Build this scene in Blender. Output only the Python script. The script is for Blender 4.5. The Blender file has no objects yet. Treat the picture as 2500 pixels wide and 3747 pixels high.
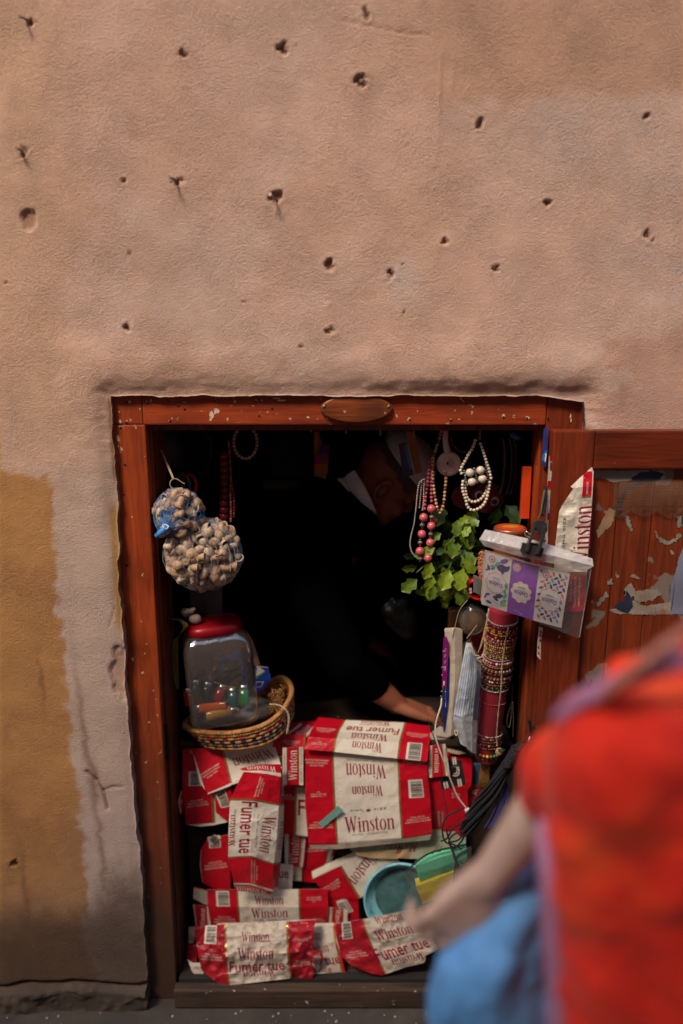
import bpy, bmesh, math, random
import numpy as np
from mathutils import Vector, Matrix, noise as mnoise
R = math.radians
random.seed(7)
rng = np.random.default_rng(7)
S = bpy.context.scene
COL = S.collection
# ------------------------------------------------------------------ camera
CAMY, CAMZ, PITCH, LENS = -1.783, 1.78, 13.03, 28.0
cd = bpy.data.cameras.new('camera'); cam = bpy.data.objects.new('camera', cd); COL.objects.link(cam)
cam.location = (0, CAMY, CAMZ); cam.rotation_euler = (R(90 - PITCH), 0, 0)
cd.sensor_fit = 'VERTICAL'; cd.sensor_height = 36; cd.lens = LENS
cd.clip_start = 0.02; cd.clip_end = 200
cd.dof.use_dof = True; cd.dof.focus_distance = 1.87; cd.dof.aperture_fstop = .95
S.camera = cam
# ------------------------------------------------------------------ light
w = bpy.data.worlds.new("World"); S.world = w; w.use_nodes = True
nt = w.node_tree; bg = nt.nodes['Background']
sky = nt.nodes.new('ShaderNodeTexSky'); sky.sky_type = 'NISHITA'; sky.sun_disc = False
SUN_EL, SUN_AZ = 52, -38          # azimuth measured from -Y (street side) towards -X
sky.sun_elevation = R(SUN_EL); sky.sun_rotation = R(180 + 38); sky.air_density = 1.2; sky.dust_density = 2.5
nt.links.new(sky.outputs[0], bg.inputs[0]); bg.inputs[1].default_value = 0.12
sd = bpy.data.lights.new('sun', 'SUN'); sun = bpy.data.objects.new('sun', sd); COL.objects.link(sun)
sd.energy = 1.95; sd.angle = R(14); sd.color = (1.0, 0.875, 0.72)
az = R(SUN_AZ)
sdir = Vector((math.sin(az) * math.cos(R(SUN_EL)), -math.cos(az) * math.cos(R(SUN_EL)), math.sin(R(SUN_EL))))
sun.rotation_euler = sdir.to_track_quat('Z', 'Y').to_euler()
sun.location = sdir * 10
S.view_settings.view_transform = 'Standard'; S.view_settings.look = 'None'
S.view_settings.exposure = 0.70; S.view_settings.gamma = 1.0
# ------------------------------------------------------------------ photo-measured points
CR = dict(A=(350,1400,.44643), B=(1000,1500,.31888), C=(1400,1500,.38265), D=(1700,1400,.5102), E=(600,2150,.38265),
          F=(650,2600,.35077), G=(1050,2600,.38265), H=(650,3050,.38265), I=(1150,3050,.41454), J=(1500,2200,.35077),
          K=(1250,2100,.28699), L=(1500,2300,.63776), M=(0,2600,.57398), N=(0,1200,.6381), O=(0,0,.79719), Q=(1250,0,.79719),
          R=(350,1750,.35077), S=(1560,1900,.40816), T=(1300,2650,.38265), Z=(0,0,1.59439))
FPX = LENS / 36 * 3747
cp, sp = math.cos(R(PITCH)), math.sin(R(PITCH))
def nat(k, x, y):
    a, b, s = CR[k]; return a + x * s, b + y * s
def ray(nx, ny, Y):
    dx, dv = (nx - 1250) / FPX, -(ny - 1873.5) / FPX
    d = Vector((dx, cp + dv * sp, -sp + dv * cp))
    t = (Y - CAMY) / d.y
    return Vector((d.x * t, Y, CAMZ + d.z * t))
def P(k, x, y, Y): return ray(*nat(k, x, y), Y)
def proj(p):
    v = p - Vector((0, CAMY, CAMZ)); dep = v.y * cp - v.z * sp; up = v.y * sp + v.z * cp
    return 1250 + FPX * v.x / dep, 1873.5 - FPX * up / dep
# ------------------------------------------------------------------ noise
_lat = rng.random((8, 256, 256))
def vn(x, y, s, seed=0):
    x = np.asarray(x, float) / s + 37.3 * seed; y = np.asarray(y, float) / s + 11.7 * seed
    xi = np.floor(x).astype(int); yi = np.floor(y).astype(int); fx = x - xi; fy = y - yi
    fx = fx * fx * (3 - 2 * fx); fy = fy * fy * (3 - 2 * fy); L = _lat[seed % 8]
    a = L[xi % 256, yi % 256]; b = L[(xi + 1) % 256, yi % 256]; c = L[xi % 256, (yi + 1) % 256]; d = L[(xi + 1) % 256, (yi + 1) % 256]
    return (a * (1 - fx) + b * fx) * (1 - fy) + (c * (1 - fx) + d * fx) * fy - .5
def fbm(x, y, s, seed=0, o=4, g=.5):
    r = 0; a = 1
    for k in range(o):
        r = r + a * vn(x, y, s, seed + k); s = s / 2.03; a *= g
    return r
def sst(a, b, x):
    t = np.clip((x - a) / (b - a), 0, 1); return t * t * (3 - 2 * t)
# ------------------------------------------------------------------ tagging
def tag(o, label=None, cat=None, group=None, kind=None):
    if label: o['label'] = label
    if cat: o['category'] = cat
    if group: o['group'] = group
    if kind: o['kind'] = kind
    return o
def empty(name, loc, label=None, cat=None, group=None):
    o = bpy.data.objects.new(name, None); COL.objects.link(o); o.location = loc; o.empty_display_size = .02
    return tag(o, label, cat, group)
def link(name, me, parent=None, mats=(), smooth=False):
    for m in mats: me.materials.append(m)
    if smooth:
        me.polygons.foreach_set('use_smooth', [True] * len(me.polygons))
    o = bpy.data.objects.new(name, me); COL.objects.link(o)
    if parent is not None:
        o.parent = parent; o.matrix_parent_inverse = Matrix.Translation(-Vector(parent.location)) if parent.type == 'EMPTY' else parent.matrix_basis.inverted()
    return o
class MB:
    """collects shapes into one mesh"""
    def __init__(s): s.bm = bmesh.new(); s.mi = 0
    def _m(s, fs):
        for f in fs: f.material_index = s.mi
    def quad(s, *pts):
        f = s.bm.faces.new([s.bm.verts.new(p) for p in pts]); f.material_index = s.mi; return s
    def box(s, a, b, rot=None, bevel=0, seg=1):
        a, b = Vector(a), Vector(b)
        a, b = Vector(map(min, a, b)), Vector(map(max, a, b)); c = (a + b) / 2; h = (b - a) / 2
        tmp = bmesh.new()
        bmesh.ops.create_cube(tmp, size=2)
        for v in tmp.verts: v.co = Vector((v.co.x * h.x, v.co.y * h.y, v.co.z * h.z))
        if bevel: bmesh.ops.bevel(tmp, geom=tmp.edges[:], offset=bevel, segments=seg, affect='EDGES', profile=.6)
        for v in tmp.verts:
            if rot is not None: v.co = rot @ v.co
            v.co += c
        s.add(tmp); return s
    def add(s, tmp):
        mp = {}
        for v in tmp.verts: mp[v] = s.bm.verts.new(v.co)
        for f in tmp.faces:
            try:
                g = s.bm.faces.new([mp[v] for v in f.verts]); g.material_index = s.mi; g.smooth = f.smooth
            except ValueError: pass
        tmp.free()
    def tube(s, pts, r, n=6, cap=True, taper=None):
        pts = [Vector(p) for p in pts]; rings = []
        up = Vector((.13, .31, .94)); prev = None
        for i, p in enumerate(pts):
            t = (pts[min(i + 1, len(pts) - 1)] - pts[max(i - 1, 0)])
            t = t.normalized() if t.length > 1e-9 else Vector((0, 0, 1))
            a = prev if prev is not None else up.cross(t)
            a = (a - t * a.dot(t)); a = a.normalized() if a.length > 1e-6 else t.orthogonal().normalized(); prev = a
            b = t.cross(a); rr = r if taper is None else r * taper(i / max(1, len(pts) - 1))
            rings.append([s.bm.verts.new(p + (a * math.cos(2 * math.pi * k / n) + b * math.sin(2 * math.pi * k / n)) * rr) for k in range(n)])
        for i in range(len(rings) - 1):
            for k in range(n):
                f = s.bm.faces.new([rings[i][k], rings[i][(k + 1) % n], rings[i + 1][(k + 1) % n], rings[i + 1][k]]); f.material_index = s.mi; f.smooth = True
        if cap:
            for rg in (rings[0][::-1], rings[-1]):
                f = s.bm.faces.new(rg); f.material_index = s.mi
        return s
    def ball(s, c, r, n=8, sc=(1, 1, 1), rot=None):
        tmp = bmesh.new(); bmesh.ops.create_uvsphere(tmp, u_segments=n, v_segments=max(4, n * 3 // 4), radius=r)
        for v in tmp.verts:
            v.co = Vector((v.co.x * sc[0], v.co.y * sc[1], v.co.z * sc[2]))
            if rot is not None: v.co = rot @ v.co
            v.co += Vector(c)
        for f in tmp.faces: f.smooth = True
        s.add(tmp); return s
    def lathe(s, prof, c, n=24, rot=None, sx=1, sy=1, close=False, sq=0):
        """profile of (radius, height); sq>0 squares the section"""
        rings = []
        for r, z in prof:
            ring = []
            for k in range(n):
                t = 2 * math.pi * k / n; q = 1
                if sq:
                    q = 1 / (abs(math.cos(t)) ** sq + abs(math.sin(t)) ** sq) ** (1 / sq)
                v = Vector((r * q * math.cos(t) * sx, r * q * math.sin(t) * sy, z))
                if rot is not None: v = rot @ v
                ring.append(s.bm.verts.new(v + Vector(c)))
            rings.append(ring)
        for i in range(len(rings) - 1):
            for k in range(n):
                f = s.bm.faces.new([rings[i][k], rings[i][(k + 1) % n], rings[i + 1][(k + 1) % n], rings[i + 1][k]]); f.material_index = s.mi; f.smooth = True
        if close:
            f = s.bm.faces.new(rings[0][::-1]); f.material_index = s.mi
            f = s.bm.faces.new(rings[-1]); f.material_index = s.mi
        return s
    def prism(s, pts, thick, normal=None):
        """flat polygon given thickness"""
        pts = [Vector(p) for p in pts]
        n = normal if normal is not None else (pts[1] - pts[0]).cross(pts[2] - pts[0]).normalized()
        a = [s.bm.verts.new(p) for p in pts]; b = [s.bm.verts.new(p + n * thick) for p in pts]
        m = len(pts); fs = [s.bm.faces.new(a[::-1]), s.bm.faces.new(b)]
        for i in range(m): fs.append(s.bm.faces.new([a[i], a[(i + 1) % m], b[(i + 1) % m], b[i]]))
        s._m(fs); return s
    def build(s, name, mats, parent=None, smooth=None, recalc=True):
        if recalc: bmesh.ops.recalc_face_normals(s.bm, faces=s.bm.faces[:])
        me = bpy.data.meshes.new(name); s.bm.to_mesh(me); s.bm.free()
        if not isinstance(mats, (list, tuple)): mats = [mats]
        o = link(name, me, parent, mats)
        if smooth is not None: me.polygons.foreach_set('use_smooth', [smooth] * len(me.polygons))
        return o
def mod(o, kind, **kw):
    m = o.modifiers.new(kind.lower(), kind)
    for k, v in kw.items(): setattr(m, k, v)
    return o
# ------------------------------------------------------------------ materials
MATS = {}
def mat(name, col, rough=.6, metal=0, var=.12, vs=30, bump=0, bs=200, coat=0, trans=0, ior=1.45, sss=0, dirt=None, spec=None, alpha=None, sheen=0):
    if name in MATS: return MATS[name]
    m = bpy.data.materials.new(name); m.use_nodes = True; t = m.node_tree; N = t.nodes; Lk = t.links
    b = N['Principled BSDF']; b.inputs['Roughness'].default_value = rough; b.inputs['Metallic'].default_value = metal
    b.inputs['Coat Weight'].default_value = coat; b.inputs['Coat Roughness'].default_value = .15
    b.inputs['Transmission Weight'].default_value = trans; b.inputs['IOR'].default_value = ior
    b.inputs['Sheen Weight'].default_value = sheen
    if sss: b.inputs['Subsurface Weight'].default_value = sss; b.inputs['Subsurface Scale'].default_value = .004
    if spec is not None: b.inputs['Specular IOR Level'].default_value = spec
    if alpha is not None: b.inputs['Alpha'].default_value = alpha
    tc = N.new('ShaderNodeTexCoord'); nz = N.new('ShaderNodeTexNoise'); nz.inputs['Scale'].default_value = vs; nz.inputs['Detail'].default_value = 5
    Lk.new(tc.outputs['Object'], nz.inputs['Vector'])
    rp = N.new('ShaderNodeMapRange'); rp.inputs[1].default_value = .3; rp.inputs[2].default_value = .7; rp.inputs[3].default_value = 1 - var; rp.inputs[4].default_value = 1 + var
    Lk.new(nz.outputs[0], rp.inputs[0])
    mx = N.new('ShaderNodeMix'); mx.data_type = 'RGBA'; mx.blend_type = 'MULTIPLY'; mx.inputs[0].default_value = 1
    mx.inputs[6].default_value = (*col, 1); Lk.new(rp.outputs[0], mx.inputs[7]); out = mx.outputs[2]
    if dirt:
        dc, amount, dscale = dirt
        n2 = N.new('ShaderNodeTexNoise'); n2.inputs['Scale'].default_value = dscale; n2.inputs['Detail'].default_value = 8; n2.inputs['Roughness'].default_value = .65
        Lk.new(tc.outputs['Object'], n2.inputs['Vector'])
        r2 = N.new('ShaderNodeMapRange'); r2.inputs[1].default_value = .62 - amount * .3; r2.inputs[2].default_value = .74 - amount * .1; Lk.new(n2.outputs[0], r2.inputs[0])
        m2 = N.new('ShaderNodeMix'); m2.data_type = 'RGBA'; Lk.new(r2.outputs[0], m2.inputs[0]); Lk.new(out, m2.inputs[6]); m2.inputs[7].default_value = (*dc, 1); out = m2.outputs[2]
    Lk.new(out, b.inputs['Base Color'])
    if bump:
        n3 = N.new('ShaderNodeTexNoise'); n3.inputs['Scale'].default_value = bs; n3.inputs['Detail'].default_value = 4
        Lk.new(tc.outputs['Object'], n3.inputs['Vector'])
        bp = N.new('ShaderNodeBump'); bp.inputs['Strength'].default_value = bump; bp.inputs['Distance'].default_value = .002
        Lk.new(n3.outputs[0], bp.inputs['Height']); Lk.new(bp.outputs[0], b.inputs['Normal'])
    MATS[name] = m; return m
def film(name, tint=(.9, .9, .9), rough=.12, opac=.04, bs=45, refl=.055):
    """thin clear plastic: see-through, glossy wrinkles, a little milky"""
    if name in MATS: return MATS[name]
    m = bpy.data.materials.new(name); m.use_nodes = True; t = m.node_tree; N = t.nodes; Lk = t.links
    N.remove(N['Principled BSDF']); tr = N.new('ShaderNodeBsdfTransparent'); tr.inputs[0].default_value = (.94, .94, .94, 1)
    gl = N.new('ShaderNodeBsdfGlossy'); gl.inputs['Roughness'].default_value = rough; di = N.new('ShaderNodeBsdfDiffuse'); di.inputs[0].default_value = (*tint, 1)
    tc = N.new('ShaderNodeTexCoord'); n3 = N.new('ShaderNodeTexNoise'); n3.inputs['Scale'].default_value = bs; n3.inputs['Detail'].default_value = 3; n3.inputs['Distortion'].default_value = 1.6
    Lk.new(tc.outputs['Object'], n3.inputs['Vector'])
    bp = N.new('ShaderNodeBump'); bp.inputs['Strength'].default_value = .6; bp.inputs['Distance'].default_value = .006
    Lk.new(n3.outputs[0], bp.inputs['Height']); Lk.new(bp.outputs[0], gl.inputs['Normal'])
    lw = N.new('ShaderNodeLayerWeight'); lw.inputs[0].default_value = .5; Lk.new(bp.outputs[0], lw.inputs['Normal'])
    pw = N.new('ShaderNodeMath'); pw.operation = 'POWER'; Lk.new(lw.outputs['Facing'], pw.inputs[0]); pw.inputs[1].default_value = 3.5
    fr = N.new('ShaderNodeMath'); fr.operation = 'MULTIPLY_ADD'; Lk.new(pw.outputs[0], fr.inputs[0]); fr.inputs[1].default_value = .55; fr.inputs[2].default_value = refl
    m1 = N.new('ShaderNodeMixShader'); m1.inputs[0].default_value = opac; Lk.new(tr.outputs[0], m1.inputs[1]); Lk.new(di.outputs[0], m1.inputs[2])
    m2 = N.new('ShaderNodeMixShader'); Lk.new(fr.outputs[0], m2.inputs[0]); Lk.new(m1.outputs[0], m2.inputs[1]); Lk.new(gl.outputs[0], m2.inputs[2])
    Lk.new(m2.outputs[0], N['Material Output'].inputs[0]); MATS[name] = m; return m
def wood(name, c1, c2, axis='Z', rough=.42, chips=.0, chipc=(.5, .38, .24), coat=.15, grime=.35, cs=60, foot=0):
    if name in MATS: return MATS[name]
    m = bpy.data.materials.new(name); m.use_nodes = True; t = m.node_tree; N = t.nodes; Lk = t.links; b = N['Principled BSDF']
    tc = N.new('ShaderNodeTexCoord'); mp = N.new('ShaderNodeMapping'); Lk.new(tc.outputs['Object'], mp.inputs[0])
    mp.inputs['Scale'].default_value = {'Z': (22, 22, 1.6), 'X': (1.6, 22, 22)}[axis]
    n1 = N.new('ShaderNodeTexNoise'); n1.inputs['Scale'].default_value = 2.2; n1.inputs['Detail'].default_value = 6; n1.inputs['Distortion'].default_value = 1.4; Lk.new(mp.outputs[0], n1.inputs['Vector'])
    n2 = N.new('ShaderNodeTexNoise'); n2.inputs['Scale'].default_value = 11; n2.inputs['Detail'].default_value = 6; Lk.new(mp.outputs[0], n2.inputs['Vector'])
    rp = N.new('ShaderNodeValToRGB'); rp.color_ramp.elements[0].position = .33; rp.color_ramp.elements[1].position = .68
    rp.color_ramp.elements[0].color = (*c2, 1); rp.color_ramp.elements[1].color = (*c1, 1); Lk.new(n1.outputs[0], rp.inputs[0])
    m0 = N.new('ShaderNodeMix'); m0.data_type = 'RGBA'; m0.blend_type = 'MULTIPLY'; m0.inputs[0].default_value = .35; Lk.new(rp.outputs[0], m0.inputs[6])
    r0 = N.new('ShaderNodeMapRange'); r0.inputs[1].default_value = .35; r0.inputs[2].default_value = .6; r0.inputs[3].default_value = .55; r0.inputs[4].default_value = 1.1; Lk.new(n2.outputs[0], r0.inputs[0]); Lk.new(r0.outputs[0], m0.inputs[7])
    # large soft stains
    n5 = N.new('ShaderNodeTexNoise'); n5.inputs['Scale'].default_value = 7; n5.inputs['Detail'].default_value = 7; Lk.new(tc.outputs['Object'], n5.inputs['Vector'])
    r5 = N.new('ShaderNodeMapRange'); r5.inputs[1].default_value = .45; r5.inputs[2].default_value = .7; r5.inputs[3].default_value = 0; r5.inputs[4].default_value = grime; Lk.new(n5.outputs[0], r5.inputs[0])
    m5 = N.new('ShaderNodeMix'); m5.data_type = 'RGBA'; Lk.new(r5.outputs[0], m5.inputs[0]); Lk.new(m0.outputs[2], m5.inputs[6]); m5.inputs[7].default_value = (c2[0] * .35, c2[1] * .5, c2[2] * .8, 1)
    # chipped specks
    n4 = N.new('ShaderNodeTexNoise'); n4.inputs['Scale'].default_value = cs; n4.inputs['Detail'].default_value = 5; Lk.new(tc.outputs['Object'], n4.inputs['Vector'])
    r4 = N.new('ShaderNodeMapRange'); r4.inputs[1].default_value = .735 - chips; r4.inputs[2].default_value = .75 - chips; Lk.new(n4.outputs[0], r4.inputs[0])
    m4 = N.new('ShaderNodeMix'); m4.data_type = 'RGBA'; Lk.new(r4.outputs[0], m4.inputs[0]); Lk.new(m5.outputs[2], m4.inputs[6]); m4.inputs[7].default_value = (*chipc, 1)
    out = m4.outputs[2]
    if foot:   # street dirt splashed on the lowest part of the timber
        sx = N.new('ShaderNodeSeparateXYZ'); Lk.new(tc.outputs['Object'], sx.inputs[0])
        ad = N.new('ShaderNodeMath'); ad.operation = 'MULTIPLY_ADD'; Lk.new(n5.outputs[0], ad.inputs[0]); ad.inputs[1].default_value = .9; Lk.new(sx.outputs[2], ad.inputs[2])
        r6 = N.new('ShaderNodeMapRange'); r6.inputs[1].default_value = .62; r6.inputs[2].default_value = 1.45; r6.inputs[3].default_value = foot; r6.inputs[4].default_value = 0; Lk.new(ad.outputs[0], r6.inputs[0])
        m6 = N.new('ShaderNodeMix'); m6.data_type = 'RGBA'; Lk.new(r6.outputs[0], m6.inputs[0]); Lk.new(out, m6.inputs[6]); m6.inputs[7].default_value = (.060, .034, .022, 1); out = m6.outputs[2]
    Lk.new(out, b.inputs['Base Color']); b.inputs['Roughness'].default_value = rough
    b.inputs['Coat Weight'].default_value = coat; b.inputs['Coat Roughness'].default_value = .3
    b.inputs['Specular IOR Level'].default_value = .35
    bp = N.new('ShaderNodeBump'); bp.inputs['Strength'].default_value = .4; bp.inputs['Distance'].default_value = .0015
    Lk.new(n2.outputs[0], bp.inputs['Height']); Lk.new(bp.outputs[0], b.inputs['Normal']); MATS[name] = m; return m
RED = mat('carton_red', (.50, .004, .016), .38, var=.10, vs=25, bump=.15, bs=90, dirt=((.22, .01, .02), .05, 14))
WHITE = mat('carton_white', (.72, .63, .52), .5, var=.07, vs=12, bump=.15, bs=80, dirt=((.5, .36, .22), .12, 22))
WORN = mat('carton_white_worn', (.54, .45, .36), .6, var=.14, vs=16, bump=.5, bs=60, dirt=((.36, .24, .14), .3, 30))
WORNRED = mat('carton_red_worn', (.36, .008, .018), .42, var=.2, vs=22, bump=.45, bs=60, dirt=((.16, .02, .02), .2, 20))
GOLD = mat('carton_gold', (.42, .24, .07), .35, metal=.55, var=.2)
INK = mat('ink_red', (.27, .006, .03), .45)
INKK = mat('ink_black', (.03, .025, .03), .5)
INKW = mat('ink_white', (.72, .6, .52), .5)
GREY = mat('ink_grey', (.2, .21, .19), .5)
KRAFT = mat('torn_paper', (.50, .37, .26), .8, var=.2, vs=40, bump=.5, bs=120)
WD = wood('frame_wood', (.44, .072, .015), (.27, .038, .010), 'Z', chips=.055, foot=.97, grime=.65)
WDX = wood('frame_wood_across', (.42, .062, .014), (.25, .034, .010), 'X', chips=.065, grime=.55)
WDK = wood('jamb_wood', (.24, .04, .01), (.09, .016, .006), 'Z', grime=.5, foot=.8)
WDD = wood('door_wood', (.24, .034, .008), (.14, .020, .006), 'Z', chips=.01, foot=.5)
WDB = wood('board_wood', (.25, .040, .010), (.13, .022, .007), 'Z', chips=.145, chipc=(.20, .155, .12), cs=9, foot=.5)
WDG = wood('sill_wood', (.10, .058, .036), (.04, .024, .016), 'X', rough=.75, chips=.04, coat=0)
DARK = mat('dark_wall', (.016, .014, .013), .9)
# ------------------------------------------------------------------ facade wall
def zz(x, y, Y=0): return P('Z', x, y, Y)
XL = (zz(258, 912).x + zz(348, 2300).x) / 2 - .011; XR = .545
ZT = zz(700, 910).z
def build_wall():
    fx = np.linspace(-.96, .96, 441); xs = np.concatenate([np.linspace(-3.2, -1.0, 14), fx, np.linspace(1.0, 3.2, 14)])
    fz = np.linspace(-.02, 2.50, 581); zs = np.concatenate([fz, np.linspace(2.55, 4.6, 14)])
    iL = int(np.argmin(abs(xs - XL))); iR = int(np.argmin(abs(xs - XR))); jT = int(np.argmin(abs(zs - ZT)))
    X, Zg = np.meshgrid(xs, zs, indexing='ij'); X0 = X.copy(); Z0 = Zg.copy()
    ey = lambda t, s, sc=.05, a=.008: fbm(t, t * 0 + 3.1, sc, s, 4, .6) * a
    # left / right / top outline wobble, blended away from the edge
    dL = (XL - xs[iL]) + ey(Zg, 1) + .004 * np.sin(Zg * 5); X = X + dL * np.exp(-((X0 - XL) / .05) ** 2)
    dR = (XR - xs[iR]) + ey(Zg, 2); X = X + dR * np.exp(-((X0 - XR) / .05) ** 2)
    dT = (ZT - zs[jT]) + ey(X0, 4, .05, .005) - .012 * sst(.44, .56, X0); Zg = Zg + dT * np.exp(-((Z0 - ZT) / .04) ** 2)
    d = X0 * 0
    d += fbm(X, Zg, .5, 1, 2) * .010 + fbm(X, Zg, .09, 2, 2) * .0018
    g = fbm(X * 1.0 + .25 * Zg, Zg, .0085, 3, 2, .6); amp = .55 + .9 * np.clip(fbm(X, Zg, .18, 5, 3) + .35, 0, 1)
    d += g * .0006 * amp
    st = vn(X + .18 * Zg, Zg * .28, .012, 6); d += st * .0004 * np.clip(fbm(X, Zg, .3, 7, 2) + .4, 0, 1)
    # plaster rounds back to the frame
    up = np.clip(Zg - ZT, 0, None); side = np.clip(XL - X, 0, None); sider = np.clip(X - XR, 0, None)
    fr = .30 + .70 * sst(1.15, 1.45, Zg); wb = 1 + .35 * fbm(X, Zg, .07, 6, 3)
    q = np.sqrt(side ** 2 + up ** 2 + sider ** 2) / wb
    d = d * (1 - .92 * np.exp(-(q / .035) ** 2))
    d += .015 * fr * np.exp(-(q / (.016 + .012 * fr)) ** 2) * (1 - .6 * sst(.50, .62, X))
    d -= .0035 * np.exp(-((q - .08) / .04) ** 2) * sst(ZT - .06, ZT + .06, Zg)
    d += .0022 * np.exp(-(q / .05) ** 2) * fbm(X * .35, Zg, .008, 2, 2) * sst(ZT - .3, ZT - .1, Zg)
    # broken plaster chip beside the jamb
    cx, cz = zz(268, 1535).x, zz(268, 1535).z
    ch = 1 - sst(.55, .72, np.sqrt(((X - cx - .012) / .04) ** 2 + ((Zg - cz) / .10) ** 2) + fbm(X, Zg, .03, 2) * .5)
    d += .006 * ch; chip = ch
    d *= 1
    # nail holes
    holes = [(843,30,13),(652,108,11),(418,125,8),(827,186,15),(1103,282,10),(1487,265,8),(58,348,12),(278,415,7),(408,415,11),(636,458,17),
             (1255,466,7),(1022,556,8),(1480,543,12),(757,609,12),(899,630,14),(926,605,5),(1142,617,9),(15,647,7),(297,580,4),(753,700,4),
             (294,752,9),(760,762,10),(688,795,4),(72,50,8),(1100,800,3),(560,690,3),(925,718,4),(34,1985,13)]
    hole = X0 * 0
    for (hx, hy, hr) in holes:
        c = zz(hx, hy); r = hr * .00062
        q = np.sqrt(((X - c.x) * (1 + .2 * math.sin(hx))) ** 2 + (Zg - c.z) ** 2) + fbm(X, Zg, .010, hx % 7, 3, .7) * r * 2.0
        k = np.exp(-(q / r) ** 4); d += .009 * k; hole = np.maximum(hole, k)
        d += .0015 * np.exp(-((q - r * 1.7) / (r * .6)) ** 2) * -1
    c = zz(66, 503); q = np.sqrt((X - c.x) ** 2 + (Zg - c.z) ** 2) + fbm(X, Zg, .02, 4) * .012
    k = 1 - sst(.014, .020, q); d += .007 * k; hole = np.maximum(hole, k * .45)
    # gouge
    def stroke(pts, wd, dp):
        nonlocal d, hole
        for a, b in zip(pts, pts[1:]):
            A, B = zz(*a), zz(*b); vx, vz = B.x - A.x, B.z - A.z; L2 = vx * vx + vz * vz
            t = np.clip(((X - A.x) * vx + (Zg - A.z) * vz) / L2, 0, 1); q = np.hypot(X - A.x - t * vx, Zg - A.z - t * vz)
            k = np.exp(-(q / wd) ** 2); d += dp * k; hole = np.maximum(hole, k * min(1, dp / .006))
    stroke([(198, 1772), (222, 1792), (237, 1818), (246, 1858)], .0035, .006)
    stroke([(237, 1814), (258, 1808), (280, 1806)], .003, .003)
    stroke([(1012, 120), (1008, 220), (1004, 320), (998, 380)], .0025, -.0016)
    stroke([(1044, 130), (1036, 210)], .0025, -.0014)
    stroke([(1408, 690), (1413, 790)], .003, -.0016)
    for pts in ([(790, 46), (850, 58), (920, 74), (985, 82)], [(560, 1190), (600, 1170)], [(250, 1440), (262, 1400), (258, 1360)]): stroke(pts, .0022, .0022)
    # crumbling base: groove and foot
    gz = .068 + fbm(X, X * 0, .12, 3) * .02; gm = np.exp(-((Zg - gz) / .006) ** 2) * (.5 + 1.2 * np.clip(fbm(X, X * 0 + 5, .2, 1, 2) + .4, 0, 1))
    d += .02 * gm; foot = 1 - sst(0, .004, Zg - gz + .006)
    d -= .012 * foot + .02 * foot * np.clip(fbm(X, Zg, .04, 5) + .2, 0, 1)
    # colours ---------------------------------------------------------
    nx, nz_ = X0, Z0
    dep = -CAMY * cp + (CAMZ - Zg) * sp; U = 784 + FPX / 1.59439 * X / dep; V = 1175 + FPX / 1.59439 * ((CAMZ - Zg) * cp + CAMY * sp) / dep
    n1 = fbm(X, Zg, .35, 1, 5, .55); n2 = fbm(X, Zg, .12, 3, 5, .6); n3 = fbm(X, Zg, .03, 5, 3)
    C = lambda r, g_, b: np.array([r, g_, b])[None, None, :]
    mixc = lambda a, b, k: a * (1 - k[..., None]) + b * k[..., None]
    base = mixc(C(.615, .385, .285) + 0 * X[..., None], C(.585, .39, .305), sst(-.25, .35, n1 + (X - .0) * .5))
    base = mixc(base, C(.545, .39, .345), sst(.05, .4, n2 * .6 + n1 * .5 + (X - .15) * .45) * .8)          # lilac-grey wash, right
    base = mixc(base, C(.56, .335, .23), sst(.12, .45, n2 + .25 - (X + .3) * .25) * .5)                   # orange blotches
    base = mixc(base, C(.60, .36, .19), (1 - sst(-.66, -.50, X + n1 * .1)) * sst(1.3, 1.6, Zg) * .3)     # yellow tinge at left edge
    base = mixc(base, C(.50, .29, .19), sst(2.22, 2.26, Zg + n2 * .03) * sst(-.1, .3, X + n1 * .2) * .9) # darker coat along the top
    base = mixc(base, C(.47, .22, .13), sst(1330, 1400, U + n2 * 200) * sst(690, 760, V + n2 * 120) * .45)
    base = mixc(base, C(.55, .45, .40), np.exp(-(((U - 925) / 40) ** 2 + ((V - 645) / 50) ** 2)) * .6)
    # low light-grey band beside the frame and the ochre repaint
    band = sst(900, 1300, V + n2 * 160) * (1 - sst(XL + .02, XL + .03, X))
    base = mixc(base, mixc(C(.52, .375, .30) + 0 * X[..., None], C(.47, .355, .31), sst(1600, 2000, V)), band * .9)
    oe = np.interp(V, [1075, 1095, 1250, 1400, 1550, 1650, 1800, 1950, 2050, 2150, 2350], [113, 115, 126, 138, 152, 160, 172, 190, 204, 198, 230])
    och = (1 - sst(-9, 10, U - oe + n3 * 26 + n2 * 16)) * sst(-9, 10, V - (1078 + U * .13) + n3 * 26 + n2 * 16)
    ochc = mixc(C(.455, .222, .082) + 0 * X[..., None], C(.38, .18, .07), sst(-.2, .35, n2 + n1 * .4))
    ochc = mixc(ochc, C(.33, .18, .10), sst(1750, 2050, V + n1 * 250) * .7)
    base = mixc(base, ochc, och)
    base = mixc(base, C(.56, .31, .10), (1 - sst(-8, 10, U)) * sst(960, 1010, V) * .8)
    eo = np.exp(-((X - XL + .007) / .009) ** 2) * sst(1140, 1180, V) * (1 - sst(1420, 1470, V)); base = mixc(base, C(.42, .22, .07), np.clip(eo * 1.1, 0, 1))
    base = mixc(base, C(.52, .32, .24), chip)
    base = mixc(base, C(.22, .10, .05), np.exp(-((X - XL) / .006) ** 2) * sst(900, 930, V) * (1 - sst(1080, 1140, V)))  # dark shading by the frame's upper left corner, painted into the colour
    base = mixc(base, C(.075, .045, .030), sst(1960, 2200, V + n1 * 170 + n2 * 60 + (U - 200) * .1) * .9)          # splashed grime above the pavement, deepened to paint in dimmer light low down
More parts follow.
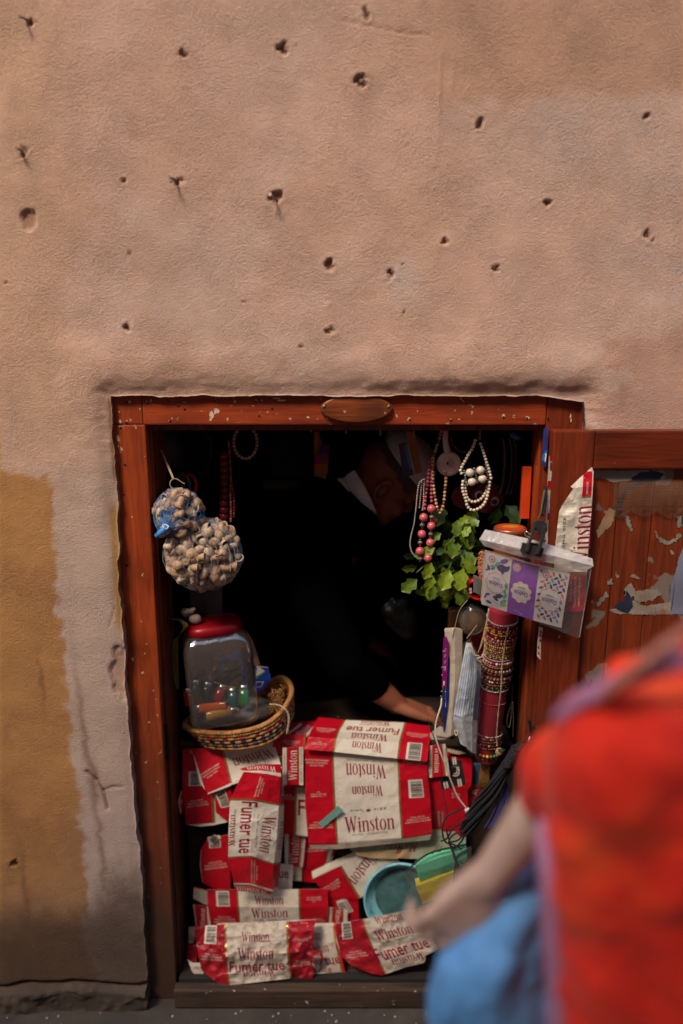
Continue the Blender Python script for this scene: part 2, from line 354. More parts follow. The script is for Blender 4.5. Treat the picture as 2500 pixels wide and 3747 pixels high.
    for (a, b, wd, ln) in ((195, 1690, 8, 170), (232, 1950, 7, 120), (60, 2060, 5, 120), (95, 1560, 5, 60), (215, 1790, 6, 60)):
        k = np.exp(-((U - a - (V - b) * .12 + n3 * 12) / wd) ** 2) * np.exp(-((V - b) / ln) ** 2); base = mixc(base, C(.17, .07, .035), k * .55)
    base = mixc(base, C(.20, .10, .06), hole * .75)
    base = mixc(base, C(.065, .050, .040), foot * .85)
    base = base * 1.10 * (1 + .10 * n3[..., None])
    # mesh -------------------------------------------------------------
    nX, nZ = X.shape
    ins = np.zeros((nX - 1, nZ - 1), bool); ins[iL:iR, :jT] = True
    co = np.stack([X, d, Zg], -1).reshape(-1, 3)
    idx = np.arange(nX * nZ).reshape(nX, nZ)
    q = np.stack([idx[:-1, :-1], idx[1:, :-1], idx[1:, 1:], idx[:-1, 1:]], -1)[~ins]
    # reveal strips around the opening
    loop = [idx[iL, j] for j in range(0, jT + 1)] + [idx[i, jT] for i in range(iL + 1, iR + 1)] + [idx[iR, j] for j in range(jT - 1, -1, -1)]
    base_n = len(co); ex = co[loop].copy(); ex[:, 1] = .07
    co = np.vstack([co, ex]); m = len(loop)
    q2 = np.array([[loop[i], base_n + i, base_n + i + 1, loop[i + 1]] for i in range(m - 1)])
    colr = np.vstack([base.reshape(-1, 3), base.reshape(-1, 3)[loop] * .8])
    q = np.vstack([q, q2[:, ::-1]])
    me = bpy.data.meshes.new('wall'); me.from_pydata(co.tolist(), [], q.tolist()); me.update()
    ca = me.color_attributes.new('paint', 'FLOAT_COLOR', 'POINT'); ca.data.foreach_set('color', np.hstack([np.clip(colr, 0, 1), np.ones((len(colr), 1))]).ravel())
    m_ = bpy.data.materials.new('painted_plaster'); m_.use_nodes = True; t = m_.node_tree; N = t.nodes; L = t.links; b = N['Principled BSDF']
    at = N.new('ShaderNodeAttribute'); at.attribute_name = 'paint'; tc = N.new('ShaderNodeTexCoord')
    na = N.new('ShaderNodeTexNoise'); na.inputs['Scale'].default_value = 300; na.inputs['Detail'].default_value = 9; na.inputs['Roughness'].default_value = .68; na.inputs['Distortion'].default_value = .1; L.new(tc.outputs['Object'], na.inputs[0])
    nb = N.new('ShaderNodeTexNoise'); nb.inputs['Scale'].default_value = 130; nb.inputs['Detail'].default_value = 3; L.new(tc.outputs['Object'], nb.inputs[0])
    rr = N.new('ShaderNodeMapRange'); rr.inputs[1].default_value = .3; rr.inputs[2].default_value = .7; rr.inputs[3].default_value = .86; rr.inputs[4].default_value = 1.12; L.new(na.outputs[0], rr.inputs[0])
    mx = N.new('ShaderNodeMix'); mx.data_type = 'RGBA'; mx.blend_type = 'MULTIPLY'; mx.inputs[0].default_value = 1; L.new(at.outputs[0], mx.inputs[6]); L.new(rr.outputs[0], mx.inputs[7]); L.new(mx.outputs[2], b.inputs['Base Color'])
    s = N.new('ShaderNodeMath'); s.operation = 'MULTIPLY_ADD'; L.new(nb.outputs[0], s.inputs[0]); s.inputs[1].default_value = .3; L.new(na.outputs[0], s.inputs[2])
    bp = N.new('ShaderNodeBump'); bp.inputs['Distance'].default_value = .0062
    nc = N.new('ShaderNodeTexNoise'); nc.inputs['Scale'].default_value = 9; nc.inputs['Detail'].default_value = 4; L.new(tc.outputs['Object'], nc.inputs[0])
    rc_ = N.new('ShaderNodeMapRange'); rc_.inputs[1].default_value = .35; rc_.inputs[2].default_value = .65; rc_.inputs[3].default_value = .5; rc_.inputs[4].default_value = 1; L.new(nc.outputs[0], rc_.inputs[0]); L.new(rc_.outputs[0], bp.inputs['Strength']); L.new(s.outputs[0], bp.inputs['Height']); L.new(bp.outputs[0], b.inputs['Normal'])
    b.inputs['Roughness'].default_value = .88; b.inputs['Specular IOR Level'].default_value = .25
    o = link('wall', me, None, [m_], True)
    tag(o, 'rough pink and ochre plastered wall with nail holes around the hatch', 'wall')
build_wall()
# nails left in the wall
NAIL = mat('rusty_nail', (.30, .22, .17), .5, metal=.6, var=.3, vs=300)
for (hx, hy, tx, ty, lab) in ((74, 50, 44, 37, 'bent nail sticking out of the wall near the top left corner'),
                              (60, 350, 38, 340, 'short nail beside a dark hole near the left edge of the wall'),
                              (410, 416, 388, 406, 'rusty nail with a stained hole left of the wall centre'),
                              (636, 460, 620, 446, 'nail stub in the biggest hole of the wall above the hatch')):
    a, b = zz(hx, hy, .012), zz(tx, ty, -.022)
    m = MB(); m.tube([a, a.lerp(b, .5), b], .0024, 8); dd = (b - a).normalized(); m.tube([b - dd * .0008, b + dd * .0008], .0042, 10)
    tag(m.build('nail', NAIL), lab, 'nail')
# ------------------------------------------------------------------ ground
GR = mat('pavement_concrete', (.060, .046, .038), .85, var=.35, vs=9, bump=.6, bs=160, dirt=((.05, .043, .037), .5, 6))
m = MB(); m.quad((-60, -60, 0), (60, -60, 0), (60, .0 + 60, 0), (-60, 60, 0)); g = m.build('ground', GR); tag(g, 'worn grey concrete alley pavement', None, None, 'structure')
m = MB()
for k in range(110):
    x = random.uniform(-.95, .45); y = random.uniform(-.16, -.01); r = random.uniform(.0015, .0045)
    m.ball((x, y, r * .4), r, 5, (1, 1, .5))
o = m.build('gravel', mat('grit', (.35, .27, .2), .9, var=.5, vs=80)); tag(o, 'scattered grit and crumbs of plaster at the foot of the wall', 'grit', None, 'stuff')
# unseen wall across the alley behind the camera, height set to shade the lower facade
OPP = mat('opposite_plaster', (.42, .27, .19), .9, var=.2, vs=3, bump=.5, bs=60)
m = MB(); m.box((-9, -4.9, 0), (9, -4.3, 6.8)); o = m.build('opposite_wall', OPP); tag(o, 'unseen pink plastered wall across the alley, raised to shade the lower facade', 'wall')
# ------------------------------------------------------------------ room behind the hatch
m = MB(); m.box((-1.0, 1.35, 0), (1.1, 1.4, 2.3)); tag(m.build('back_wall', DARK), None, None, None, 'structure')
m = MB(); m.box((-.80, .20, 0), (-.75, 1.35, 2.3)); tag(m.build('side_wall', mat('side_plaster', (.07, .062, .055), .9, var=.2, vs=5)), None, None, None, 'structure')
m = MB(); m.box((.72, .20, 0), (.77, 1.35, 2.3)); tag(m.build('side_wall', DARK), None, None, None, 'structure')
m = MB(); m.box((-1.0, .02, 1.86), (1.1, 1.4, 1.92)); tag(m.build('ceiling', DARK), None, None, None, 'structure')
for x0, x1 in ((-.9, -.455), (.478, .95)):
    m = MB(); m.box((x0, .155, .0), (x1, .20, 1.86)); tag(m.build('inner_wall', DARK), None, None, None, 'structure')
# ------------------------------------------------------------------ hatch frame
LI, RI = -.4475, .469
ztop = zz(700, 912, .03).z; zlin = zz(700, 975, .03).z; zst = zz(700, 988, .06).z
fr = empty('hatch_frame', (0, .03, 0), 'worn red-brown wooden frame set into the plastered wall', 'door frame')
def wobox(a, b, name, mt, par, bev=.003):
    m = MB(); m.box(a, b, bevel=bev, seg=2); o = m.build(name, mt, par)
    return o
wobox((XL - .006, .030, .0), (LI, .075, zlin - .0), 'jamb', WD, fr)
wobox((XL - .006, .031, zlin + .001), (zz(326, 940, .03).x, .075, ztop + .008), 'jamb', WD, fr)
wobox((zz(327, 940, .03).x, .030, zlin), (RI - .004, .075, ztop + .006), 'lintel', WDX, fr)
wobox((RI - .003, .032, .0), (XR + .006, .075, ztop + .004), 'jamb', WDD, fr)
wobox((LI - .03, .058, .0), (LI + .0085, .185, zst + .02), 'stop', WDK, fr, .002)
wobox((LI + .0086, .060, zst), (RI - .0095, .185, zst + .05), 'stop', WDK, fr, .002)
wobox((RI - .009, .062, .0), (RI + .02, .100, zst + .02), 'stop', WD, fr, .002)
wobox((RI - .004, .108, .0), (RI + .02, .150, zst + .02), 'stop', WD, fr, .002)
# blackish block low on the left stop
z0, z1 = P('M', 1060, 305, .06).z, P('M', 1060, 80, .06).z
wobox((LI - .002, .052, z0), (LI + .010, .0575, z1), 'strike_plate', mat('black_iron', (.012, .01, .01), .6), fr, .001)
# oval plaque
m = MB(); c = P('Z', 818, 938, .026); e = .052
m.lathe([(1.0, 0), (1.0, .0035), (.97, .006), (.9, .0065), (.0, .0062)], c, 48, Matrix.Rotation(R(90), 3, 'X'), .082, .031)
for v in m.bm.verts: pass
pl = m.build('plaque', wood('plaque_wood', (.34, .075, .014), (.17, .04, .012), 'X', chips=.03, grime=1.0), fr)
for sx in (-1, 1):
    m = MB(); m.lathe([(.0035, 0), (.0035, .001), (.0, .0016)], (c.x + sx * .073, .0195, c.z + .006), 10, Matrix.Rotation(R(90), 3, 'X')); m.build('screw', NAIL, fr)
# flakes, filler blobs and nail heads on the frame: surface wear built as thin relief
FL = mat('plaster_splash', (.62, .47, .33), .85, var=.2, vs=60, bump=.5, bs=200)
m = MB()
def blob(cx, cz, r, Y=.0302, k=9, sx=1, sz=1, ang=0):
    pts = []
    for i in range(k):
        t = 2 * math.pi * i / k; q = r * random.uniform(.55, 1.2)
        dx, dz = q * math.cos(t) * sx, q * math.sin(t) * sz
        pts.append((cx + dx * math.cos(ang) - dz * math.sin(ang), Y, cz + dx * math.sin(ang) + dz * math.cos(ang)))
    m.prism(pts[::-1], .0006, Vector((0, -1, 0)))
for (x, y, r, sx, sz) in ((272,155,13,1.6,.8),(422,165,10,.7,1.6),(452,150,8,.8,1.5),(600,150,8,1.5,.8),(680,185,9,1,1),(730,160,6,3,.5),(983,148,9,.8,1.3),
        (200,320,11,1,1.6),(205,365,12,1.1,1),(185,455,11,.9,3),(187,520,6,.8,2),(950,260,22,1.1,1.6),(990,235,18,1.3,1.2),(945,300,10,1,1.6),(1113,190,5,2,.6),
        (610,312,8,1.3,.6),(1315,150,9,1.2,1.4),(1365,145,6,.8,1.8),(1480,130,12,3,.5),(1530,145,14,3,.5),(365,215,6,.8,1.5),(255,322,9,.9,1.4),(255,1490,8,.9,1.1),(195,240,7,1,1),(1290,190,6,1.4,.6)):
    p = P('A', x, y, .03); blob(p.x, p.z, r * .00031, sx=sx, sz=sz)
for (x, y, r, sx, sz) in ((260,88,10,1.2,1.6),(655,95,11,1.2,1.1),(1157,60,11,1.1,1.8),(1385,75,15,1.5,1),(400,78,0,1,1)):
    if r: p = P('C', x, y, .03); blob(p.x, p.z, r * .00026, sx=sx, sz=sz)
for (x, y, r, sx, sz) in ((400,85,11,1.4,.7),(510,105,5,1,1),(40,45,6,3,.3)):
    p = P('B', x, y, .03); blob(p.x, p.z, r * .00027, sx=sx, sz=sz)
for (x, y, r, sx, sz) in ((690,115,22,1.9,.5),(740,120,16,2,.7),(760,240,10,.6,2),(765,275,8,.7,2),(560,100,12,3,.4),(470,95,9,4,.4),(380,92,9,4,.4)):
    p = P('D', x, y, .03); blob(p.x, p.z, r * .0003, Y=.0302, sx=sx, sz=sz)
m.build('paint_splash', FL, fr)['kind'] = 'stuff'
for (k, x, y) in (('A',262,155),('A',420,170),('A',598,152),('A',678,188),('A',980,150),('A',205,368),('A',253,325),('A',240,670),('A',228,915),('A',255,1492),('A',730,215),('A',612,314),
                  ('C',260,92),('C',655,98),('C',1157,68),('C',1380,78),('A',1313,155),('A',1445,210),('A',1340,270),('D',290,95),('D',602,100),('D',597,255)):
    p = P(k, x, y, .03); m = MB(); m.lathe([(.0026, 0), (.0024, .0012), (0, .0014)], (p.x, .0296, p.z), 8, Matrix.Rotation(R(90), 3, 'X'))
    m.build('nail_head', mat('dark_nail', (.03, .025, .02), .6, metal=.4), fr)
# threshold
th = empty('threshold', (0, 0, 0), 'grey weathered wooden threshold boards under the cartons', 'threshold')
za, zb, zc = P('Z', 700, 2312, .0).z, P('Z', 700, 2272, .0).z, P('Z', 700, 2246, .04).z
wobox((LI + .0, -.004, .004), (RI + .07, .026, zb), 'board', WDG, th)
wobox((LI + .009, .0265, .004), (RI - .01, .052, zb + .010), 'groove', mat('groove_shade', (.02, .016, .013), .9), th, .001)  # near-black filler stands in for the shadow between the two boards
wobox((LI + .009, .0525, .004), (RI - .01, .20, zc + .004), 'board', WDG, th)
# ------------------------------------------------------------------ open door leaf lying against the wall
dl = empty('door', (.465, -.02, 0), 'red-brown wooden door leaf folded open against the wall', 'door')
DX0, DX1 = .465, 1.40; YF, YB = -.044, -.010
zt = P('Z', 1400, 988, YF).z; zr = P('Z', 1450, 1077, YF).z; xs_ = P('D', 920, 640, YF).x
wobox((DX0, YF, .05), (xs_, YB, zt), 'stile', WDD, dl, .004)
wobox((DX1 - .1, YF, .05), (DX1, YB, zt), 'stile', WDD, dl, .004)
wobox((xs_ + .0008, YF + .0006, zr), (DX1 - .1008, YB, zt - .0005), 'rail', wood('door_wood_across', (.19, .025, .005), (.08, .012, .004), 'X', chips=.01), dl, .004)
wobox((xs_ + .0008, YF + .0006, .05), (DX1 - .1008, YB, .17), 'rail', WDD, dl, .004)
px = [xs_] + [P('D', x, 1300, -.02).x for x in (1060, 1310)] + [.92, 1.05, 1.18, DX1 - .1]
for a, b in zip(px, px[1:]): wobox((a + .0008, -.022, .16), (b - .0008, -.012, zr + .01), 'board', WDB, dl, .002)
# poster remains on the door boards
PG = mat('old_paper_grey', (.25, .21, .165), .85, var=.25, vs=25, bump=.5, bs=90, dirt=((.30, .07, .02), .3, 30))
PT = mat('old_paper_tan', (.32, .19, .10), .85, var=.25, vs=25, bump=.5, bs=90)
PN = mat('poster_navy', (.02, .025, .05), .6, var=.3, vs=40)
PP = mat('poster_pale', (.30, .29, .27), .7, var=.12, vs=10)
def poly_on(name, crop, pts, Y, mt, par, th=.0005, jag=0, seed=1):
    """thin paper scrap traced in the photo, lying on the plane Y; jag roughens the torn edge"""
    rnd = random.Random(seed); q = []
    for i, a in enumerate(pts):
        b = pts[(i + 1) % len(pts)]; n = max(1, int(math.hypot(b[0] - a[0], b[1] - a[1]) / 9)) if jag else 1
        for k in range(n):
            t = k / n; q.append((a[0] + (b[0] - a[0]) * t + rnd.uniform(-jag, jag), a[1] + (b[1] - a[1]) * t + rnd.uniform(-jag, jag)))
    m = MB(); v = [m.bm.verts.new(P(crop, x, y, Y)) for x, y in q]; f = m.bm.faces.new(v)
    bmesh.ops.triangulate(m.bm, faces=[f]); r = bmesh.ops.extrude_face_region(m.bm, geom=m.bm.faces[:])
    for g in r['geom']:
        if isinstance(g, bmesh.types.BMVert): g.co.y += th
    return m.build(name, mt, par)
pr = empty('torn_poster', (.65, -.022, 1.4), 'remains of torn grey posters pasted on the boards of the door', 'poster')
poly_on('paper', 'D', [(925,630),(1430,628),(1440,690),(1180,705),(1060,715),(1010,690),(930,680)], -.0228, PP, pr, jag=3, seed=2)
poly_on('paper', 'D', [(1195,715),(1205,680),(1260,645),(1330,632),(1400,640),(1430,655),(1400,690),(1330,712),(1240,735),(1150,800),(1120,880),(1110,960),(1085,950),(1090,880),(1130,800)], -.0234, PN, pr, jag=4, seed=3)
poly_on('paper', 'D', [(960,1120),(945,1070),(1000,960),(1040,900),(1085,920),(1070,985),(1040,1040),(1010,1060)], -.0229, PT, pr, jag=4, seed=4)
for i, pts in enumerate(([(1150,950),(1180,960),(1190,1010),(1215,1060),(1195,1065),(1160,1010)],[(1370,1060),(1400,1110),(1450,1140),(1500,1120),(1540,1080),(1560,1095),(1520,1140),(1460,1165),(1400,1140),(1368,1090)],
        [(1085,1350),(1115,1395),(1100,1400),(1085,1375)],[(1180,1385),(1220,1380),(1270,1405),(1200,1400)],[(1030,1420),(1060,1405),(1065,1445),(1030,1450)],
        [(935,1590),(1020,1500),(1030,1530),(960,1610)],[(1210,1510),(1270,1490),(1390,1480),(1410,1520),(1350,1560),(1260,1580),(1220,1560)],
        [(1130,1600),(1200,1560),(1300,1600),(1480,1575),(1560,1600),(1568,1660),(1360,1665),(1100,1660),(1040,1630)],[(1480,1200),(1500,1215),(1505,1240),(1478,1225)],
        [(1150,1470),(1200,1440),(1230,1500),(1200,1540),(1150,1530)],[(1520,960),(1568,940),(1568,1030),(1530,1050)])):
    poly_on('paper', 'D', pts, -.0230 - .00002 * i, PG, pr, jag=7, seed=10 + i)
poly_on('paper', 'D', [(1165,1490),(1195,1540),(1210,1600),(1175,1655),(1120,1640),(1075,1610),(1110,1570),(1145,1560)], -.0240, PN, pr, jag=2, seed=30)
poly_on('paper', 'D', [(1568,1190),(1540,1250),(1520,1330),(1500,1400),(1475,1470),(1470,1520),(1490,1600),(1478,1660),(1640,1665),(1640,1150)], -.0236, mat('poster_blue_grey', (.20, .20, .27), .6, var=.3, vs=8), pr, jag=3, seed=31)
# gauze strip nailed over the boards
gz = MB(); 
for k in range(34):
    y = 700 + k * 7.8 + random.uniform(-2, 2); x0 = 1070 + max(0, (760 - y)) * 1.2 + random.uniform(-8, 8)
    gz.tube([P('D', x0 + t * (1640 - x0), y + 12 * math.sin(t * 3 + k * .1) * (1 - t) + (20 if k > 28 else 0) * math.sin(t * 20), -.0252) for t in np.linspace(0, 1, 14)], .00020, 4)
for k in range(74):
    x = 1075 + k * 7.6; y1 = 960 + random.uniform(-6, 28) + 15 * math.sin(k * .3)
    gz.tube([P('D', x + random.uniform(-1, 1), 712 - .02 * k, -.0256), P('D', x + 3, 840, -.0256), P('D', x + random.uniform(-6, 6), y1, -.0256)], .00020, 4)
tag(gz.build('gauze', mat('gauze', (.24, .15, .09), .9, var=.3)), 'strip of frayed brown gauze nailed across the open door', 'gauze')
from mathutils.geometry import tessellate_polygon
# ------------------------------------------------------------------ lettering
def ring(rx, ry, tx, ty, cx, cy, n=10):
    out = []
    for i in range(n * 2):
        a, b = math.pi * i / n, math.pi * (i + 1) / n
        out.append([(cx + rx * math.cos(a), cy + ry * math.sin(a)), (cx + rx * math.cos(b), cy + ry * math.sin(b)),
                    (cx + (rx - tx) * math.cos(b), cy + (ry - ty) * math.sin(b)), (cx + (rx - tx) * math.cos(a), cy + (ry - ty) * math.sin(a))])
    return out
def ribbon(pts, ws):
    out = []; L = []
    for i, p in enumerate(pts):
        a, b = pts[max(0, i - 1)], pts[min(len(pts) - 1, i + 1)]; dx, dy = b[0] - a[0], b[1] - a[1]; n = math.hypot(dx, dy)
        L.append(((p[0] - dy / n * ws[i] / 2, p[1] + dx / n * ws[i] / 2), (p[0] + dy / n * ws[i] / 2, p[1] - dx / n * ws[i] / 2)))
    for a, b in zip(L, L[1:]): out.append([a[0], b[0], b[1], a[1]])
    return out
SERIF = {
 'W': ([[(-2,145),(33,145),(33,140),(25,139),(41,38),(57,145),(64,145),(81,38),(94,139),(85,140),(85,145),(112,145),(112,140),(102,139),(81,0),(74,0),(56,98),(39,0),(32,0),(7,139),(-2,140)]], 116),
 'i': ([[(0,0),(28,0),(28,4),(22,6),(22,101),(15,101),(0,93),(0,89),(7,90),(7,6),(0,4)], [(14,113),(22,119),(22,127),(14,133),(6,127),(6,119)]], 34),
 'n': ([[(1,0),(27,0),(27,3),(21,5),(21,80),(31,90),(40,89),(44,80),(44,5),(39,3),(39,0),(65,0),(65,3),(59,5),(59,82),(53,97),(43,102),(32,98),(21,87),(21,101),(15,101),(0,94),(0,90),(7,90),(7,5),(1,3)]], 69),
 's': (ribbon([(36,74),(33,92),(22,98),(11,91),(10,76),(20,58),(31,42),(34,25),(28,8),(18,2),(8,9),(3,28)], [3,4,5,11,15,16,16,14,9,5,5,3]), 44),
 't': ([[(0,100),(0,94),(8,94),(8,20),(13,3),(24,-2),(37,8),(35,13),(27,8),(23,16),(23,94),(37,94),(37,100),(23,100),(23,130),(19,130),(10,106)]], 42),
 'o': (ring(29, 52, 14, 6, 29, 50), 64),
 'M': ([[(-2,145),(30,145),(52,50),(74,145),(104,145),(104,140),(96,139),(96,6),(104,5),(104,0),(68,0),(68,5),(77,6),(77,118),(52,6),(48,6),(20,118),(20,6),(28,5),(28,0),(-2,0),(-2,5),(6,6),(6,139),(-2,140)]], 112),
 'l': ([[(0,0),(30,0),(30,4),(23,6),(23,150),(16,150),(0,142),(0,138),(8,138),(8,6),(0,4)]], 36),
 'r': ([[(0,0),(30,0),(30,4),(22,6),(22,80),(34,90),(40,82),(48,90),(42,102),(32,100),(22,88),(22,101),(15,101),(0,93),(0,89),(7,90),(7,6),(0,4)]], 50),
 'a': (ring(22, 30, 11, 5, 24, 29) + ribbon([(8,80),(16,96),(30,98),(40,86),(41,60),(41,10),(50,0)], [8,7,7,12,14,14,6]), 56),
 'b': ([[(8,4),(8,138),(0,140),(0,144),(16,150),(22,150),(22,8),(14,0)]] + ring(27, 50, 13, 6, 45, 48), 78),
}
_tc = {}
def glyphs(s, font):
    """2-D triangles of a word, unit height of a capital = 1, starting at x=0"""
    if (s, font) in _tc: return _tc[s, font]
    bm = bmesh.new()
    if font == 'serif':
        x = 0
        for ch in s:
            polys, adv = SERIF[ch]
            for p in polys:
                vv = [bm.verts.new(((x + a) / 145, b / 145, 0)) for a, b in p]
                if len(p) == 4: bm.faces.new(vv); continue
                for tri in tessellate_polygon([[Vector((a, b, 0)) for a, b in p]]): bm.faces.new([vv[i] for i in tri])
            x += adv
        w = (x - 6) / 145
    else:
        cu = bpy.data.curves.new('t', 'FONT'); cu.body = s; cu.size = 1.0 / .72; cu.resolution_u = 2
        if font == 'bold': cu.offset = .018
        if font == 'wide': cu.space_character = 1.25; cu.offset = .012
        o = bpy.data.objects.new('t', cu); COL.objects.link(o)
        dg = bpy.context.evaluated_depsgraph_get(); me = bpy.data.meshes.new_from_object(o.evaluated_get(dg))
        bm.from_mesh(me); bpy.data.objects.remove(o); bpy.data.meshes.remove(me); bpy.data.curves.remove(cu)
        w = max((v.co.x for v in bm.verts), default=1)
    bmesh.ops.triangulate(bm, faces=bm.faces[:])
    vs = [tuple(v.co[:2]) for v in bm.verts]; bm.verts.index_update(); fs = [[v.index for v in f.verts] for f in bm.faces]; bm.free()
    _tc[s, font] = (vs, fs, w); return _tc[s, font]
# ------------------------------------------------------------------ printed sheets (cartons, packs, cards)
def rays(nx, ny, Y):
    dx = (nx - 1250) / FPX; dv = -(ny - 1873.5) / FPX; dy = cp + dv * sp; dz = -sp + dv * cp; t = (Y - CAMY) / dy
    return np.stack([dx * t, Y, CAMZ + dz * t], -1)
class Sheet:
    def __init__(s, crop, rows, step=24, crum=.0016, ridge=.0012, seed=0, smooth=False):
        s.crop = crop; s.seed = seed; s.crum = crum; s.ridge = ridge; s.step = step
        g = []
        for r in rows:
            g.append([(*nat(p[3], p[0], p[1]), p[2]) if len(p) > 3 else (*nat(crop, p[0], p[1]), p[2]) for p in r])
        s.g = np.array(g, float); sc = CR[crop][2]
        du = np.linalg.norm(np.diff(s.g[..., :2], axis=1), axis=-1).mean(0) / sc
        dv = np.linalg.norm(np.diff(s.g[..., :2], axis=0), axis=-1).mean(1) / sc
        s.us = np.concatenate([[0], np.cumsum(du)]); s.vs = np.concatenate([[0], np.cumsum(dv)])
        s.W, s.H = s.us[-1], s.vs[-1]; s.mm = sc * .000628
        uu, vv = np.meshgrid(np.linspace(-.1, 1.1, 240) * s.W, np.linspace(-.1, 1.1, 240) * s.H, indexing='ij')
        s.inv_uv = np.stack([uu.ravel(), vv.ravel()], -1); s.inv_px = s.pix(uu.ravel(), vv.ravel())[:, :2]
        s.pieces = []; s.mats = []
    def pix(s, u, v):
        u = np.asarray(u, float); v = np.asarray(v, float)
        i = np.clip(np.searchsorted(s.us, u, side='right') - 1, 0, len(s.us) - 2); j = np.clip(np.searchsorted(s.vs, v, side='right') - 1, 0, len(s.vs) - 2)
        a = ((u - s.us[i]) / (s.us[i + 1] - s.us[i]))[..., None]; b = ((v - s.vs[j]) / (s.vs[j + 1] - s.vs[j]))[..., None]; g = s.g
        return g[j, i] * (1 - a) * (1 - b) + g[j, i + 1] * a * (1 - b) + g[j + 1, i] * (1 - a) * b + g[j + 1, i + 1] * a * b
    def pos0(s, u, v):
        p = s.pix(u, v); k = s.mm
        n = fbm(u, v, .07 / k, s.seed, 2) * s.crum * 2 + (np.abs(fbm(u, v, .035 / k, s.seed + 2, 3, .55)) - .2) * s.ridge * 2.5
        return rays(p[..., 0], p[..., 1], p[..., 2] + n)
    def pos(s, u, v):
        """the sheet is exactly its grid of facets, so print and board share one surface"""
        if not hasattr(s, 'G'):
            s.cu = np.array(sorted({-s.step * 2.0, s.W + s.step * 2} | set(s.us) | set(np.arange(0, s.W, s.step)))); s.cv = np.array(sorted({-s.step * 2.0, s.H + s.step * 2} | set(s.vs) | set(np.arange(0, s.H, s.step))))
            uu, vv = np.meshgrid(s.cu, s.cv, indexing='ij'); s.G = s.pos0(uu, vv)
        u = np.asarray(u, float); v = np.asarray(v, float)
        i = np.clip(np.searchsorted(s.cu, u, side='right') - 1, 0, len(s.cu) - 2); j = np.clip(np.searchsorted(s.cv, v, side='right') - 1, 0, len(s.cv) - 2)
        a = ((u - s.cu[i]) / (s.cu[i + 1] - s.cu[i]))[..., None]; b = ((v - s.cv[j]) / (s.cv[j + 1] - s.cv[j]))[..., None]; g = s.G
        return g[i, j] * (1 - a) * (1 - b) + g[i + 1, j] * a * (1 - b) + g[i, j + 1] * (1 - a) * b + g[i + 1, j + 1] * a * b
    def uv(s, x, y, crop=None):
        p = nat(crop or s.crop, x, y); i = int(np.argmin(((s.inv_px - p) ** 2).sum(1))); return tuple(s.inv_uv[i])
    def m(s, mt):
        if mt not in s.mats: s.mats.append(mt)
        return s.mats.index(mt)
    def text(s, body, x, y, h, ang=0, mt=INK, font='sans', w=None, lift=.0004, local=False):
        c = (x, y) if local else s.uv(x, y)
        vs, fs, gw = glyphs(body, font); sx = (w / gw) if w else h; a = R(ang); ca, sa = math.cos(a), math.sin(a)
        xc = (h / 2); out = []
        for (X, Yv) in vs:
            lx, ly = (X - gw / 2) * sx, Yv * h - h / 2
            out.append((c[0] + lx * ca - ly * sa, c[1] - (lx * sa + ly * ca)))
        s.pieces.append((out, fs, s.m(mt), lift)); return s
    def poly(s, pts, mt, lift=.0003, local=False):
        q = [p if local else s.uv(*p) for p in pts]
        s.pieces.append((q, [list(range(len(q)))], s.m(mt), lift)); return s
    def rect(s, cx, cy, w, h, ang, mt, lift=.0003, local=False):
        c = (cx, cy) if local else s.uv(cx, cy); a = R(ang); ca, sa = math.cos(a), math.sin(a)
        q = [(c[0] + x * ca - y * sa, c[1] - (x * sa + y * ca)) for x, y in ((-w / 2, -h / 2), (w / 2, -h / 2), (w / 2, h / 2), (-w / 2, h / 2))]
        s.pieces.append((q, [[0, 1, 2, 3]], s.m(mt), lift)); return s
    def barcode(s, cx, cy, w, h, ang=0, along='v', mt=None):
        """white label with dark bars stacked along v"""
        c = s.uv(cx, cy); s.rect(*c, w, h, ang, mt or WHITE, .0003, True); rnd = random.Random(int(cx)); t = -h * .44; a = R(ang); ca, sa = math.cos(a), math.sin(a)
        while t < h * .43:
            bw = h * rnd.choice([.012, .02, .03, .04]); y = t + bw / 2
            s.rect(c[0] - y * sa + w * .05 * ca, c[1] - (y * ca + w * .05 * sa), w * .78, bw, ang, INKK, .0006, True); t += bw + h * rnd.choice([.012, .02, .03])
        return s
    def build(s, name, base, bands=(), outline=None, parent=None, thick=.0007, label=None, cat=None, group=None, skip_base=False):
        co = []; fs = []; mi = []
        def emit(pts, faces, mat_i, lift, bandlist=()):
            bm = bmesh.new(); vv = [bm.verts.new((p[0], p[1], 0)) for p in pts]
            for f in faces:
                try: bm.faces.new([vv[i] for i in f])
                except ValueError: pass
            if any(len(f.verts) > 4 for f in bm.faces): bmesh.ops.triangulate(bm, faces=bm.faces[:])
            a = np.array([v.co[:2] for v in bm.verts]); lo, hi = a.min(0), a.max(0)
            cu = set(s.us) | set(np.arange(0, s.W, s.step)); cv = set(s.vs) | set(np.arange(0, s.H, s.step))
            for (b, *_r) in bandlist: cu |= {b[0], b[2]}; cv |= {b[1], b[3]}
            for c in cu:
                if lo[0] + .01 < c < hi[0] - .01: bmesh.ops.bisect_plane(bm, geom=bm.verts[:] + bm.edges[:] + bm.faces[:], plane_co=(c, 0, 0), plane_no=(1, 0, 0), dist=.001)
            for c in cv:
                if lo[1] + .01 < c < hi[1] - .01: bmesh.ops.bisect_plane(bm, geom=bm.verts[:] + bm.edges[:] + bm.faces[:], plane_co=(0, c, 0), plane_no=(0, 1, 0), dist=.001)
            bm.verts.index_update(); q = np.array([v.co[:2] for v in bm.verts]); e = 2.0
            p = s.pos(q[:, 0], q[:, 1]); pu = s.pos(q[:, 0] + e, q[:, 1]) - s.pos(q[:, 0] - e, q[:, 1]); pv = s.pos(q[:, 0], q[:, 1] + e) - s.pos(q[:, 0], q[:, 1] - e)
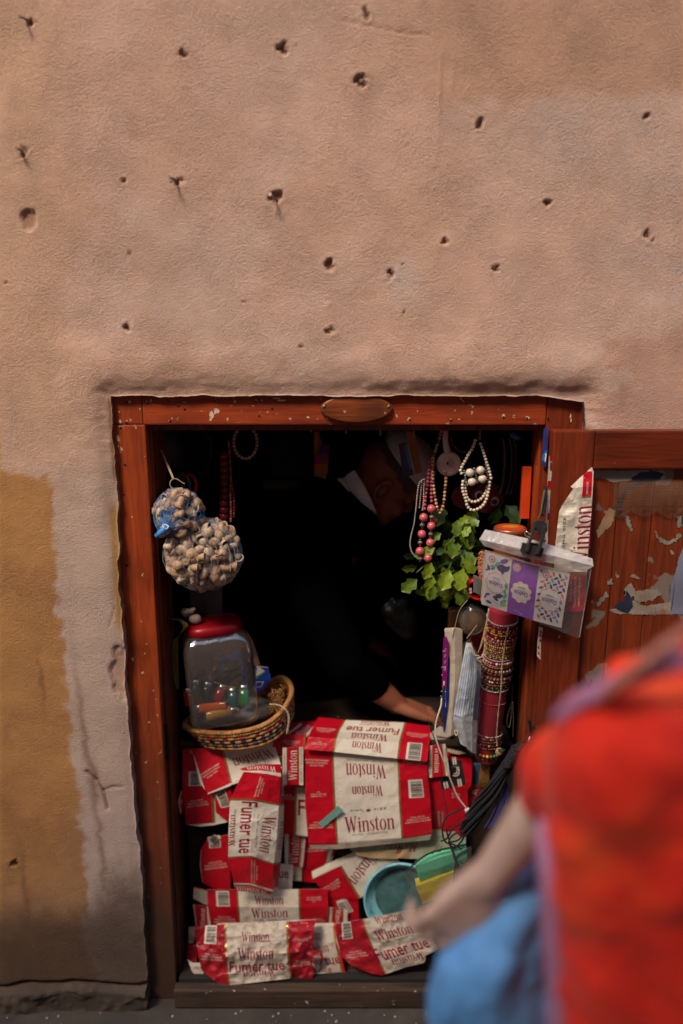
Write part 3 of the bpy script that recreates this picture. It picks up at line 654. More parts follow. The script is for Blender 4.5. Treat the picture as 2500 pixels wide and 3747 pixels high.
            n = np.cross(pv, pu); n /= np.linalg.norm(n, axis=1)[:, None] + 1e-12; n *= np.where((n * (p - np.array([0, CAMY, CAMZ]))).sum(1) > 0, -1, 1)[:, None]
            p = p + n * lift; o = len(co); co.extend(p.tolist())
            for f in bm.faces:
                ids = [v.index for v in f.verts]; k = mat_i
                if bandlist:
                    cc = q[ids].mean(0)
                    for (b, m_) in bandlist:
                        if b[0] <= cc[0] <= b[2] and b[1] <= cc[1] <= b[3]: k = s.m(m_)
                w3 = p[ids]; nn = np.cross(w3[1] - w3[0], w3[2] - w3[0])
                if (nn * n[ids[0]]).sum() < 0: ids = ids[::-1]
                fs.append([o + i for i in ids]); mi.append(k)
            bm.free()
        if not skip_base:
            ol = [s.uv(*p) for p in outline] if outline else [(0, 0), (s.W, 0), (s.W, s.H), (0, s.H)]
            bl = [((b[0] * s.W if b[0] <= 1 else b[0], b[1] * s.H, b[2] * s.W if b[2] <= 1 else b[2], b[3] * s.H), m_) for b, m_ in bands]
            emit(ol, [list(range(len(ol)))], s.m(base), 0, bl or (((-1, -1, -.5, -.5), base),))
        me = bpy.data.meshes.new(name); me.from_pydata(co, [], fs); me.update()
        me.polygons.foreach_set('material_index', mi); o = link(name, me, parent, s.mats, False)
        if label: tag(o, label, cat, group)
        if not skip_base:
            # board thickness on the base faces only
            nb = len(co)
            bm = bmesh.new(); bm.from_mesh(me); bm.verts.ensure_lookup_table()
            k = s.m(base)
        me.free_normals_split() if hasattr(me, 'free_normals_split') else None
        if not skip_base:
            isl = s._base_count(bm); fsb = [f for f in bm.faces if f.index < isl]
            r = bmesh.ops.solidify(bm, geom=fsb, thickness=thick) if False else None
            bm.faces.ensure_lookup_table()
            bm.free()
        pieces = s.pieces; s.pieces = []; co.clear(); fs.clear(); mi.clear()
        for (p, f, k, lift) in pieces: emit(p, f, k, lift)
        if co:
            # join the print onto the board so both stay one mesh
            base_me = me; allv = [tuple(v.co) for v in base_me.vertices]; allf = [list(pp.vertices) for pp in base_me.polygons]; am = [pp.material_index for pp in base_me.polygons]
            nbv = len(allv)
            if not skip_base:
                cnt = {}
                for f in allf:
                    for a, b in zip(f, f[1:] + f[:1]): cnt[(a, b)] = 1
                P_ = np.array(allv); N_ = np.zeros_like(P_)
                for f in allf:
                    nn = np.cross(P_[f[1]] - P_[f[0]], P_[f[2]] - P_[f[0]]); N_[f] += nn
                N_ /= np.linalg.norm(N_, axis=1)[:, None] + 1e-12
                back = (P_ - N_ * thick); allv += [tuple(p) for p in back]; back_m = len(s.mats); s.mats.append(KRAFT)
                nf = [[nbv + i for i in f[::-1]] for f in allf]; rim = [[b, a, nbv + a, nbv + b] for (a, b) in cnt if (b, a) not in cnt]
                allf += nf + rim; am += [back_m] * (len(nf) + len(rim))
            o_ = len(allv); allv += [tuple(c) for c in co]; allf += [[o_ + i for i in f] for f in fs]; am += mi
            me2 = bpy.data.meshes.new(name); me2.from_pydata(allv, [], allf); me2.update()
            for mm_ in s.mats: me2.materials.append(mm_)
            me2.polygons.foreach_set('material_index', am); o.data = me2; bpy.data.meshes.remove(me)
        return o
    def _base_count(s, bm): return len(bm.faces)
STD = lambda g0=.225, g1=.240, g2=.755, g3=.77, R_=RED, W_=WHITE: [((0, 0, g0, 1), R_), ((g0, 0, g1, 1), GOLD), ((g2, 0, g3, 1), GOLD), ((g3, 0, 1, 1), R_)]
GC = 'cigarette cartons flattened over the counter front'
def small3(s, x, y, h, ang=0, mt=INKW, lines=('FULL-RICH', 'TOBACCO FLAVOR', 'AMERICAN BLEND'), ws=(.55, .9, 1), w=130, gap=1.55):
    a = R(ang); n = (len(lines) - 1) / 2
    c = s.uv(x, y)
    for i, t in enumerate(lines):
        off = (i - n) * h * gap
        s.text(t, c[0] + math.sin(a) * off, c[1] + math.cos(a) * off, h, ang, mt, 'wide', w * ws[i], local=True)
TAX = dict(lines=('U.S. TAX EXEMPT', 'FOR USE OUTSIDE', 'U.S.'), ws=(1, 1, .2))
def crown(s, x, y, h, mt=INK):
    c = s.uv(x, y); q = [(-.5,.4),(.5,.4),(.5,.2),(.62,-.3),(.3,0),(.18,-.42),(0,-.1),(-.18,-.42),(-.3,0),(-.62,-.3),(-.5,.2)]
    s.poly([(c[0] + a * h, c[1] + b * h) for a, b in q], mt, .0004, True); s.rect(c[0], c[1] - h * .55, h * .12, h * .25, 0, mt, .0004, True)
def carton(s, name='flat_carton', base=WHITE, bands=None, outline=None, label='', **k):
    return s.build(name, base, STD() if bands is None else bands, outline, label=label, cat='carton', group=GC, **k)
# 1 lower sheet of the big centre pair
s = Sheet('G', [[(165,355,.118),(445,380,.116),(1070,445,.114),(1345,475,.116)],
                [(175,705,.108),(455,690,.105),(1080,660,.104),(1350,650,.106)],
                [(175,900,.103),(465,890,.101),(1085,850,.099),(1370,835,.102)],
                [(205,1268,.094),(490,1262,.092),(1110,1215,.090),(1390,1170,.093)],
                [(232,1325,.099),(500,1325,.097),(1110,1262,.096),(1362,1238,.098)]], seed=1)
T = s.text
T('Fumer tue', 770, 405, 75, 180, INK, 'bold', 520); T('FILTER · CIGARETTES', 750, 480, 17, 180, INKK, 'wide', 345)
T('Winston', 757, 585, 143, 180, INK, 'serif', 378); T('Winston', 768, 770, 102, 180, INK, 'serif', 292)
T('KING', 665, 955, 19, 0, INKK, 'wide', 118); T('SIZE', 893, 940, 19, 0, INKK, 'wide', 120); crown(s, 778, 952, 36)
T('Winston', 790, 1078, 150, 1, INK, 'serif', 475); T('FILTER · CIGARETTES', 795, 1177, 17, 1, INKK, 'wide', 342)
small3(s, 286, 500, 13, 180, w=230); small3(s, 300, 802, 12, 180, w=145, **TAX); small3(s, 322, 1092, 15, 0, w=230); small3(s, 1253, 1037, 15, 1, w=235)
small3(s, 1215, 497, 12, 180, w=225); s.barcode(1236, 745, 138, 178, 1)
b = STD() ; b += [((0, .945, 1, 1), WORN), ((0, .945, .235, .952), RED)]
c1 = carton(s, bands=b, label='largest flattened carton, hanging at the centre of the counter with teal tape on it')
s = Sheet('G', [[(300,1078,.0895),(492,910,.0885)],[(348,1120,.0895),(540,958,.0885)]], crum=.0003, ridge=.0002, step=40)
s.build('tape', mat('teal_tape', (.17, .36, .30), .5, bump=.4), parent=c1)
# 2 upper sheet, folding back over the counter edge
s = Sheet('G', [[(300,62,.242),(560,90,.236),(1135,115,.232),(1372,150,.222)],
                [(235,180,.178),(495,200,.175),(1100,238,.165),(1370,262,.160)],
                [(205,252,.118),(470,268,.116),(1085,305,.114),(1362,325,.117)],
                [(168,370,.101),(450,395,.099),(1065,460,.098),(1342,487,.099)]], seed=3, crum=.0012)
T = s.text
T('Winston', 850, 118, 40, 180, INK, 'serif', 285); T('KING SIZE CIGARETTES', 840, 138, 12, 180, INKK, 'wide', 300); T('Fumer tue', 822, 192, 62, 180, INK, 'bold', 520)
T('FILTER · CIGARETTES', 778, 226, 12, 180, INKK, 'wide', 270); T('Winston', 790, 256, 66, 180, INK, 'serif', 345); T('Winston', 765, 345, 92, 180, INK, 'serif', 280)
small3(s, 370, 190, 10, 180, w=190); small3(s, 312, 312, 10, 180, w=140, **TAX); small3(s, 1245, 238, 10, 180, w=215); s.barcode(1215, 390, 138, 148, 0)
carton(s, label='flattened carton bent back over the counter edge beside the shopkeeper’s hand')
# 3 red sheet left of the centre pair with a barcode
s = Sheet('F', [[(1010,240,.150),(1345,250,.150)],[(985,450,.132),(1335,450,.130)],[(960,800,.128),(1330,800,.126)]], seed=5)
small3(s, 1190, 340, 12, 178, w=180); s.barcode(1062, 545, 75, 140, 2); s.barcode(1090, 830, 40, 120, 0)
carton(s, base=RED, bands=[((.93,0,.96,.3),GOLD)], label='red carton panel tucked behind the upright white lettered strip, left of centre')
s = Sheet('F', [[(1190,120,.24),(1475,108,.235)],[(1075,232,.175),(1400,280,.17)]], seed=7)
T = s.text; s.rect(1215, 198, 34, 170, -22, WHITE, .0003); s.rect(1400, 200, 34, 170, -22, WHITE, .0003); T('Winston', 1312, 205, 80, 68, INKW, 'serif', 130)
carton(s, base=RED, bands=[], label='small carton end lying on the counter between basket and centre carton')
# 4 upright end strip
s = Sheet('F', [[(1095,388,.112),(1310,380,.110)],[(1096,770,.108),(1312,780,.106)]], seed=8, crum=.0008)
T = s.text; T('Winston', 1200, 572, 93, 90, INKW, 'serif', 315); T('TEN PACKS OF TWENTY', 1115, 570, 13, 90, INKK, 'wide', 260); T('KING SIZE FILTER CIGARETTES', 1289, 570, 13, 90, INKK, 'wide', 350)
carton(s, base=RED, bands=[((0,0,.19,1),WHITE),((.19,0,.225,1),GOLD),((.775,0,.81,1),GOLD),((.81,0,1,1),WHITE)], label='narrow red carton end with white vertical lettering, left of the big centre carton')
# 5 panel with big F, behind
s = Sheet('F', [[(1080,770,.140),(1215,775,.139),(1420,775,.138)],[(1096,1285,.134),(1200,1292,.133),(1440,1325,.132)]], seed=9)
T = s.text; T('Fu', 1330, 1008, 170, 0, INK, 'bold', 170); small3(s, 1140, 900, 14, 0, w=170)
carton(s, bands=[((0,0,.385,1),RED),((.385,0,.45,1),GOLD)], label='carton panel with one large letter F, mostly behind the centre carton')
# 6 sheet under the basket, turned upside down
s = Sheet('F', [[(150,400,.150),(470,370,.146),(1010,320,.142)],[(300,870,.118),(565,752,.114),(1150,590,.112)]], seed=11, crum=.003)
T = s.text; T('Winston', 790, 495, 125, 188, INK, 'serif', 430); small3(s, 350, 640, 17, 196, w=240)
carton(s, bands=[((0,0,.33,1),RED),((.33,0,.352,1),GOLD)], outline=[(155,405),(1000,325),(1090,600),(560,760),(545,790),(320,872),(230,750)], label='upside down carton sloping out from under the basket')
# 7 left column
s = Sheet('F', [[(52,395,.165),(540,380,.160)],[(48,790,.138),(530,770,.136)],[(85,1195,.132),(540,1160,.130)]], seed=13)
T = s.text; small3(s, 205, 965, 17, 5, w=235); T('Fu', 440, 1000, 130, 0, INK, 'bold', 90); s.barcode(185, 708, 135, 150, 0); small3(s, 200, 438, 10, 180, w=150)
carton(s, bands=[((0,0,.62,1),RED),((.62,0,.68,1),GOLD)], outline=[(52,395),(540,380),(535,1160),(380,1195),(240,1212),(90,1192)], label='red carton panel at the far left of the counter front, below the basket')
s = Sheet('F', [[(385,862,.122),(560,795,.118)],[(400,1065,.121),(570,1190,.118)]], seed=14)
s.barcode(470, 920, 120, 180, 20)
carton(s, base=RED, bands=[], label='small red carton corner with a tilted barcode, left of the hanging carton')
s = Sheet('F', [[(40,830,.128),(60,830,.14)],[(10,940,.122),(50,940,.135)],[(30,1070,.126),(65,1080,.14)]], seed=15)
s.text('U', 28, 950, 40, 80, INKW); carton(s, base=RED, bands=[((0,0,.2,1),WHITE)], label='curled sliver of red carton at the left jamb')
# 8 hanging carton "Fumer tue"
s = Sheet('F', [[(690,640,.080),(880,655,.076),(1075,692,.082),(1090,700,.10)],
                [(548,918,.074),(800,925,.064),(1057,975,.074),(1112,968,.108)],
                [(530,1300,.070),(770,1300,.058),(1035,1330,.070),(1100,1320,.104)],
                [(485,235,.074,'H'),(700,222,.060,'H'),(920,300,.072,'H'),(985,285,.106,'H')],
                [(540,485,.080,'H'),(700,490,.070,'H'),(905,548,.080,'H'),(960,520,.110,'H')]], seed=17, crum=.0035, ridge=.002)
T = s.text
T('Fumer tue', 735, 1225, 150, -91, INK, 'bold', 560); T('Winston', 945, 1290, 130, -91, INK, 'serif', 385); T('FILTER · CIGARETTES', 830, 1265, 17, -91, INKK, 'wide', 360)
T('KING SIZE CIGARETTES', 595, 1225, 17, 90, INKK, 'wide', 380); T('Winston', 560, 1260, 60, 90, INK, 'serif', 330); T('Winston', 1085, 1290, 40, -91, INK, 'serif', 300)
small3(s, 862, 800, 17, -90, w=225); c = s.uv(735, 370, 'H')
for i, (t_, ww) in enumerate((('FULL-RICH', 140), ('TOBACCO FLAVOR', 225), ('AMERICAN BLEND', 230))): T(t_, c[0] + 26 - i * 28, c[1], 16, -90, INKW, 'wide', ww, local=True)
s.barcode(1095, 830, 30, 120, 0)
gl = lambda y: s.uv(800, y)[1] / s.H
g0 = gl(918) + .004; g1 = s.uv(700, 222, 'H')[1] / s.H; g2 = s.uv(700, 478, 'H')[1] / s.H
carton(s, bands=[((0,0,1,g0),WORNRED if False else RED),((0,g0,1,g0+.018),GOLD),((0,g1-.014,1,g1),GOLD),((0,g1,1,1),RED),((0,g2,1,1),WHITE)],
       label='crumpled carton hanging on end with large dark red French words running down it')
s = Sheet('F', [[(650,605,.085),(860,560,.078),(1082,560,.086)],[(690,640,.079),(880,650,.073),(1078,690,.080)]], seed=18, crum=.0015)
s.text('Winston', 880, 600, 52, 178, INKW, 'serif', 300)
carton(s, base=RED, bands=[((0,.72,1,1),WHITE)], label='folded top edge of the hanging carton where black thread ties it')
s = Sheet('H', [[(538,500,.079),(720,505,.069),(905,555,.079)],[(548,548,.083),(720,560,.074),(895,582,.084)]], seed=19, crum=.001)
s.text('Winston', 715, 545, 42, 178, INKW, 'serif', 300)
carton(s, base=RED, bands=[], label='folded bottom lip of the hanging carton with upside down white letters')
m = MB(); m.tube([P('F', 875, 395, .10), P('F', 860, 450, .095), P('F', 835, 520, .085), P('F', 815, 565, .076)], .0007, 5)
m.tube([P('F', 862, 440, .10), P('F', 905, 510, .085), P('F', 918, 560, .076)], .0007, 5); m.tube([P('F', 870, 400, .1), P('F', 850, 500, .088), P('F', 890, 520, .085), P('F', 868, 455, .093)], .0006, 5)
tag(m.build('thread', mat('black_thread', (.015, .013, .015), .7)), 'thin black thread tying the hanging carton below the basket', 'thread')
# 9 dim column right of it
s = Sheet('H', [[(1022,-30,.150),(1240,-10,.148)],[(1028,312,.146),(1205,322,.144)]], seed=20)
T = s.text; T('Winston', 1117, 140, 88, 90, INKW, 'serif', 300); T('KING SIZE FILTER CIGARETTES', 1192, 150, 12, 90, INKK, 'wide', 260)
carton(s, base=RED, bands=[((0,0,.18,1),WHITE),((.18,0,.22,1),GOLD),((.76,0,.80,1),GOLD),((.8,0,.95,1),WHITE)], label='shadowed upright carton end with white lettering, below the centre carton')
s = Sheet('H', [[(1180,-60,.158),(1560,-40,.156)],[(1185,300,.154),(1480,260,.152)],[(1180,462,.152),(1310,470,.15)]], seed=21)
T = s.text; T('TOBACCO FLAVOR', 1330, 142, 14, 0, INKW, 'wide', 200); T('AMERICAN BLEND', 1330, 165, 14, 0, INKW, 'wide', 210); T('Fu', 1540, 170, 90, 0, INK, 'bold', 100)
carton(s, base=RED, bands=[((.78,0,.82,.6),GOLD),((.82,0,1,.7),WHITE)], label='shadowed red carton panel below the centre carton’s left corner')
s = Sheet('H', [[(1055,318,.148),(1188,315,.147)],[(1062,450,.146),(1186,455,.145)]], seed=22); s.text('.', 1100, 400, 3, 0)
carton(s, base=WORN, bands=[], label='small stained beige carton flap under the shadowed upright end')
s = Sheet('H', [[(800,270,.135),(1105,300,.133)],[(850,532,.131),(1094,536,.130)]], seed=23)
s.text('tue', 995, 372, 105, 0, INK, 'bold', 130); s.text('KING', 960, 465, 12, 180, INKK, 'wide', 60)
carton(s, base=WHITE, bands=[((0,0,.3,.35),RED)], label='white carton panel ending in dark red letters, right of the hanging carton’s foot')
# 10 left, torn top
s = Sheet('H', [[(215,10,.145),(505,0,.142)],[(205,300,.136),(505,290,.134)],[(235,535,.134),(505,535,.132)]], seed=24, crum=.003)
T = s.text; small3(s, 362, 300, 17, 6, w=220); s.barcode(356, 92, 110, 85, 4)
carton(s, base=RED, bands=[((0,0,.05,1),WORN)], outline=[(222,150),(290,40),(410,25),(505,5),(505,530),(345,525),(238,470),(212,300)], label='torn red carton panel left of the hanging carton’s lower half')
s = Sheet('H', [[(285,35,.139),(400,15,.137)],[(300,95,.136),(420,45,.134)]], seed=25); s.barcode(345, 55, 95, 60, 28, mt=WORN)
carton(s, base=WORN, bands=[], label='curled scrap with half a barcode on the torn red panel')
# 11 long low carton
s = Sheet('H', [[(283,535,.120),(565,535,.117),(1162,532,.115),(1435,530,.118)],[(290,700,.112),(578,702,.108),(1165,705,.107),(1440,702,.110)],[(318,885,.118),(592,885,.115),(1172,870,.114),(1442,855,.116)]], seed=26)
T = s.text; T('Winston', 870, 635, 88, 1, INK, 'serif', 272); T('Winston', 880, 760, 92, 1, INK, 'serif', 350); T('FILTER · CIGARETTES', 885, 825, 15, 0, INKK, 'wide', 320); T('Fumer tue', 880, 872, 50, 0, INK, 'bold', 500)
small3(s, 1305, 630, 13, 0, w=140, **TAX); small3(s, 450, 820, 14, 0, w=220); small3(s, 1335, 832, 12, 0, w=170); s.barcode(433, 622, 125, 150, 0)
carton(s, bands=STD(.243,.256,.755,.77), label='long flattened carton lying crosswise in the second row from the bottom')
s = Sheet('H', [[(155,510,.105),(285,540,.119)],[(150,620,.108),(290,682,.118)]], seed=27); s.text('.', 200, 560, 3)
carton(s, base=WORN, bands=[((0,0,1,.08),RED)], outline=[(157,510),(285,542),(292,684),(245,672),(150,620)], label='worn white end flap at the left of the long low carton')
s = Sheet('H', [[(148,675,.112),(315,700,.118)],[(175,900,.112),(325,890,.118)]], seed=28, crum=.001)
s.text('Winston', 238, 800, 50, 86, INKW, 'serif', 170); carton(s, base=RED, bands=[((0,0,.08,1),WORN),((.78,0,.96,1),WHITE)], label='upright carton end with white lettering below the worn white flap')
# 12 bottom crumpled carton
s = Sheet('H', [[(200,885,.085),(450,868,.070),(1040,845,.066),(1330,822,.080)],[(190,1000,.052),(455,985,.040),(1042,950,.037),(1330,930,.048)],
                [(185,1180,.034),(465,1190,.020),(1048,1140,.018),(1330,1120,.034)],[(180,1330,.032),(478,1330,.022),(1060,1270,.020),(1330,1260,.034)],[(180,1490,.020),(492,1452,.012),(1078,1385,.020),(1330,1400,.03)]], seed=30, crum=.006, ridge=.0065, step=17)
T = s.text; T('Winston', 745, 988, 92, -3, INK, 'serif', 268); T('Winston', 745, 1148, 108, -3, INK, 'serif', 345); T('FILTER · CIGARETTES', 750, 1205, 14, -3, INKK, 'wide', 330)
T('Fumer tue', 755, 1262, 112, -3, INK, 'bold', 540); T('Winston', 780, 1345, 62, 178, INK, 'serif', 300); T('KING', 830, 850, 12, 180, INKK, 'wide', 120)
small3(s, 328, 1180, 15, -2, w=215); small3(s, 1175, 1025, 11, 0, w=140, **TAX); small3(s, 1185, 1235, 14, 4, w=180); s.barcode(316, 968, 122, 170, -3)
carton(s, base=WORN, bands=STD(.243,.256,.757,.772,WORNRED,WORN), outline=[(385,862),(620,852),(1040,832),(1330,820),(1310,880),(1300,960),(1240,990),(1185,1045),(1165,1080),(1220,1120),(1250,1180),(1290,1240),(1310,1330),(1285,1388),(1080,1386),(480,1452),(428,1460),(330,1385),(235,1310),(205,1200),(185,1060),(255,950)],
       label='badly crumpled dirty carton sticking out over the threshold, lowest at the left')
s = Sheet('H', [[(1165,1075,.040),(1260,1120,.030),(1375,1120,.036)],[(1210,1180,.038),(1290,1190,.022),(1400,1190,.03)],[(1255,1290,.045),(1310,1280,.03),(1345,1330,.04)]], seed=31, crum=.004, ridge=.006, step=14)
for i in range(7): s.rect(1330, 1160 + i * 20, 90, 6, 38, WORN, .0005)
carton(s, base=WORNRED, bands=[((.0,.75,1,1),WORN)], label='torn curled carton end with white stripes at the right of the crumpled carton')
def scrap(rows, bs, lb, out=None, crop='H', seed=1, **k):
    s = Sheet(crop, rows, seed=seed, crum=.004, ridge=.005, step=16); s.rect(*s.uv(rows[0][0][0] + 20, rows[0][0][1] + 20), 5, 3, 0, KRAFT, local=True)
    o = s.build('paper_scrap', bs, [], out, label=lb, cat='scrap', group='torn scraps of carton', **k); return o
scrap([[(105,893,.10),(190,905,.105)],[(105,1050,.10),(180,1045,.105)]], WORN, 'torn white scrap at the left jamb above the threshold', [(108,895),(165,892),(190,920),(165,1000),(155,1048),(105,1048)], seed=1)
scrap([[(165,890,.092),(275,890,.09)],[(175,1060,.09),(255,960,.088)]], WORNRED, 'torn red scrap beside the crumpled carton’s barcode', seed=2)
scrap([[(105,1065,.095),(184,1070,.088)],[(90,1205,.085),(182,1232,.08)]], WORNRED, 'dark curled scrap left of the crumpled carton', seed=3)
scrap([[(95,1200,.065),(220,1232,.05)],[(150,1372,.042),(255,1388,.038)]], WORN, 'white curled scrap resting on the threshold at the left', [(95,1205),(150,1235),(215,1235),(222,1290),(250,1320),(248,1370),(225,1390),(170,1360),(140,1320)], seed=4)
# 13 between the two crumpled ones
s = Sheet('I', [[(-120,800,.105),(190,787,.102)],[(-120,975,.075),(215,955,.07)],[(-100,1240,.046),(278,1235,.046)]], seed=33, crum=.003, ridge=.002)
T = s.text; T('Winston', -40, 900, 85, 0, INK, 'serif', 190); T('Winston', 10, 1015, 85, 5, INK, 'serif', 230); T('tue', 155, 1108, 90, 6, INK, 'bold', 130); T('Winston', 70, 1210, 60, 180, INK, 'serif', 160)
carton(s, base=WORN, bands=[((.9,0,.945,1),GOLD),((.945,0,1,1),RED)], label='half hidden white carton face between the two crumpled cartons')
# 14 right crumpled carton
s = Sheet('I', [[(190,798,.062),(395,762,.050),(915,662,.046),(1180,610,.056)],[(198,920,.054),(430,880,.042),(960,765,.040),(1230,720,.05)],
                [(240,1090,.046),(490,1040,.036),(1030,930,.036),(1300,890,.05)],[(330,1170,.036),(560,1170,.028),(1075,1035,.034),(1340,980,.05)],[(420,1250,.036),(600,1255,.026),(1085,1130,.034),(1350,1060,.05)]], seed=35, crum=.005, ridge=.004, step=17)
T = s.text; T('Winston', 655, 748, 72, 0, INK, 'serif', 240); T('Winston', 700, 868, 105, 2, INK, 'serif', 325); T('FILTER · CIGARETTES', 735, 935, 15, 2, INKK, 'wide', 290)
T('Fumer tue', 765, 1012, 112, 3, INK, 'bold', 480); T('Winston', 825, 1112, 66, 182, INK, 'serif', 280); small3(s, 370, 1062, 14, -3, w=170); s.barcode(287, 855, 85, 150, -4); T('KING SIZE CIGARETTES', 800, 1058, 11, 182, INKK, 'wide', 300)
carton(s, base=WORN, bands=STD(.243,.256,.757,.772,WORNRED,WORN), outline=[(195,800),(390,762),(640,715),(900,665),(1010,650),(1170,612),(1300,890),(1068,1035),(982,1078),(985,1118),(970,1142),(800,1182),(600,1252),(520,1240),(440,1215),(330,1165),(262,1100),(195,960)],
       label='dirty tilted carton over the right part of the threshold with large French words')
# 15 tilted carton left of the bowl
s = Sheet('I', [[(-22,335,.135),(190,232,.132),(640,40,.130)],[(-14,395,.131),(205,288,.128),(660,95,.126)],[(110,560,.128),(378,588,.126),(800,330,.124)]], seed=37, crum=.002)
T = s.text; T('Winston', 450, 300, 95, 203, INK, 'serif', 350); T('FILTER · CIGARETTES', 440, 232, 16, 203, INKK, 'wide', 230); small3(s, 172, 462, 14, 200, w=180)
carton(s, bands=[((0,.2,.36,1),RED),((.36,.2,.385,1),GOLD)], label='tilted upside down carton between the long low carton and the turquoise bowl')
s = Sheet('I', [[(115,470,.133),(385,560,.131)],[(115,800,.128),(400,790,.126)]], seed=38)
s.barcode(270, 645, 130, 105, -60); carton(s, base=RED, bands=[], label='red carton panel with a slanting barcode beside the bowl')
s = Sheet('I', [[(125,650,.118),(295,672,.117)],[(122,800,.117),(292,805,.116)]], seed=39, crum=.0008)
s.text('Winston', 212, 760, 48, -90, INKW, 'serif', 185); carton(s, base=RED, bands=[((0,0,.18,1),WHITE),((.18,0,.24,1),GOLD),((.74,0,.8,1),GOLD),((.8,0,1,1),WHITE)], label='tiny upright carton end at the right of the long low carton')
# 16 right hand group
s = Sheet('T', [[(740,120,.20),(1112,285,.19)],[(700,300,.135),(1112,400,.132)],[(690,560,.126),(1090,606,.124)],[(705,790,.124),(1075,800,.122)],[(730,1120,.126),(1050,1080,.124)]], seed=41, crum=.002)
for (cx, cy, w_, h_) in ((975,465,120,250),(868,560,105,120)): s.rect(cx, cy, w_, h_, 14, mat('sticker_black', (.02, .02, .022), .4), .0004)
for (cx, cy, w_, h_, a) in ((938,355,14,70,14),(958,350,14,70,14),(988,562,15,75,14),(1010,556,15,75,14),(856,585,15,60,14),(880,580,15,60,14)): s.rect(cx, cy, w_, h_, a, INKW, .0007)
c = s.uv(975, 460)
for (r_, x0) in ((44, 0), (24, 8)):
    for i in range(7):
        a, b_ = math.pi * (i - 2) / 8, math.pi * (i - 1) / 8
        s.poly([(c[0] - 20 + x0 * 0 + math.cos(t_) * q, c[1] + math.sin(t_) * q) for t_, q in ((a, r_), (b_, r_), (b_, r_ - 10), (a, r_ - 10))], INKW, .0007, True)
    s.rect(c[0] - 20 + r_ * .74, c[1] - 36, 10, 34, 20, INKW, .0007, True)
s.text('JUVENTUS', 955, 408, 12, 14, INKW, 'wide', 75)
for i, t_ in enumerate(('8= 10', '8= 1.5', '8= 16')): s.text(t_, 962, 662 + i * 18, 12, 0, INKW, 'sans', 75)
s.rect(800, 905, 16, 140, 0, GREY, .0003); s.rect(836, 905, 16, 140, 0, GREY, .0003); s.text('oro', 950, 975, 85, 0, INK, 'bold', 170)
carton(s, base=RED, bands=[], outline=[(745,130),(850,150),(1112,290),(1110,580),(1075,640),(1078,800),(1040,1000),(1040,1090),(735,1120),(700,800),(690,420)], label='tall red carton with two black striped stickers, right of the centre carton')
scrap([[(862,130,.185),(1105,280,.182)],[(870,250,.150),(1100,330,.146)]], KRAFT, 'ripped brown cardboard face with a scribble, above the black stickers', [(870,150),(960,190),(1010,200),(1105,285),(1000,290),(905,315),(880,260)], 'T', seed=5)
s = Sheet('T', [[(712,205,.125),(862,188,.122)],[(703,512,.114),(906,490,.112)]], seed=42, crum=.001)
T = s.text; T('Winston', 785, 340, 52, -93, INKW, 'serif', 240); T('FILTER CIGARETTES', 722, 370, 12, -91, INKK, 'wide', 230); T('TEN PACKS OF TWENTY', 870, 320, 12, -95, INKK, 'wide', 190)
carton(s, base=RED, bands=[((0,0,.15,1),WHITE),((.15,0,.19,1),GOLD),((.76,0,.82,1),GOLD),((.82,0,1,1),WHITE)], label='upright carton end with downward white lettering, right of the centre carton')
s = Sheet('T', [[(1105,570,.150),(1215,598,.148)],[(1040,900,.146),(1150,900,.145)]], seed=43)
s.text('W', 1140, 650, 50, -90, INKW, 'serif', 60); carton(s, base=WORNRED, bands=[], label='dark red carton end standing at the right behind the black laces')
PALEG = mat('pale_green_board', (.40, .42, .30), .55, var=.12, vs=14, bump=.2, dirt=((.36, .22, .12), .25, 30))
s = Sheet('T', [[(-40,1120,.122),(480,900,.128),(1050,830,.13)],[(-70,1200,.116),(420,1160,.118),(1065,1130,.122)],[(10,1262,.112),(360,1290,.114),(1080,1260,.118)]], seed=44, crum=.002)
T = s.text; s.text('Marlboro', 428, 1182, 80, 179, INK, 'serif', 310); s.rect(411, 1205, 12, 70, 0, INK); s.rect(437, 1205, 12, 70, 0, INK)
T('touch', 800, 1005, 18, 0, GREY, 'wide', 125); T('FINE', 800, 1075, 14, 0, GREY, 'wide', 70); T('TOUCH', 930, 1085, 12, 0, GREY, 'wide', 90)
for i in range(9): s.rect(790, 935 + i * 9, 150 - abs(i - 4) * 8, 2, 0, GREY)
s.poly([(960,960),(1010,930),(1050,940),(1050,1075),(1010,1070),(970,1030)], RED)
for (cx, cy) in ((770,1160),(800,1160),(825,1165),(785,1180),(812,1182)): s.rect(cx, cy, 14, 12, 30, GREY)
carton(s, base=PALEG, bands=[((0,.8,.55,1),mat('stained_board', (.40,.24,.12), .8, var=.35, vs=30, bump=.5, bs=80))], outline=[(-40,1130),(300,1050),(480,960),(735,850),(1050,830),(1065,1250),(640,1290),(420,1282),(150,1280),(20,1255),(-50,1190)], label='pale green carton with upside down red lettering under the centre carton')
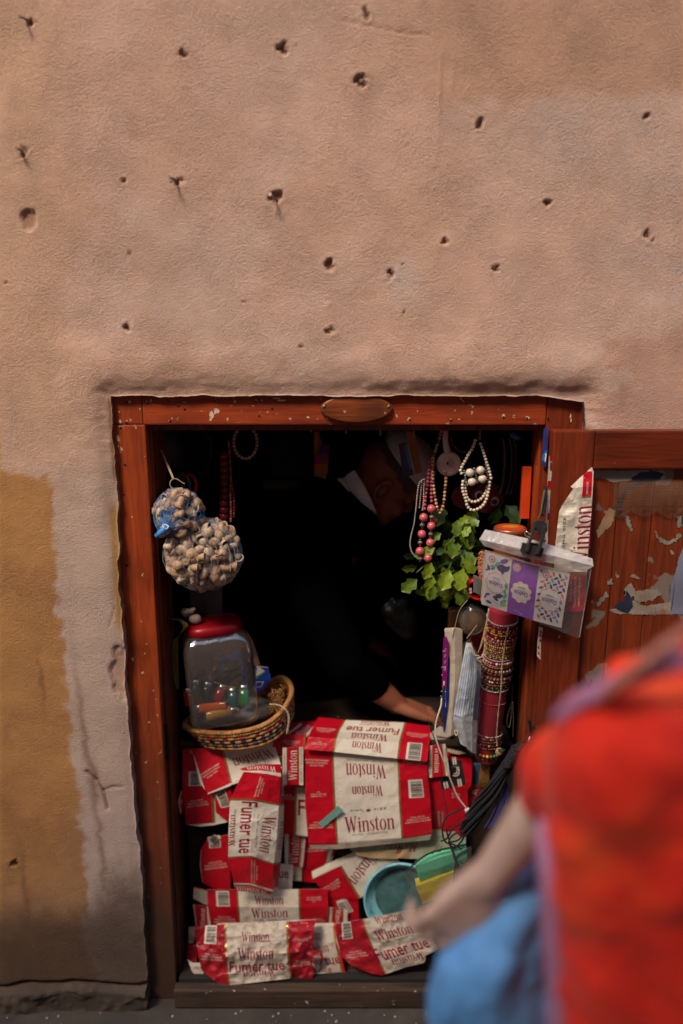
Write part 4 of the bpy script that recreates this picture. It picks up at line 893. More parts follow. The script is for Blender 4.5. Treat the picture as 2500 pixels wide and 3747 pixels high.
# 17 carton pieces on the door and frame
s = Sheet('D', [[(700,650,-.050),(920,635,-.052)],[(690,760,-.058),(915,745,-.060)],[(672,920,-.056),(905,900,-.060)],[(650,1250,-.050),(882,1250,-.054)],[(632,1650,-.047),(858,1640,-.05)]], seed=46, crum=.003, ridge=.003, step=18)
T = s.text; T('Winston', 838, 1100, 132, 91, INK, 'serif', 420); T('KING SIZE', 712, 1090, 17, 91, INKK, 'wide', 250)
for i, (t_, ww) in enumerate((('FULL-RICH', 140), ('TOBACCO FLAVOR', 225), ('AMERICAN BLEND', 215))): T(t_, 762 + i * 30, 1500, 16, 91, INKW, 'wide', ww)
T('AMERICAN', 880, 760, 14, 91, INKW, 'wide', 90)
yb = lambda y: s.uv(800, y)[1] / s.H
carton(s, bands=[((0,yb(1355),1,yb(1380)),GOLD),((0,yb(1380),1,1),RED),((.70,0,1,yb(820)),RED),((.70,yb(820),1,yb(835)),GOLD)], outline=[(915,608),(840,670),(762,745),(780,762),(700,880),(680,925),(668,1020),(650,1180),(632,1650),(858,1640),(884,1245),(912,900),(925,640)], label='white carton wedged upright on the open door, lettering reading upward')
s = Sheet('D', [[(608,525,-.048),(640,530,-.040)],[(598,700,-.047),(645,700,-.04)],[(592,760,-.047),(640,770,-.04)],[(580,1160,-.046),(612,1160,-.04)]], seed=47, crum=.001)
s.rect(620, 600, 14, 60, 0, INK); s.rect(600, 960, 10, 50, 0, INK)
o = s.build('paper_strip', WHITE, [((.1,0,.9,.06),RED),((0,.28,1,.37),RED),((0,.37,1,.39),GOLD)], label='narrow strip of red and white carton nailed on the hinge edge of the door', cat='scrap', group='torn scraps of carton')
s = Sheet('D', [[(535,1750,-.047),(562,1760,-.043)],[(525,1850,-.047),(550,1850,-.043)],[(520,1960,-.047),(545,1990,-.043)]], seed=48, crum=.001)
for (x, y) in ((548,1790),(545,1815),(542,1850),(530,1900),(532,1940)): s.rect(x, y, 14, 20, 20, RED)
s.build('paper_strip', WHITE, [], label='small red and white label strip on the hinge edge below the tissue packs', cat='scrap', group='torn scraps of carton')
# counter body and top that the cartons hang on
CW = wood('counter_wood', (.035, .02, .012), (.014, .009, .006), 'X', rough=.7, coat=0, chips=.02)
ct = empty('counter', (0, .2, 0), 'dark wooden counter box under the cartons', 'counter')
zc_ = .700
wobox((LI + .02, .165, .05), (RI - .02, .235, zc_ - .012), 'cabinet', CW, ct)
wobox((LI + .012, .150, zc_ - .0115), (RI - .012, .25, zc_ - .001), 'counter_top', CW, ct)
wobox((LI + .012, .2505, .630), (RI - .012, .52, .652), 'shelf', CW, ct)
# ------------------------------------------------------------------ helpers for small goods
def crv(pts, n=8):
    """smooth curve through points"""
    p = [Vector(q) for q in pts]; p = [p[0] * 2 - p[1]] + p + [p[-1] * 2 - p[-2]]; out = []
    for i in range(1, len(p) - 2):
        for k in range(n):
            t = k / n; a, b, c, d = p[i - 1], p[i], p[i + 1], p[i + 2]
            out.append(.5 * ((2 * b) + (c - a) * t + (2 * a - 5 * b + 4 * c - d) * t * t + (3 * b - a - 3 * c + d) * t ** 3))
    out.append(p[-2]); return out
def pc(crop, pts, Y=None, n=8):
    return crv([P(crop, q[0], q[1], q[2] if len(q) > 2 else Y) for q in pts], n)
def resample(pts, d):
    out = [pts[0]]; acc = 0
    for a, b in zip(pts, pts[1:]):
        L = (b - a).length
        while acc + L >= d:
            a = a.lerp(b, (d - acc) / L); out.append(a.copy()); L = (b - a).length; acc = 0
        acc += L
    return out
def beads(m, pts, r, d=None, mats=(0,), n=6, sc=(1, 1, 1)):
    for i, p in enumerate(resample(pts, d or 2.05 * r)):
        m.mi = mats[i % len(mats)]; m.ball(p, r, n, sc)
def limb(m, pts, rs, n=14):
    for a, b, ra, rb in zip(pts, pts[1:], rs, rs[1:]):
        a, b = Vector(a), Vector(b)
        m.tube([a, a.lerp(b, .5), b], 1, n, taper=lambda t, ra=ra, rb=rb: ra + (rb - ra) * t)
    for p, r in zip(pts, rs): m.ball(p, r, 14)
def fuse(o, vox, sm=6):
    mod(o, 'REMESH', mode='VOXEL', voxel_size=vox, use_smooth_shade=True); mod(o, 'SMOOTH', factor=.5, iterations=sm); return o
RX = lambda a: Matrix.Rotation(R(a), 3, 'X'); RY = lambda a: Matrix.Rotation(R(a), 3, 'Y'); RZ = lambda a: Matrix.Rotation(R(a), 3, 'Z')
def V(crop, x, y, Y): return P(crop, x, y, Y)
BLACKM = mat('matt_black', (.008, .008, .009), .8)
TWINE = mat('twine', (.42, .30, .19), .8, var=.3, vs=300)
CLEAR = film('clear_film', (.9, .88, .86), .1, .03)
FOIL = film('folded_film', (.85, .80, .78), .14, .45, 60)
# ------------------------------------------------------------------ net bags of snail shells
SH = mat('snail_shell', (.44, .27, .16), .55, var=.4, vs=140, bump=.3, bs=300, dirt=((.20, .10, .06), .35, 70))
SH2 = mat('snail_shell_pale', (.56, .40, .27), .55, var=.35, vs=160, bump=.3, bs=300, dirt=((.28, .15, .09), .35, 90))
SHI = mat('shell_mouth', (.46, .34, .24), .5, var=.2, vs=200)
SHD = mat('shell_hole', (.03, .02, .015), .8)
def shell_mesh(kind):
    m = MB(); pts = []; rr = []
    T_ = 2.6
    for i in range(64):
        t = i / 63 * T_; g = math.exp(.50 * (t - T_)); a = 2 * math.pi * t
        pts.append(Vector((g * .0098 * math.cos(a), g * .0098 * math.sin(a), -.010 * (g - .35)))); rr.append(g * .0080)
    m.tube(pts, 1, 14, taper=lambda u: rr[int(round(u * 63))])
    m.ball((0, 0, -.005), .0115, 14, (1, 1, .8)); e = pts[-1]; d = (pts[-1] - pts[-3]).normalized()
    m.mi = 1; m.tube([e - d * .001, e + d * .0004], .0096, 14); m.mi = 2; m.tube([e + d * .0004, e + d * .0010], .0078 if kind == 1 else .0066, 12)
    o = m.build('snail_shell', [(SH, SH2, SH)[kind], SHI, SHD if kind != 2 else SHI]); return o
protos = [shell_mesh(k) for k in range(3)]
first = [True] * 3; rs_ = random.Random(5)
def shell_at(p, lab, grp, sc=1.0):
    k = rs_.choice((0, 0, 1, 2)); o = protos[k] if first[k] else protos[k].copy()
    if not first[k]: COL.objects.link(o)
    first[k] = False
    o.location = p; o.rotation_euler = (rs_.uniform(0, 6.28), rs_.uniform(0, 6.28), rs_.uniform(0, 6.28)); o.scale = (sc * 1.12,) * 3
    return tag(o, lab, 'snail shell', grp)
cB = V('R', 1122, 795, .060); eB = Vector((.083, .058, .078))
cS = V('R', 868, 372, .045); eS = Vector((.050, .045, .052))
def fib(c, e, n, shrink, lab, grp, sc):
    for i in range(n):
        z = 1 - 2 * (i + .5) / n; a = i * 2.39996; r = math.sqrt(1 - z * z); v = Vector((r * math.cos(a), r * math.sin(a), z))
        if v.y > .45: continue
        shell_at(c + Vector((v.x * e.x, v.y * e.y, v.z * e.z)) * shrink, lab, grp, sc * rs_.uniform(.88, 1.12))
fib(cB, eB, 128, .97, 'brown snail shell inside the big lower net bag', 'snail shells in the big net', 1.0)
fib(cB, eB, 46, .62, 'brown snail shell inside the big lower net bag', 'snail shells in the big net', 1.05)
fib(cS, eS, 54, .94, 'snail shell inside the small upper net bag', 'snail shells in the small net', 1.0)
NET = mat('net_blue_white', (.30, .42, .55), .5, var=.35, vs=60); NETB = mat('net_blue', (.03, .19, .48), .5, var=.3, vs=80)
def net(c, e, n, r, seg=30, pole=Vector((-.25, -.3, 1)).normalized(), mm=None):
    m = mm or MB(); q = Vector((0, 0, 1)).rotation_difference(pole)
    for k in range(n):
        for s_ in (1, -1):
            pts = []
            for i in range(seg):
                th = math.pi * (.04 + .92 * i / (seg - 1)); ph = 2 * math.pi * k / n + s_ * 1.1 * i / (seg - 1)
                v = q @ Vector((math.sin(th) * math.cos(ph), math.sin(th) * math.sin(ph), math.cos(th))); w_ = 1.0 + .02 * math.sin(5 * ph + 3 * th)
                pts.append(c + Vector((v.x * e.x, v.y * e.y, v.z * e.z)) * w_)
            m.tube(pts, r, 3, cap=False)
    return m
e1 = eB * 1.15; m = net(cB, e1, 34, .0004); nb = tag(m.build('net_bag', NET), 'big round blue-white net bag full of snail shells hanging lower', 'net bag')
m = net(cS, eS * 1.2, 26, .0005, pole=Vector((-.5, -.6, -.6)).normalized())
g0 = V('R', 745, 505, -.012)
for k in range(60):
    a = random.uniform(0, 6.28); q = random.uniform(.35, 1)
    v = Vector((-.45 + math.cos(a) * q * .9, -.75, -.25 + math.sin(a) * q * .9)).normalized(); t_ = cS + Vector((v.x * eS.x, v.y * eS.y, v.z * eS.z)) * 1.13
    m.tube([g0, g0.lerp(t_, .5) + Vector((0, -.004, 0)), t_], .0005, 4, cap=False)
sb = m.build('net_bag', [NETB]); tag(sb, 'small blue net bag of snail shells knotted above the big one', 'net bag')
m = MB(); m.tube(pc('R', [(750,500,-.014),(715,535,-.02),(670,575,-.024),(625,608,-.026)], n=6), .0075, 10, taper=lambda t: .55 + .5 * math.sin(math.pi * min(1, t * .9 + .1)))
for k in range(8): m.tube([g0 + Vector((random.uniform(-.004,.004), -.003, random.uniform(-.004,.004))), V('R', 640 + random.uniform(-15,15), 590 + random.uniform(-15,15), -.030)], .0008, 4)
m.build('gathered_end', NETB, sb)
m = MB(); m.tube(pc('R', [(725,480,-.016),(700,500,-.022),(735,530,-.024),(760,505,-.02),(730,485,-.016),(705,515,-.022)], n=6), .0016, 6)
m.build('knot', mat('white_thread', (.6, .58, .55), .8), sb)
m = MB(); c_ = pc('A', [(532,548,.13),(570,640,.10),(610,730,.07),(634,790,.055)]); m.tube(c_, .0016, 7); m.tube([q + Vector((.0022, .001, 0)) for q in c_], .0014, 7)
m.tube(pc('A', [(634,790,.055),(612,815,.05),(615,850,.05),(645,875,.05),(690,890,.04)]), .0012, 6); m.tube(pc('A', [(634,790,.055),(665,790,.05),(700,812,.05),(732,832,.05)]), .0011, 6)
tag(m.build('cord', TWINE), 'brown cord holding the net bags of shells from the left stop', 'cord')
# ------------------------------------------------------------------ dim goods hanging behind the left side
def simple(name, m, mt, lab, cat, grp=None, smooth=None):
    return tag(m.build(name, mt, smooth=smooth), lab, cat, grp)
m = MB(); m.lathe([(.0, .0), (.070, .0), (.084, .012), (.088, .03), (.084, .03), (.078, .014), (.0, .006)], V('A', 690, 545, .24), 36, RX(90))
simple('round_tray', m, mat('black_plastic', (.012, .012, .013), .35), 'black round tray hanging in the top left corner of the hatch', 'tray')
for (x, y, rx, mt, lab) in ((716, 835, 1, mat('green_plastic', (.04, .12, .01), .4), 'dark green plastic hoop above the shell nets'), (770, 835, 1.05, mat('red_plastic', (.35, .005, .015), .35), 'red plastic hoop above the shell nets')):
    m = MB(); c = V('A', x, y, .17); m.tube([c + Vector((.017 * math.cos(t), -.006 * math.cos(t), .024 * math.sin(t))) * 1.05 for t in np.linspace(0, 2 * math.pi, 30)], .0045, 8, cap=False)
    simple('hoop', m, mt, lab, 'hoop')
RC = mat('dark_red_gloss', (.16, .006, .012), .25)
m = MB()
for k in range(11):
    c = V('A', 1052, 600 + k * 55, .20); m.lathe([(.0, 0), (.010, 0), (.012, .002), (.010, .005), (0, .006)], c, 16, RX(62))
m.tube([V('A', 1052, 395, .21), V('A', 1052, 1200, .21)], .0008, 5)
simple('disc_string', m, RC, 'string of dark red glossy discs behind the shell nets', 'ornament')
BO = [mat('bead_orange', (.42, .12, .03), .4), mat('bead_red', (.38, .02, .03), .35), mat('bead_tan', (.45, .27, .13), .4), mat('bead_magenta', (.3, .01, .10), .4), mat('bead_green', (.03, .14, .03), .4)]
m = MB(); beads(m, pc('A', [(1090,485,.18),(1100,600,.18),(1108,760,.18),(1105,900,.18),(1110,1060,.18),(1108,1150,.18)]), .0030, None, (0, 2, 0, 1, 2, 0, 1)); simple('bead_string', m, BO, 'orange and tan bead string left of the dark wall', 'necklace')
m = MB(); beads(m, pc('A', [(1118,820,.185),(1128,900,.185),(1136,1000,.185),(1130,1120,.185)]), .0034, .008, (3, 1, 0, 1)); simple('bead_string', m, BO, 'short string of magenta and red beads hanging lowest at the left', 'necklace')
m = MB(); beads(m, crv([V('A', 1228 + 96 * math.sin(t), 490 - 132 * math.cos(t), .205) for t in np.linspace(.25, 6.0, 30)], 3), .0046, .0093, (0, 1), 8, (1, 1, .95))
simple('bracelet', m, [mat('bead_blue_grey', (.38, .44, .56), .6, var=.4, vs=400), mat('bead_terracotta', (.75, .28, .10), .5)], 'blue-grey and orange bead bracelet hanging under the lintel', 'bracelet')
# rainbow cut-out, black bag, green packet deeper inside
m = MB(); cs = [mat('card_orange', (.45, .12, .01), .6), mat('card_green', (.12, .16, .01), .6), mat('card_purple', (.10, .02, .16), .6), mat('card_magenta', (.25, .01, .12), .6), mat('card_yellow', (.22, .16, .01), .6)]
for i, (pts) in enumerate(([(470,250),(530,250),(520,510),(470,510)], [(520,300),(545,330),(570,385),(535,410),(545,450),(520,470),(532,500),(475,545),(480,480),(510,440),(505,380),(520,340)], [(535,400),(645,400),(640,510),(535,510)], [(475,511),(640,511),(635,618),(475,618)], [(472,619),(632,619),(625,722),(472,722)], [(472,723),(620,723),(600,800),(540,770),(472,760)])):
    m.mi = [0, 1, 2, 3, 0, 4][i]; m.prism([V('B', x, y, .42 - .002 * i) for x, y in pts][::-1], .0012, Vector((0, -1, 0)))
simple('paper_garland', m, cs, 'orange, magenta and yellow paper garland in the dark behind the shopkeeper', 'garland')
m = MB(); m.box(V('B', -60, 250, .50), V('B', 455, 760, .54), bevel=.012, seg=3); simple('black_bag', m, BLACKM, 'black bag hanging at the back, left of the shopkeeper', 'bag')
m = MB(); m.box(V('B', -130, 800, .56), V('B', 330, 900, .60), bevel=.01, seg=3); simple('green_packet', m, mat('dark_green', (.01, .04, .012), .5), 'dark green packet under the black bag', 'packet')
m = MB(); m.tube([(LI + .02, .205, zst + .012), (RI - .02, .205, zst + .012)], .004, 8); simple('rail', m, NAIL, 'thin metal rail behind the lintel that small goods hang from', 'rail')
HK = mat('hook_white', (.45, .47, .46), .4)
hk = None
for (k, x, y1) in (('B',435,250),('B',833,266),('B',1230,286),('C',303,255),('C',622,262),('C',930,275)):
    a = P(k, x, y1, .200)
    if hk is None:
        m = MB(); m.tube([Vector((0, 0, .03)), Vector((0, 0, .004)), Vector((0, -.002, 0)), Vector((0, -.005, .003))], .0022, 8); hk = m.build('hook', HK); o = hk
    else:
        o = hk.copy(); COL.objects.link(o)
    o.location = a; tag(o, 'small white plastic hook peeking below the lintel', 'hook', 'white hooks along the rail')
# hanging clear sleeve and dark things at the left below the nets
m = MB(); m.box(V('E', 240, -20, .22), V('E', 570, 240, .235), bevel=.002); simple('plastic_sleeve', m, film('dim_film', (.5, .5, .5), .2, .05), 'empty clear plastic sleeve hanging under the shell nets', 'plastic bag')
m = MB()
for k in range(7): m.tube(pc('E', [(70 + k * 14, 300, .12), (150 + k * 12, 320 + k * 5, .11), (190 + k * 4, 380, .11), (150, 450, .115), (130, 480, .12)]), .0015, 5)
for k in range(4): m.tube(pc('E', [(130, 480, .12), (95 + k * 12, 520, .12), (90 + k * 14, 700, .12), (100 + k * 12, 850, .12), (125 + k * 4, 970, .12)]), .0014, 5)
simple('cord_hank', m, mat('yellow_black_cord', (.13, .10, .015), .7, var=.8, vs=260), 'hank of yellow and black cord beside the left jamb', 'cord')
m = MB(); m.ball(V('E', 300, 300, .13), .015, 12, (1.1, .8, .9)); m.ball(V('E', 215, 240, .14), .011, 10, (1.4, .8, 1.1), RY(30))
for k in range(4): m.tube([V('E', 190 + k * 25, 265 - k * 8, .125), V('E', 215 + k * 25, 215 - k * 6, .125)], .0045, 7)
simple('rope_knot', m, mat('rope_white', (.33, .25, .21), .85, var=.3, vs=200, bump=.5), 'thick white rope knot above the red jar lid', 'rope')
# ------------------------------------------------------------------ basket
ST = mat('straw', (.44, .20, .06), .65, var=.35, vs=120, bump=.6, bs=260, dirt=((.18, .07, .02), .3, 60)); STB = mat('straw_blue', (.02, .05, .16), .6, var=.3, vs=200); STR = mat('straw_red', (.33, .02, .015), .6, var=.3, vs=200); STD_ = mat('straw_gap', (.03, .018, .01), .9)
rim = [(195,1325,.165),(280,1368,.125),(450,1390,.095),(650,1388,.080),(850,1352,.078),(1000,1290,.085),(1110,1200,.105),(1180,1100,.140),(1220,1000,.190),(1190,905,.240),(1090,865,.285),(900,960,.32),(600,1080,.33),(350,1180,.28),(215,1270,.215)]
rp = [P('E', *q) for q in rim]; rc = crv(rp + rp[:1], 10)[:-1]; cen = sum(rc, Vector()) / len(rc)
down = Vector((.02, -.004, -.052))
bk = empty('basket', cen + down, 'oval woven straw basket with blue and red checks on the left of the counter', 'basket')
m = MB(); m.tube(rc + rc[:1], .0062, 10, cap=False)
n_ = len(rc)
for k in range(110):
    t = k / 110 * n_; i = int(t); a = rc[i % n_].lerp(rc[(i + 1) % n_], t - i); dvec = (rc[(i + 1) % n_] - rc[i % n_]).normalized()
    x1 = (a - cen).normalized(); m.tube([a + x1 * .0066 * math.cos(w_) + Vector((0, 0, 1)) * .0066 * math.sin(w_) + dvec * .002 * (w_ / 6.28) for w_ in np.linspace(0, 6.28, 8)], .0013, 4, cap=False)
m.build('rim', ST, bk)
m = MB()
for row in range(5):
    f = (row + .8) / 5
    ringp = [q.lerp(cen + (q - cen) * .86, f) + down * f for q in rc]
    for k in range(56):
        t0 = k / 56 * n_; pts = []
        for u in (0, .33, .66, 1):
            t = t0 + u * n_ / 56; i = int(t); a = ringp[i % n_].lerp(ringp[(i + 1) % n_], t - i); x1 = (a - cen); x1.z = 0; x1.normalize()
            pts.append(a + x1 * (.0018 * math.sin(math.pi * u)) * (1 if (k + row) % 2 else .2))
        m.mi = 0
        if row == 1 and k % 3 == 0: m.mi = 2
        if row == 3 and k % 4 == 0: m.mi = 3
        if row == 2 and k % 4 in (0,): m.mi = 1
        if row == 3 and k % 4 == 2: m.mi = 1
        if row == 2 and k % 4 == 2: m.mi = 3
        m.tube(pts, .0058, 6, cap=False)
fl = [cen + (q - cen) * .86 + down for q in rc]; m.mi = 0; m.bm.faces.new([m.bm.verts.new(q) for q in fl])
m.build('woven_side', [ST, STB, STR, STD_], bk)
m = MB(); pts = pc('E', [(1015,1115,.10),(1080,1120,.088),(1150,1150,.080),(1190,1210,.078),(1195,1290,.076),(1175,1400,.075)], n=10)
for s_ in (0, math.pi): m.tube([p + Vector((math.cos(i * .8 + s_), math.sin(i * .8 + s_) * .3, 0)) * .0016 for i, p in enumerate(pts)], .0017, 6)
simple('cord', m, TWINE, 'pale twisted cord hanging over the right rim of the straw basket', 'cord')
m = MB()
for k in range(160):
    a = V('E', 1030 + random.uniform(0, 110), 960 + random.uniform(0, 230), .13 + random.uniform(0, .03)); m.tube([a, a + Vector((random.uniform(-.01,.01), random.uniform(-.01,.01), random.uniform(-.012,.012)))], .0007, 4)
simple('straw_tuft', m, ST, 'tuft of loose plaited straw inside the right end of the basket', 'straw')
# cloth under the jar
m = MB(); tmp = bmesh.new(); bmesh.ops.create_uvsphere(tmp, u_segments=40, v_segments=20, radius=1); ctr = V('E', 700, 1190, .19)
for v in tmp.verts:
    q = 1 + .12 * mnoise.noise(v.co * 2.3); v.co = Vector((v.co.x * .093 * q, v.co.y * .07 * q, v.co.z * .028 * q + .010 * v.co.x)) + ctr
    
for f in tmp.faces: f.smooth = True
m.add(tmp); simple('cloth', m, mat('grey_sacking', (.15, .12, .10), .95, var=.2, vs=90, bump=.5, bs=400), 'folded grey cloth under the jar in the basket', 'cloth')
# ------------------------------------------------------------------ jar with lighters
jb = V('E', 575, 1215, .150); jt = V('E', 455, 330, .150); ax = (jt - jb).normalized(); hgt = (jt - jb).length
jr = empty('jar', jb, 'square clear plastic jar with a red lid standing in the straw basket', 'jar')
Q = Vector((0, 0, 1)).rotation_difference((ax + Vector((0, .10, 0))).normalized()).to_matrix() @ RZ(14)
GL = film('jar_plastic', (.5, .42, .38), .05, .08, 9, .24)
m = MB(); w_ = .088
m.lathe([(w_ * .90, .0), (w_ * .98, .006), (w_, .02), (w_, hgt * .66), (w_ * .98, hgt * .78), (w_ * .88, hgt * .86), (w_ * .76, hgt * .90)], jb, 72, Q, 1, 1, sq=9); m.build('body', GL, jr)
m = MB(); m.lathe([(.0, hgt * 1.0), (w_ * .45, hgt * 1.01), (w_ * .70, hgt * .99), (w_ * .80, hgt * .96), (w_ * .81, hgt * .885), (w_ * .72, hgt * .88)], jb, 56, Q, 1, 1, sq=4); m.build('lid', mat('lid_red', (.26, .003, .010), .35, spec=.4), jr)
LT = [('orange', (.55, .09, .01)), ('amber', (.45, .22, .03)), ('green', (.01, .22, .03)), ('teal', (.01, .11, .12)), ('deep red', (.3, .01, .01)), ('dark green', (.02, .07, .04))]
MET = mat('bright_metal', (.6, .57, .52), .25, metal=1)
def lighter(a, b, colr, lab):
    d = b - a; L = d.length; e = empty('lighter', a, lab, 'lighter', 'lighters in the jar'); q = Vector((0, 0, 1)).rotation_difference(d.normalized()).to_matrix()
    m = MB(); m.lathe([(.0, 0), (.0105, 0), (.011, .002), (.011, L * .78), (.0, L * .78)], a, 16, q, 1.1, .6); m.build('tank', mat('lighter_' + colr[0].replace(' ', '_'), colr[1], .15, coat=.5), e)
    m = MB(); m.lathe([(.0098, L * .78), (.0098, L), (0, L)], a, 12, q, 1.1, .6); m.build('cap', MET, e)
for (x0, y0, x1, y1, Y, ci, lab) in ((600,1130,270,1165,.105,0,'orange lighter lying on the jar floor, nearest the front'), (410,1235,720,1170,.100,1,'amber lighter lying lowest in the jar'),
        (770,1120,760,930,.135,2,'green lighter standing at the right of the jar'), (670,1130,650,960,.150,3,'teal lighter standing beside the green one'), (290,1080,300,880,.15,5,'dark green lighter standing at the left of the jar'),
        (510,1090,570,930,.16,4,'deep red lighter leaning at the middle of the jar'), (250,1130,215,960,.14,4,'deep red lighter with bright cap at the jar’s left edge'), (400,1060,420,900,.17,5,'dark green lighter behind the leaning red one')):
    lighter(V('E', x0, y0, Y), V('E', x1, y1, Y + .005), LT[ci], lab)
m = MB(); m.tube(pc('E', [(480,905,.11),(550,925,.11),(620,950,.11),(690,955,.11)]), .0016, 6); simple('gold_pin', m, mat('brass', (.6, .4, .12), .3, metal=.9), 'thin brass pin lying across the lighters in the jar', 'pin')
# things behind the jar
m = MB(); pts = pc('E', [(360,300,.21),(500,285,.21),(620,320,.21),(720,390,.20),(800,480,.19),(850,600,.185),(890,740,.18)], n=8)
for a, b in zip(pts, pts[1:]):
    d_ = (b - a).cross(Vector((0, 1, 0))).normalized() * .008; m.quad(a - d_, b - d_, b + d_, a + d_)
o = simple('strap', m, mat('beige_strap', (.36, .20, .13), .7, bump=.4), 'beige cloth strap curving behind the jar in the basket', 'strap'); mod(o, 'SOLIDIFY', thickness=.002)
s = Sheet('E', [[(880,760,.165),(1000,770,.17)],[(870,880,.160),(1025,880,.165)],[(870,1010,.162),(920,1000,.165)]], seed=61, crum=.001)
s.poly([(895,740),(970,800),(880,850)], INKW); s.rect(912, 925, 62, 62, 0, INKW); s.rect(912, 925, 46, 46, 0, mat('pack_blue', (.01, .05, .35), .35), .0006); s.poly([(872,860),(960,800),(968,812),(874,885)], mat('pack_green', (.03, .25, .05), .4), .0005)
s.build('small_box', mat('pack_blue', (.01, .05, .35), .35), [], label='small blue and white packet beside the jar in the basket', cat='packet', thick=.018)
# ------------------------------------------------------------------ goods hanging on the right
PEARL = mat('pearl', (.66, .55, .42), .22, coat=.4, var=.06); PEARLG = mat('pearl_gold', (.50, .27, .14), .28, coat=.3, var=.2, vs=300); SILV = mat('silver_bead', (.42, .38, .38), .3, metal=.6)
PINK = mat('pink_bead', (.62, .11, .13), .28, coat=.4, var=.2, vs=250); PINKD = mat('pink_small', (.42, .07, .11), .35); BRN = mat('bead_brown', (.14, .05, .03), .35); ANT = mat('antique_silver', (.22, .19, .16), .4, metal=.8, var=.5, vs=500, bump=.8, bs=700)
m = MB(); beads(m, pc('C', [(392,665,.10),(352,700,.10),(332,820,.10),(318,960,.10),(300,1100,.10),(272,1210,.10),(265,1300,.10),(290,1375,.10),(340,1398,.10),(385,1380,.10)]), .0024, None, (0,), 6)
beads(m, pc('C', [(402,668,.103),(395,760,.103),(392,880,.103),(380,960,.103)]), .0023, None, (0,), 6); beads(m, pc('C', [(375,690,.106),(365,800,.106),(352,950,.106)]), .0022, None, (1,), 6)
simple('necklace', m, [SILV, PEARLG], 'fine silver-grey bead necklace hanging furthest left in front of the dark', 'necklace')
m = MB()
beads(m, pc('C', [(452,500,.125),(440,600,.12),(430,700,.115),(415,800,.108),(405,900,.10),(400,975,.095)]), .0042, .0095, (0,), 8); beads(m, pc('C', [(470,540,.125),(468,700,.118),(468,820,.11),(470,890,.10)]), .0042, .0095, (0,), 8)
m.mi = 1
for (x, y) in ((467,945),(393,1028),(467,1110),(377,1187),(457,1270),(358,1350),(437,1415)): m.ball(V('C', x, y, .088), .0104, 16)
for (x, y) in ((490,1055),(480,1215),(468,1355)): m.ball(V('C', x, y, .103), .0095, 14)
m.mi = 2
for (x, y) in ((470,1022),(380,1100),(462,1187),(360,1268),(450,1350),(360,1422)): m.ball(V('C', x, y, .088), .0068, 10, (1, 1, .75)); m.ball(V('C', x, y + 26, .088), .003, 8); m.ball(V('C', x, y - 26, .088), .003, 8)
simple('necklace', m, [PINKD, PINK, ANT], 'necklace of big pink beads with antique silver spacers', 'necklace')
m = MB(); beads(m, pc('C', [(562,205,.14),(545,270,.14),(520,350,.14),(490,440,.13),(480,540,.12),(482,650,.115),(492,760,.11),(508,860,.105),(522,930,.10),(545,985,.10),(575,935,.10),(590,860,.105),(598,760,.11),(606,680,.115),(600,560,.13)]), .0042, .0086, (0, 0, 0, 1), 8)
simple('necklace', m, [PEARLG, BRN], 'long copper pearl necklace between the pink beads and the white spoon rest', 'necklace')
m = MB(); beads(m, pc('C', [(555,200,.16),(540,300,.16),(490,400,.15),(470,470,.15),(450,520,.15),(440,600,.15)]), .0028, None, (0, 1), 6); simple('necklace', m, [BRN, PEARLG], 'thin dark brown bead necklace behind the copper pearl one', 'necklace')
m = MB(); Yp = .085
beads(m, pc('C', [(888,292,Yp),(876,325,Yp),(852,380,Yp),(825,420,Yp),(805,460,Yp),(785,495,Yp),(760,540,Yp),(745,580,Yp),(760,615,Yp)]), .0040, .0079, (0,), 10)
beads(m, pc('C', [(938,325,Yp),(955,370,Yp),(970,420,Yp),(985,465,Yp),(1000,515,Yp),(1015,560,Yp),(1030,620,Yp),(1038,655,Yp)]), .0040, .0079, (0,), 10)
beads(m, pc('C', [(770,685,Yp),(765,730,Yp),(772,790,Yp),(795,850,Yp),(808,910,Yp),(832,945,Yp),(870,960,Yp),(935,935,Yp),(970,900,Yp),(995,850,Yp),(1010,790,Yp),(1020,730,Yp),(1025,680,Yp)]), .0042, .0083, (0,), 10)
beads(m, pc('C', [(782,720,.09),(795,770,.09),(805,830,.09),(840,872,.09),(885,878,.09),(930,860,.09),(965,825,.09),(990,780,.09),(1008,720,.09)]), .0040, .0079, (0,), 10)
for (x, y) in ((835,600),(937,577),(855,688),(955,660)): m.ball(V('C', x, y, .078), .0101, 18)
m.mi = 1
for (x0, y0, x1, y1) in ((780,580,806,720),(880,560,906,700),(985,525,1012,715)):
    for k in range(9):
        for dx in (-5, 5): m.ball(V('C', x0 + (x1 - x0) * k / 8 + dx, y0 + (y1 - y0) * k / 8, .083), .0017, 5)
simple('necklace', m, [PEARL, mat('rhinestone', (.3, .26, .26), .15, metal=.7)], 'white pearl necklace with four large pearls and glittering bars', 'necklace')
m = MB(); m.tube([V('C', 925, 200, .2), V('C', 922, 270, .15), V('C', 912, 300, .09)], .0008, 5); beads(m, pc('C', [(655,255,.16),(670,320,.16),(715,375,.16),(765,400,.16),(800,395,.16)]), .003, None, (0, 1, 0, 0), 6)
simple('bead_string', m, [mat('bead_slate', (.10, .10, .12), .3), PINKD], 'slate and pink bead string above the spoon rest', 'necklace')
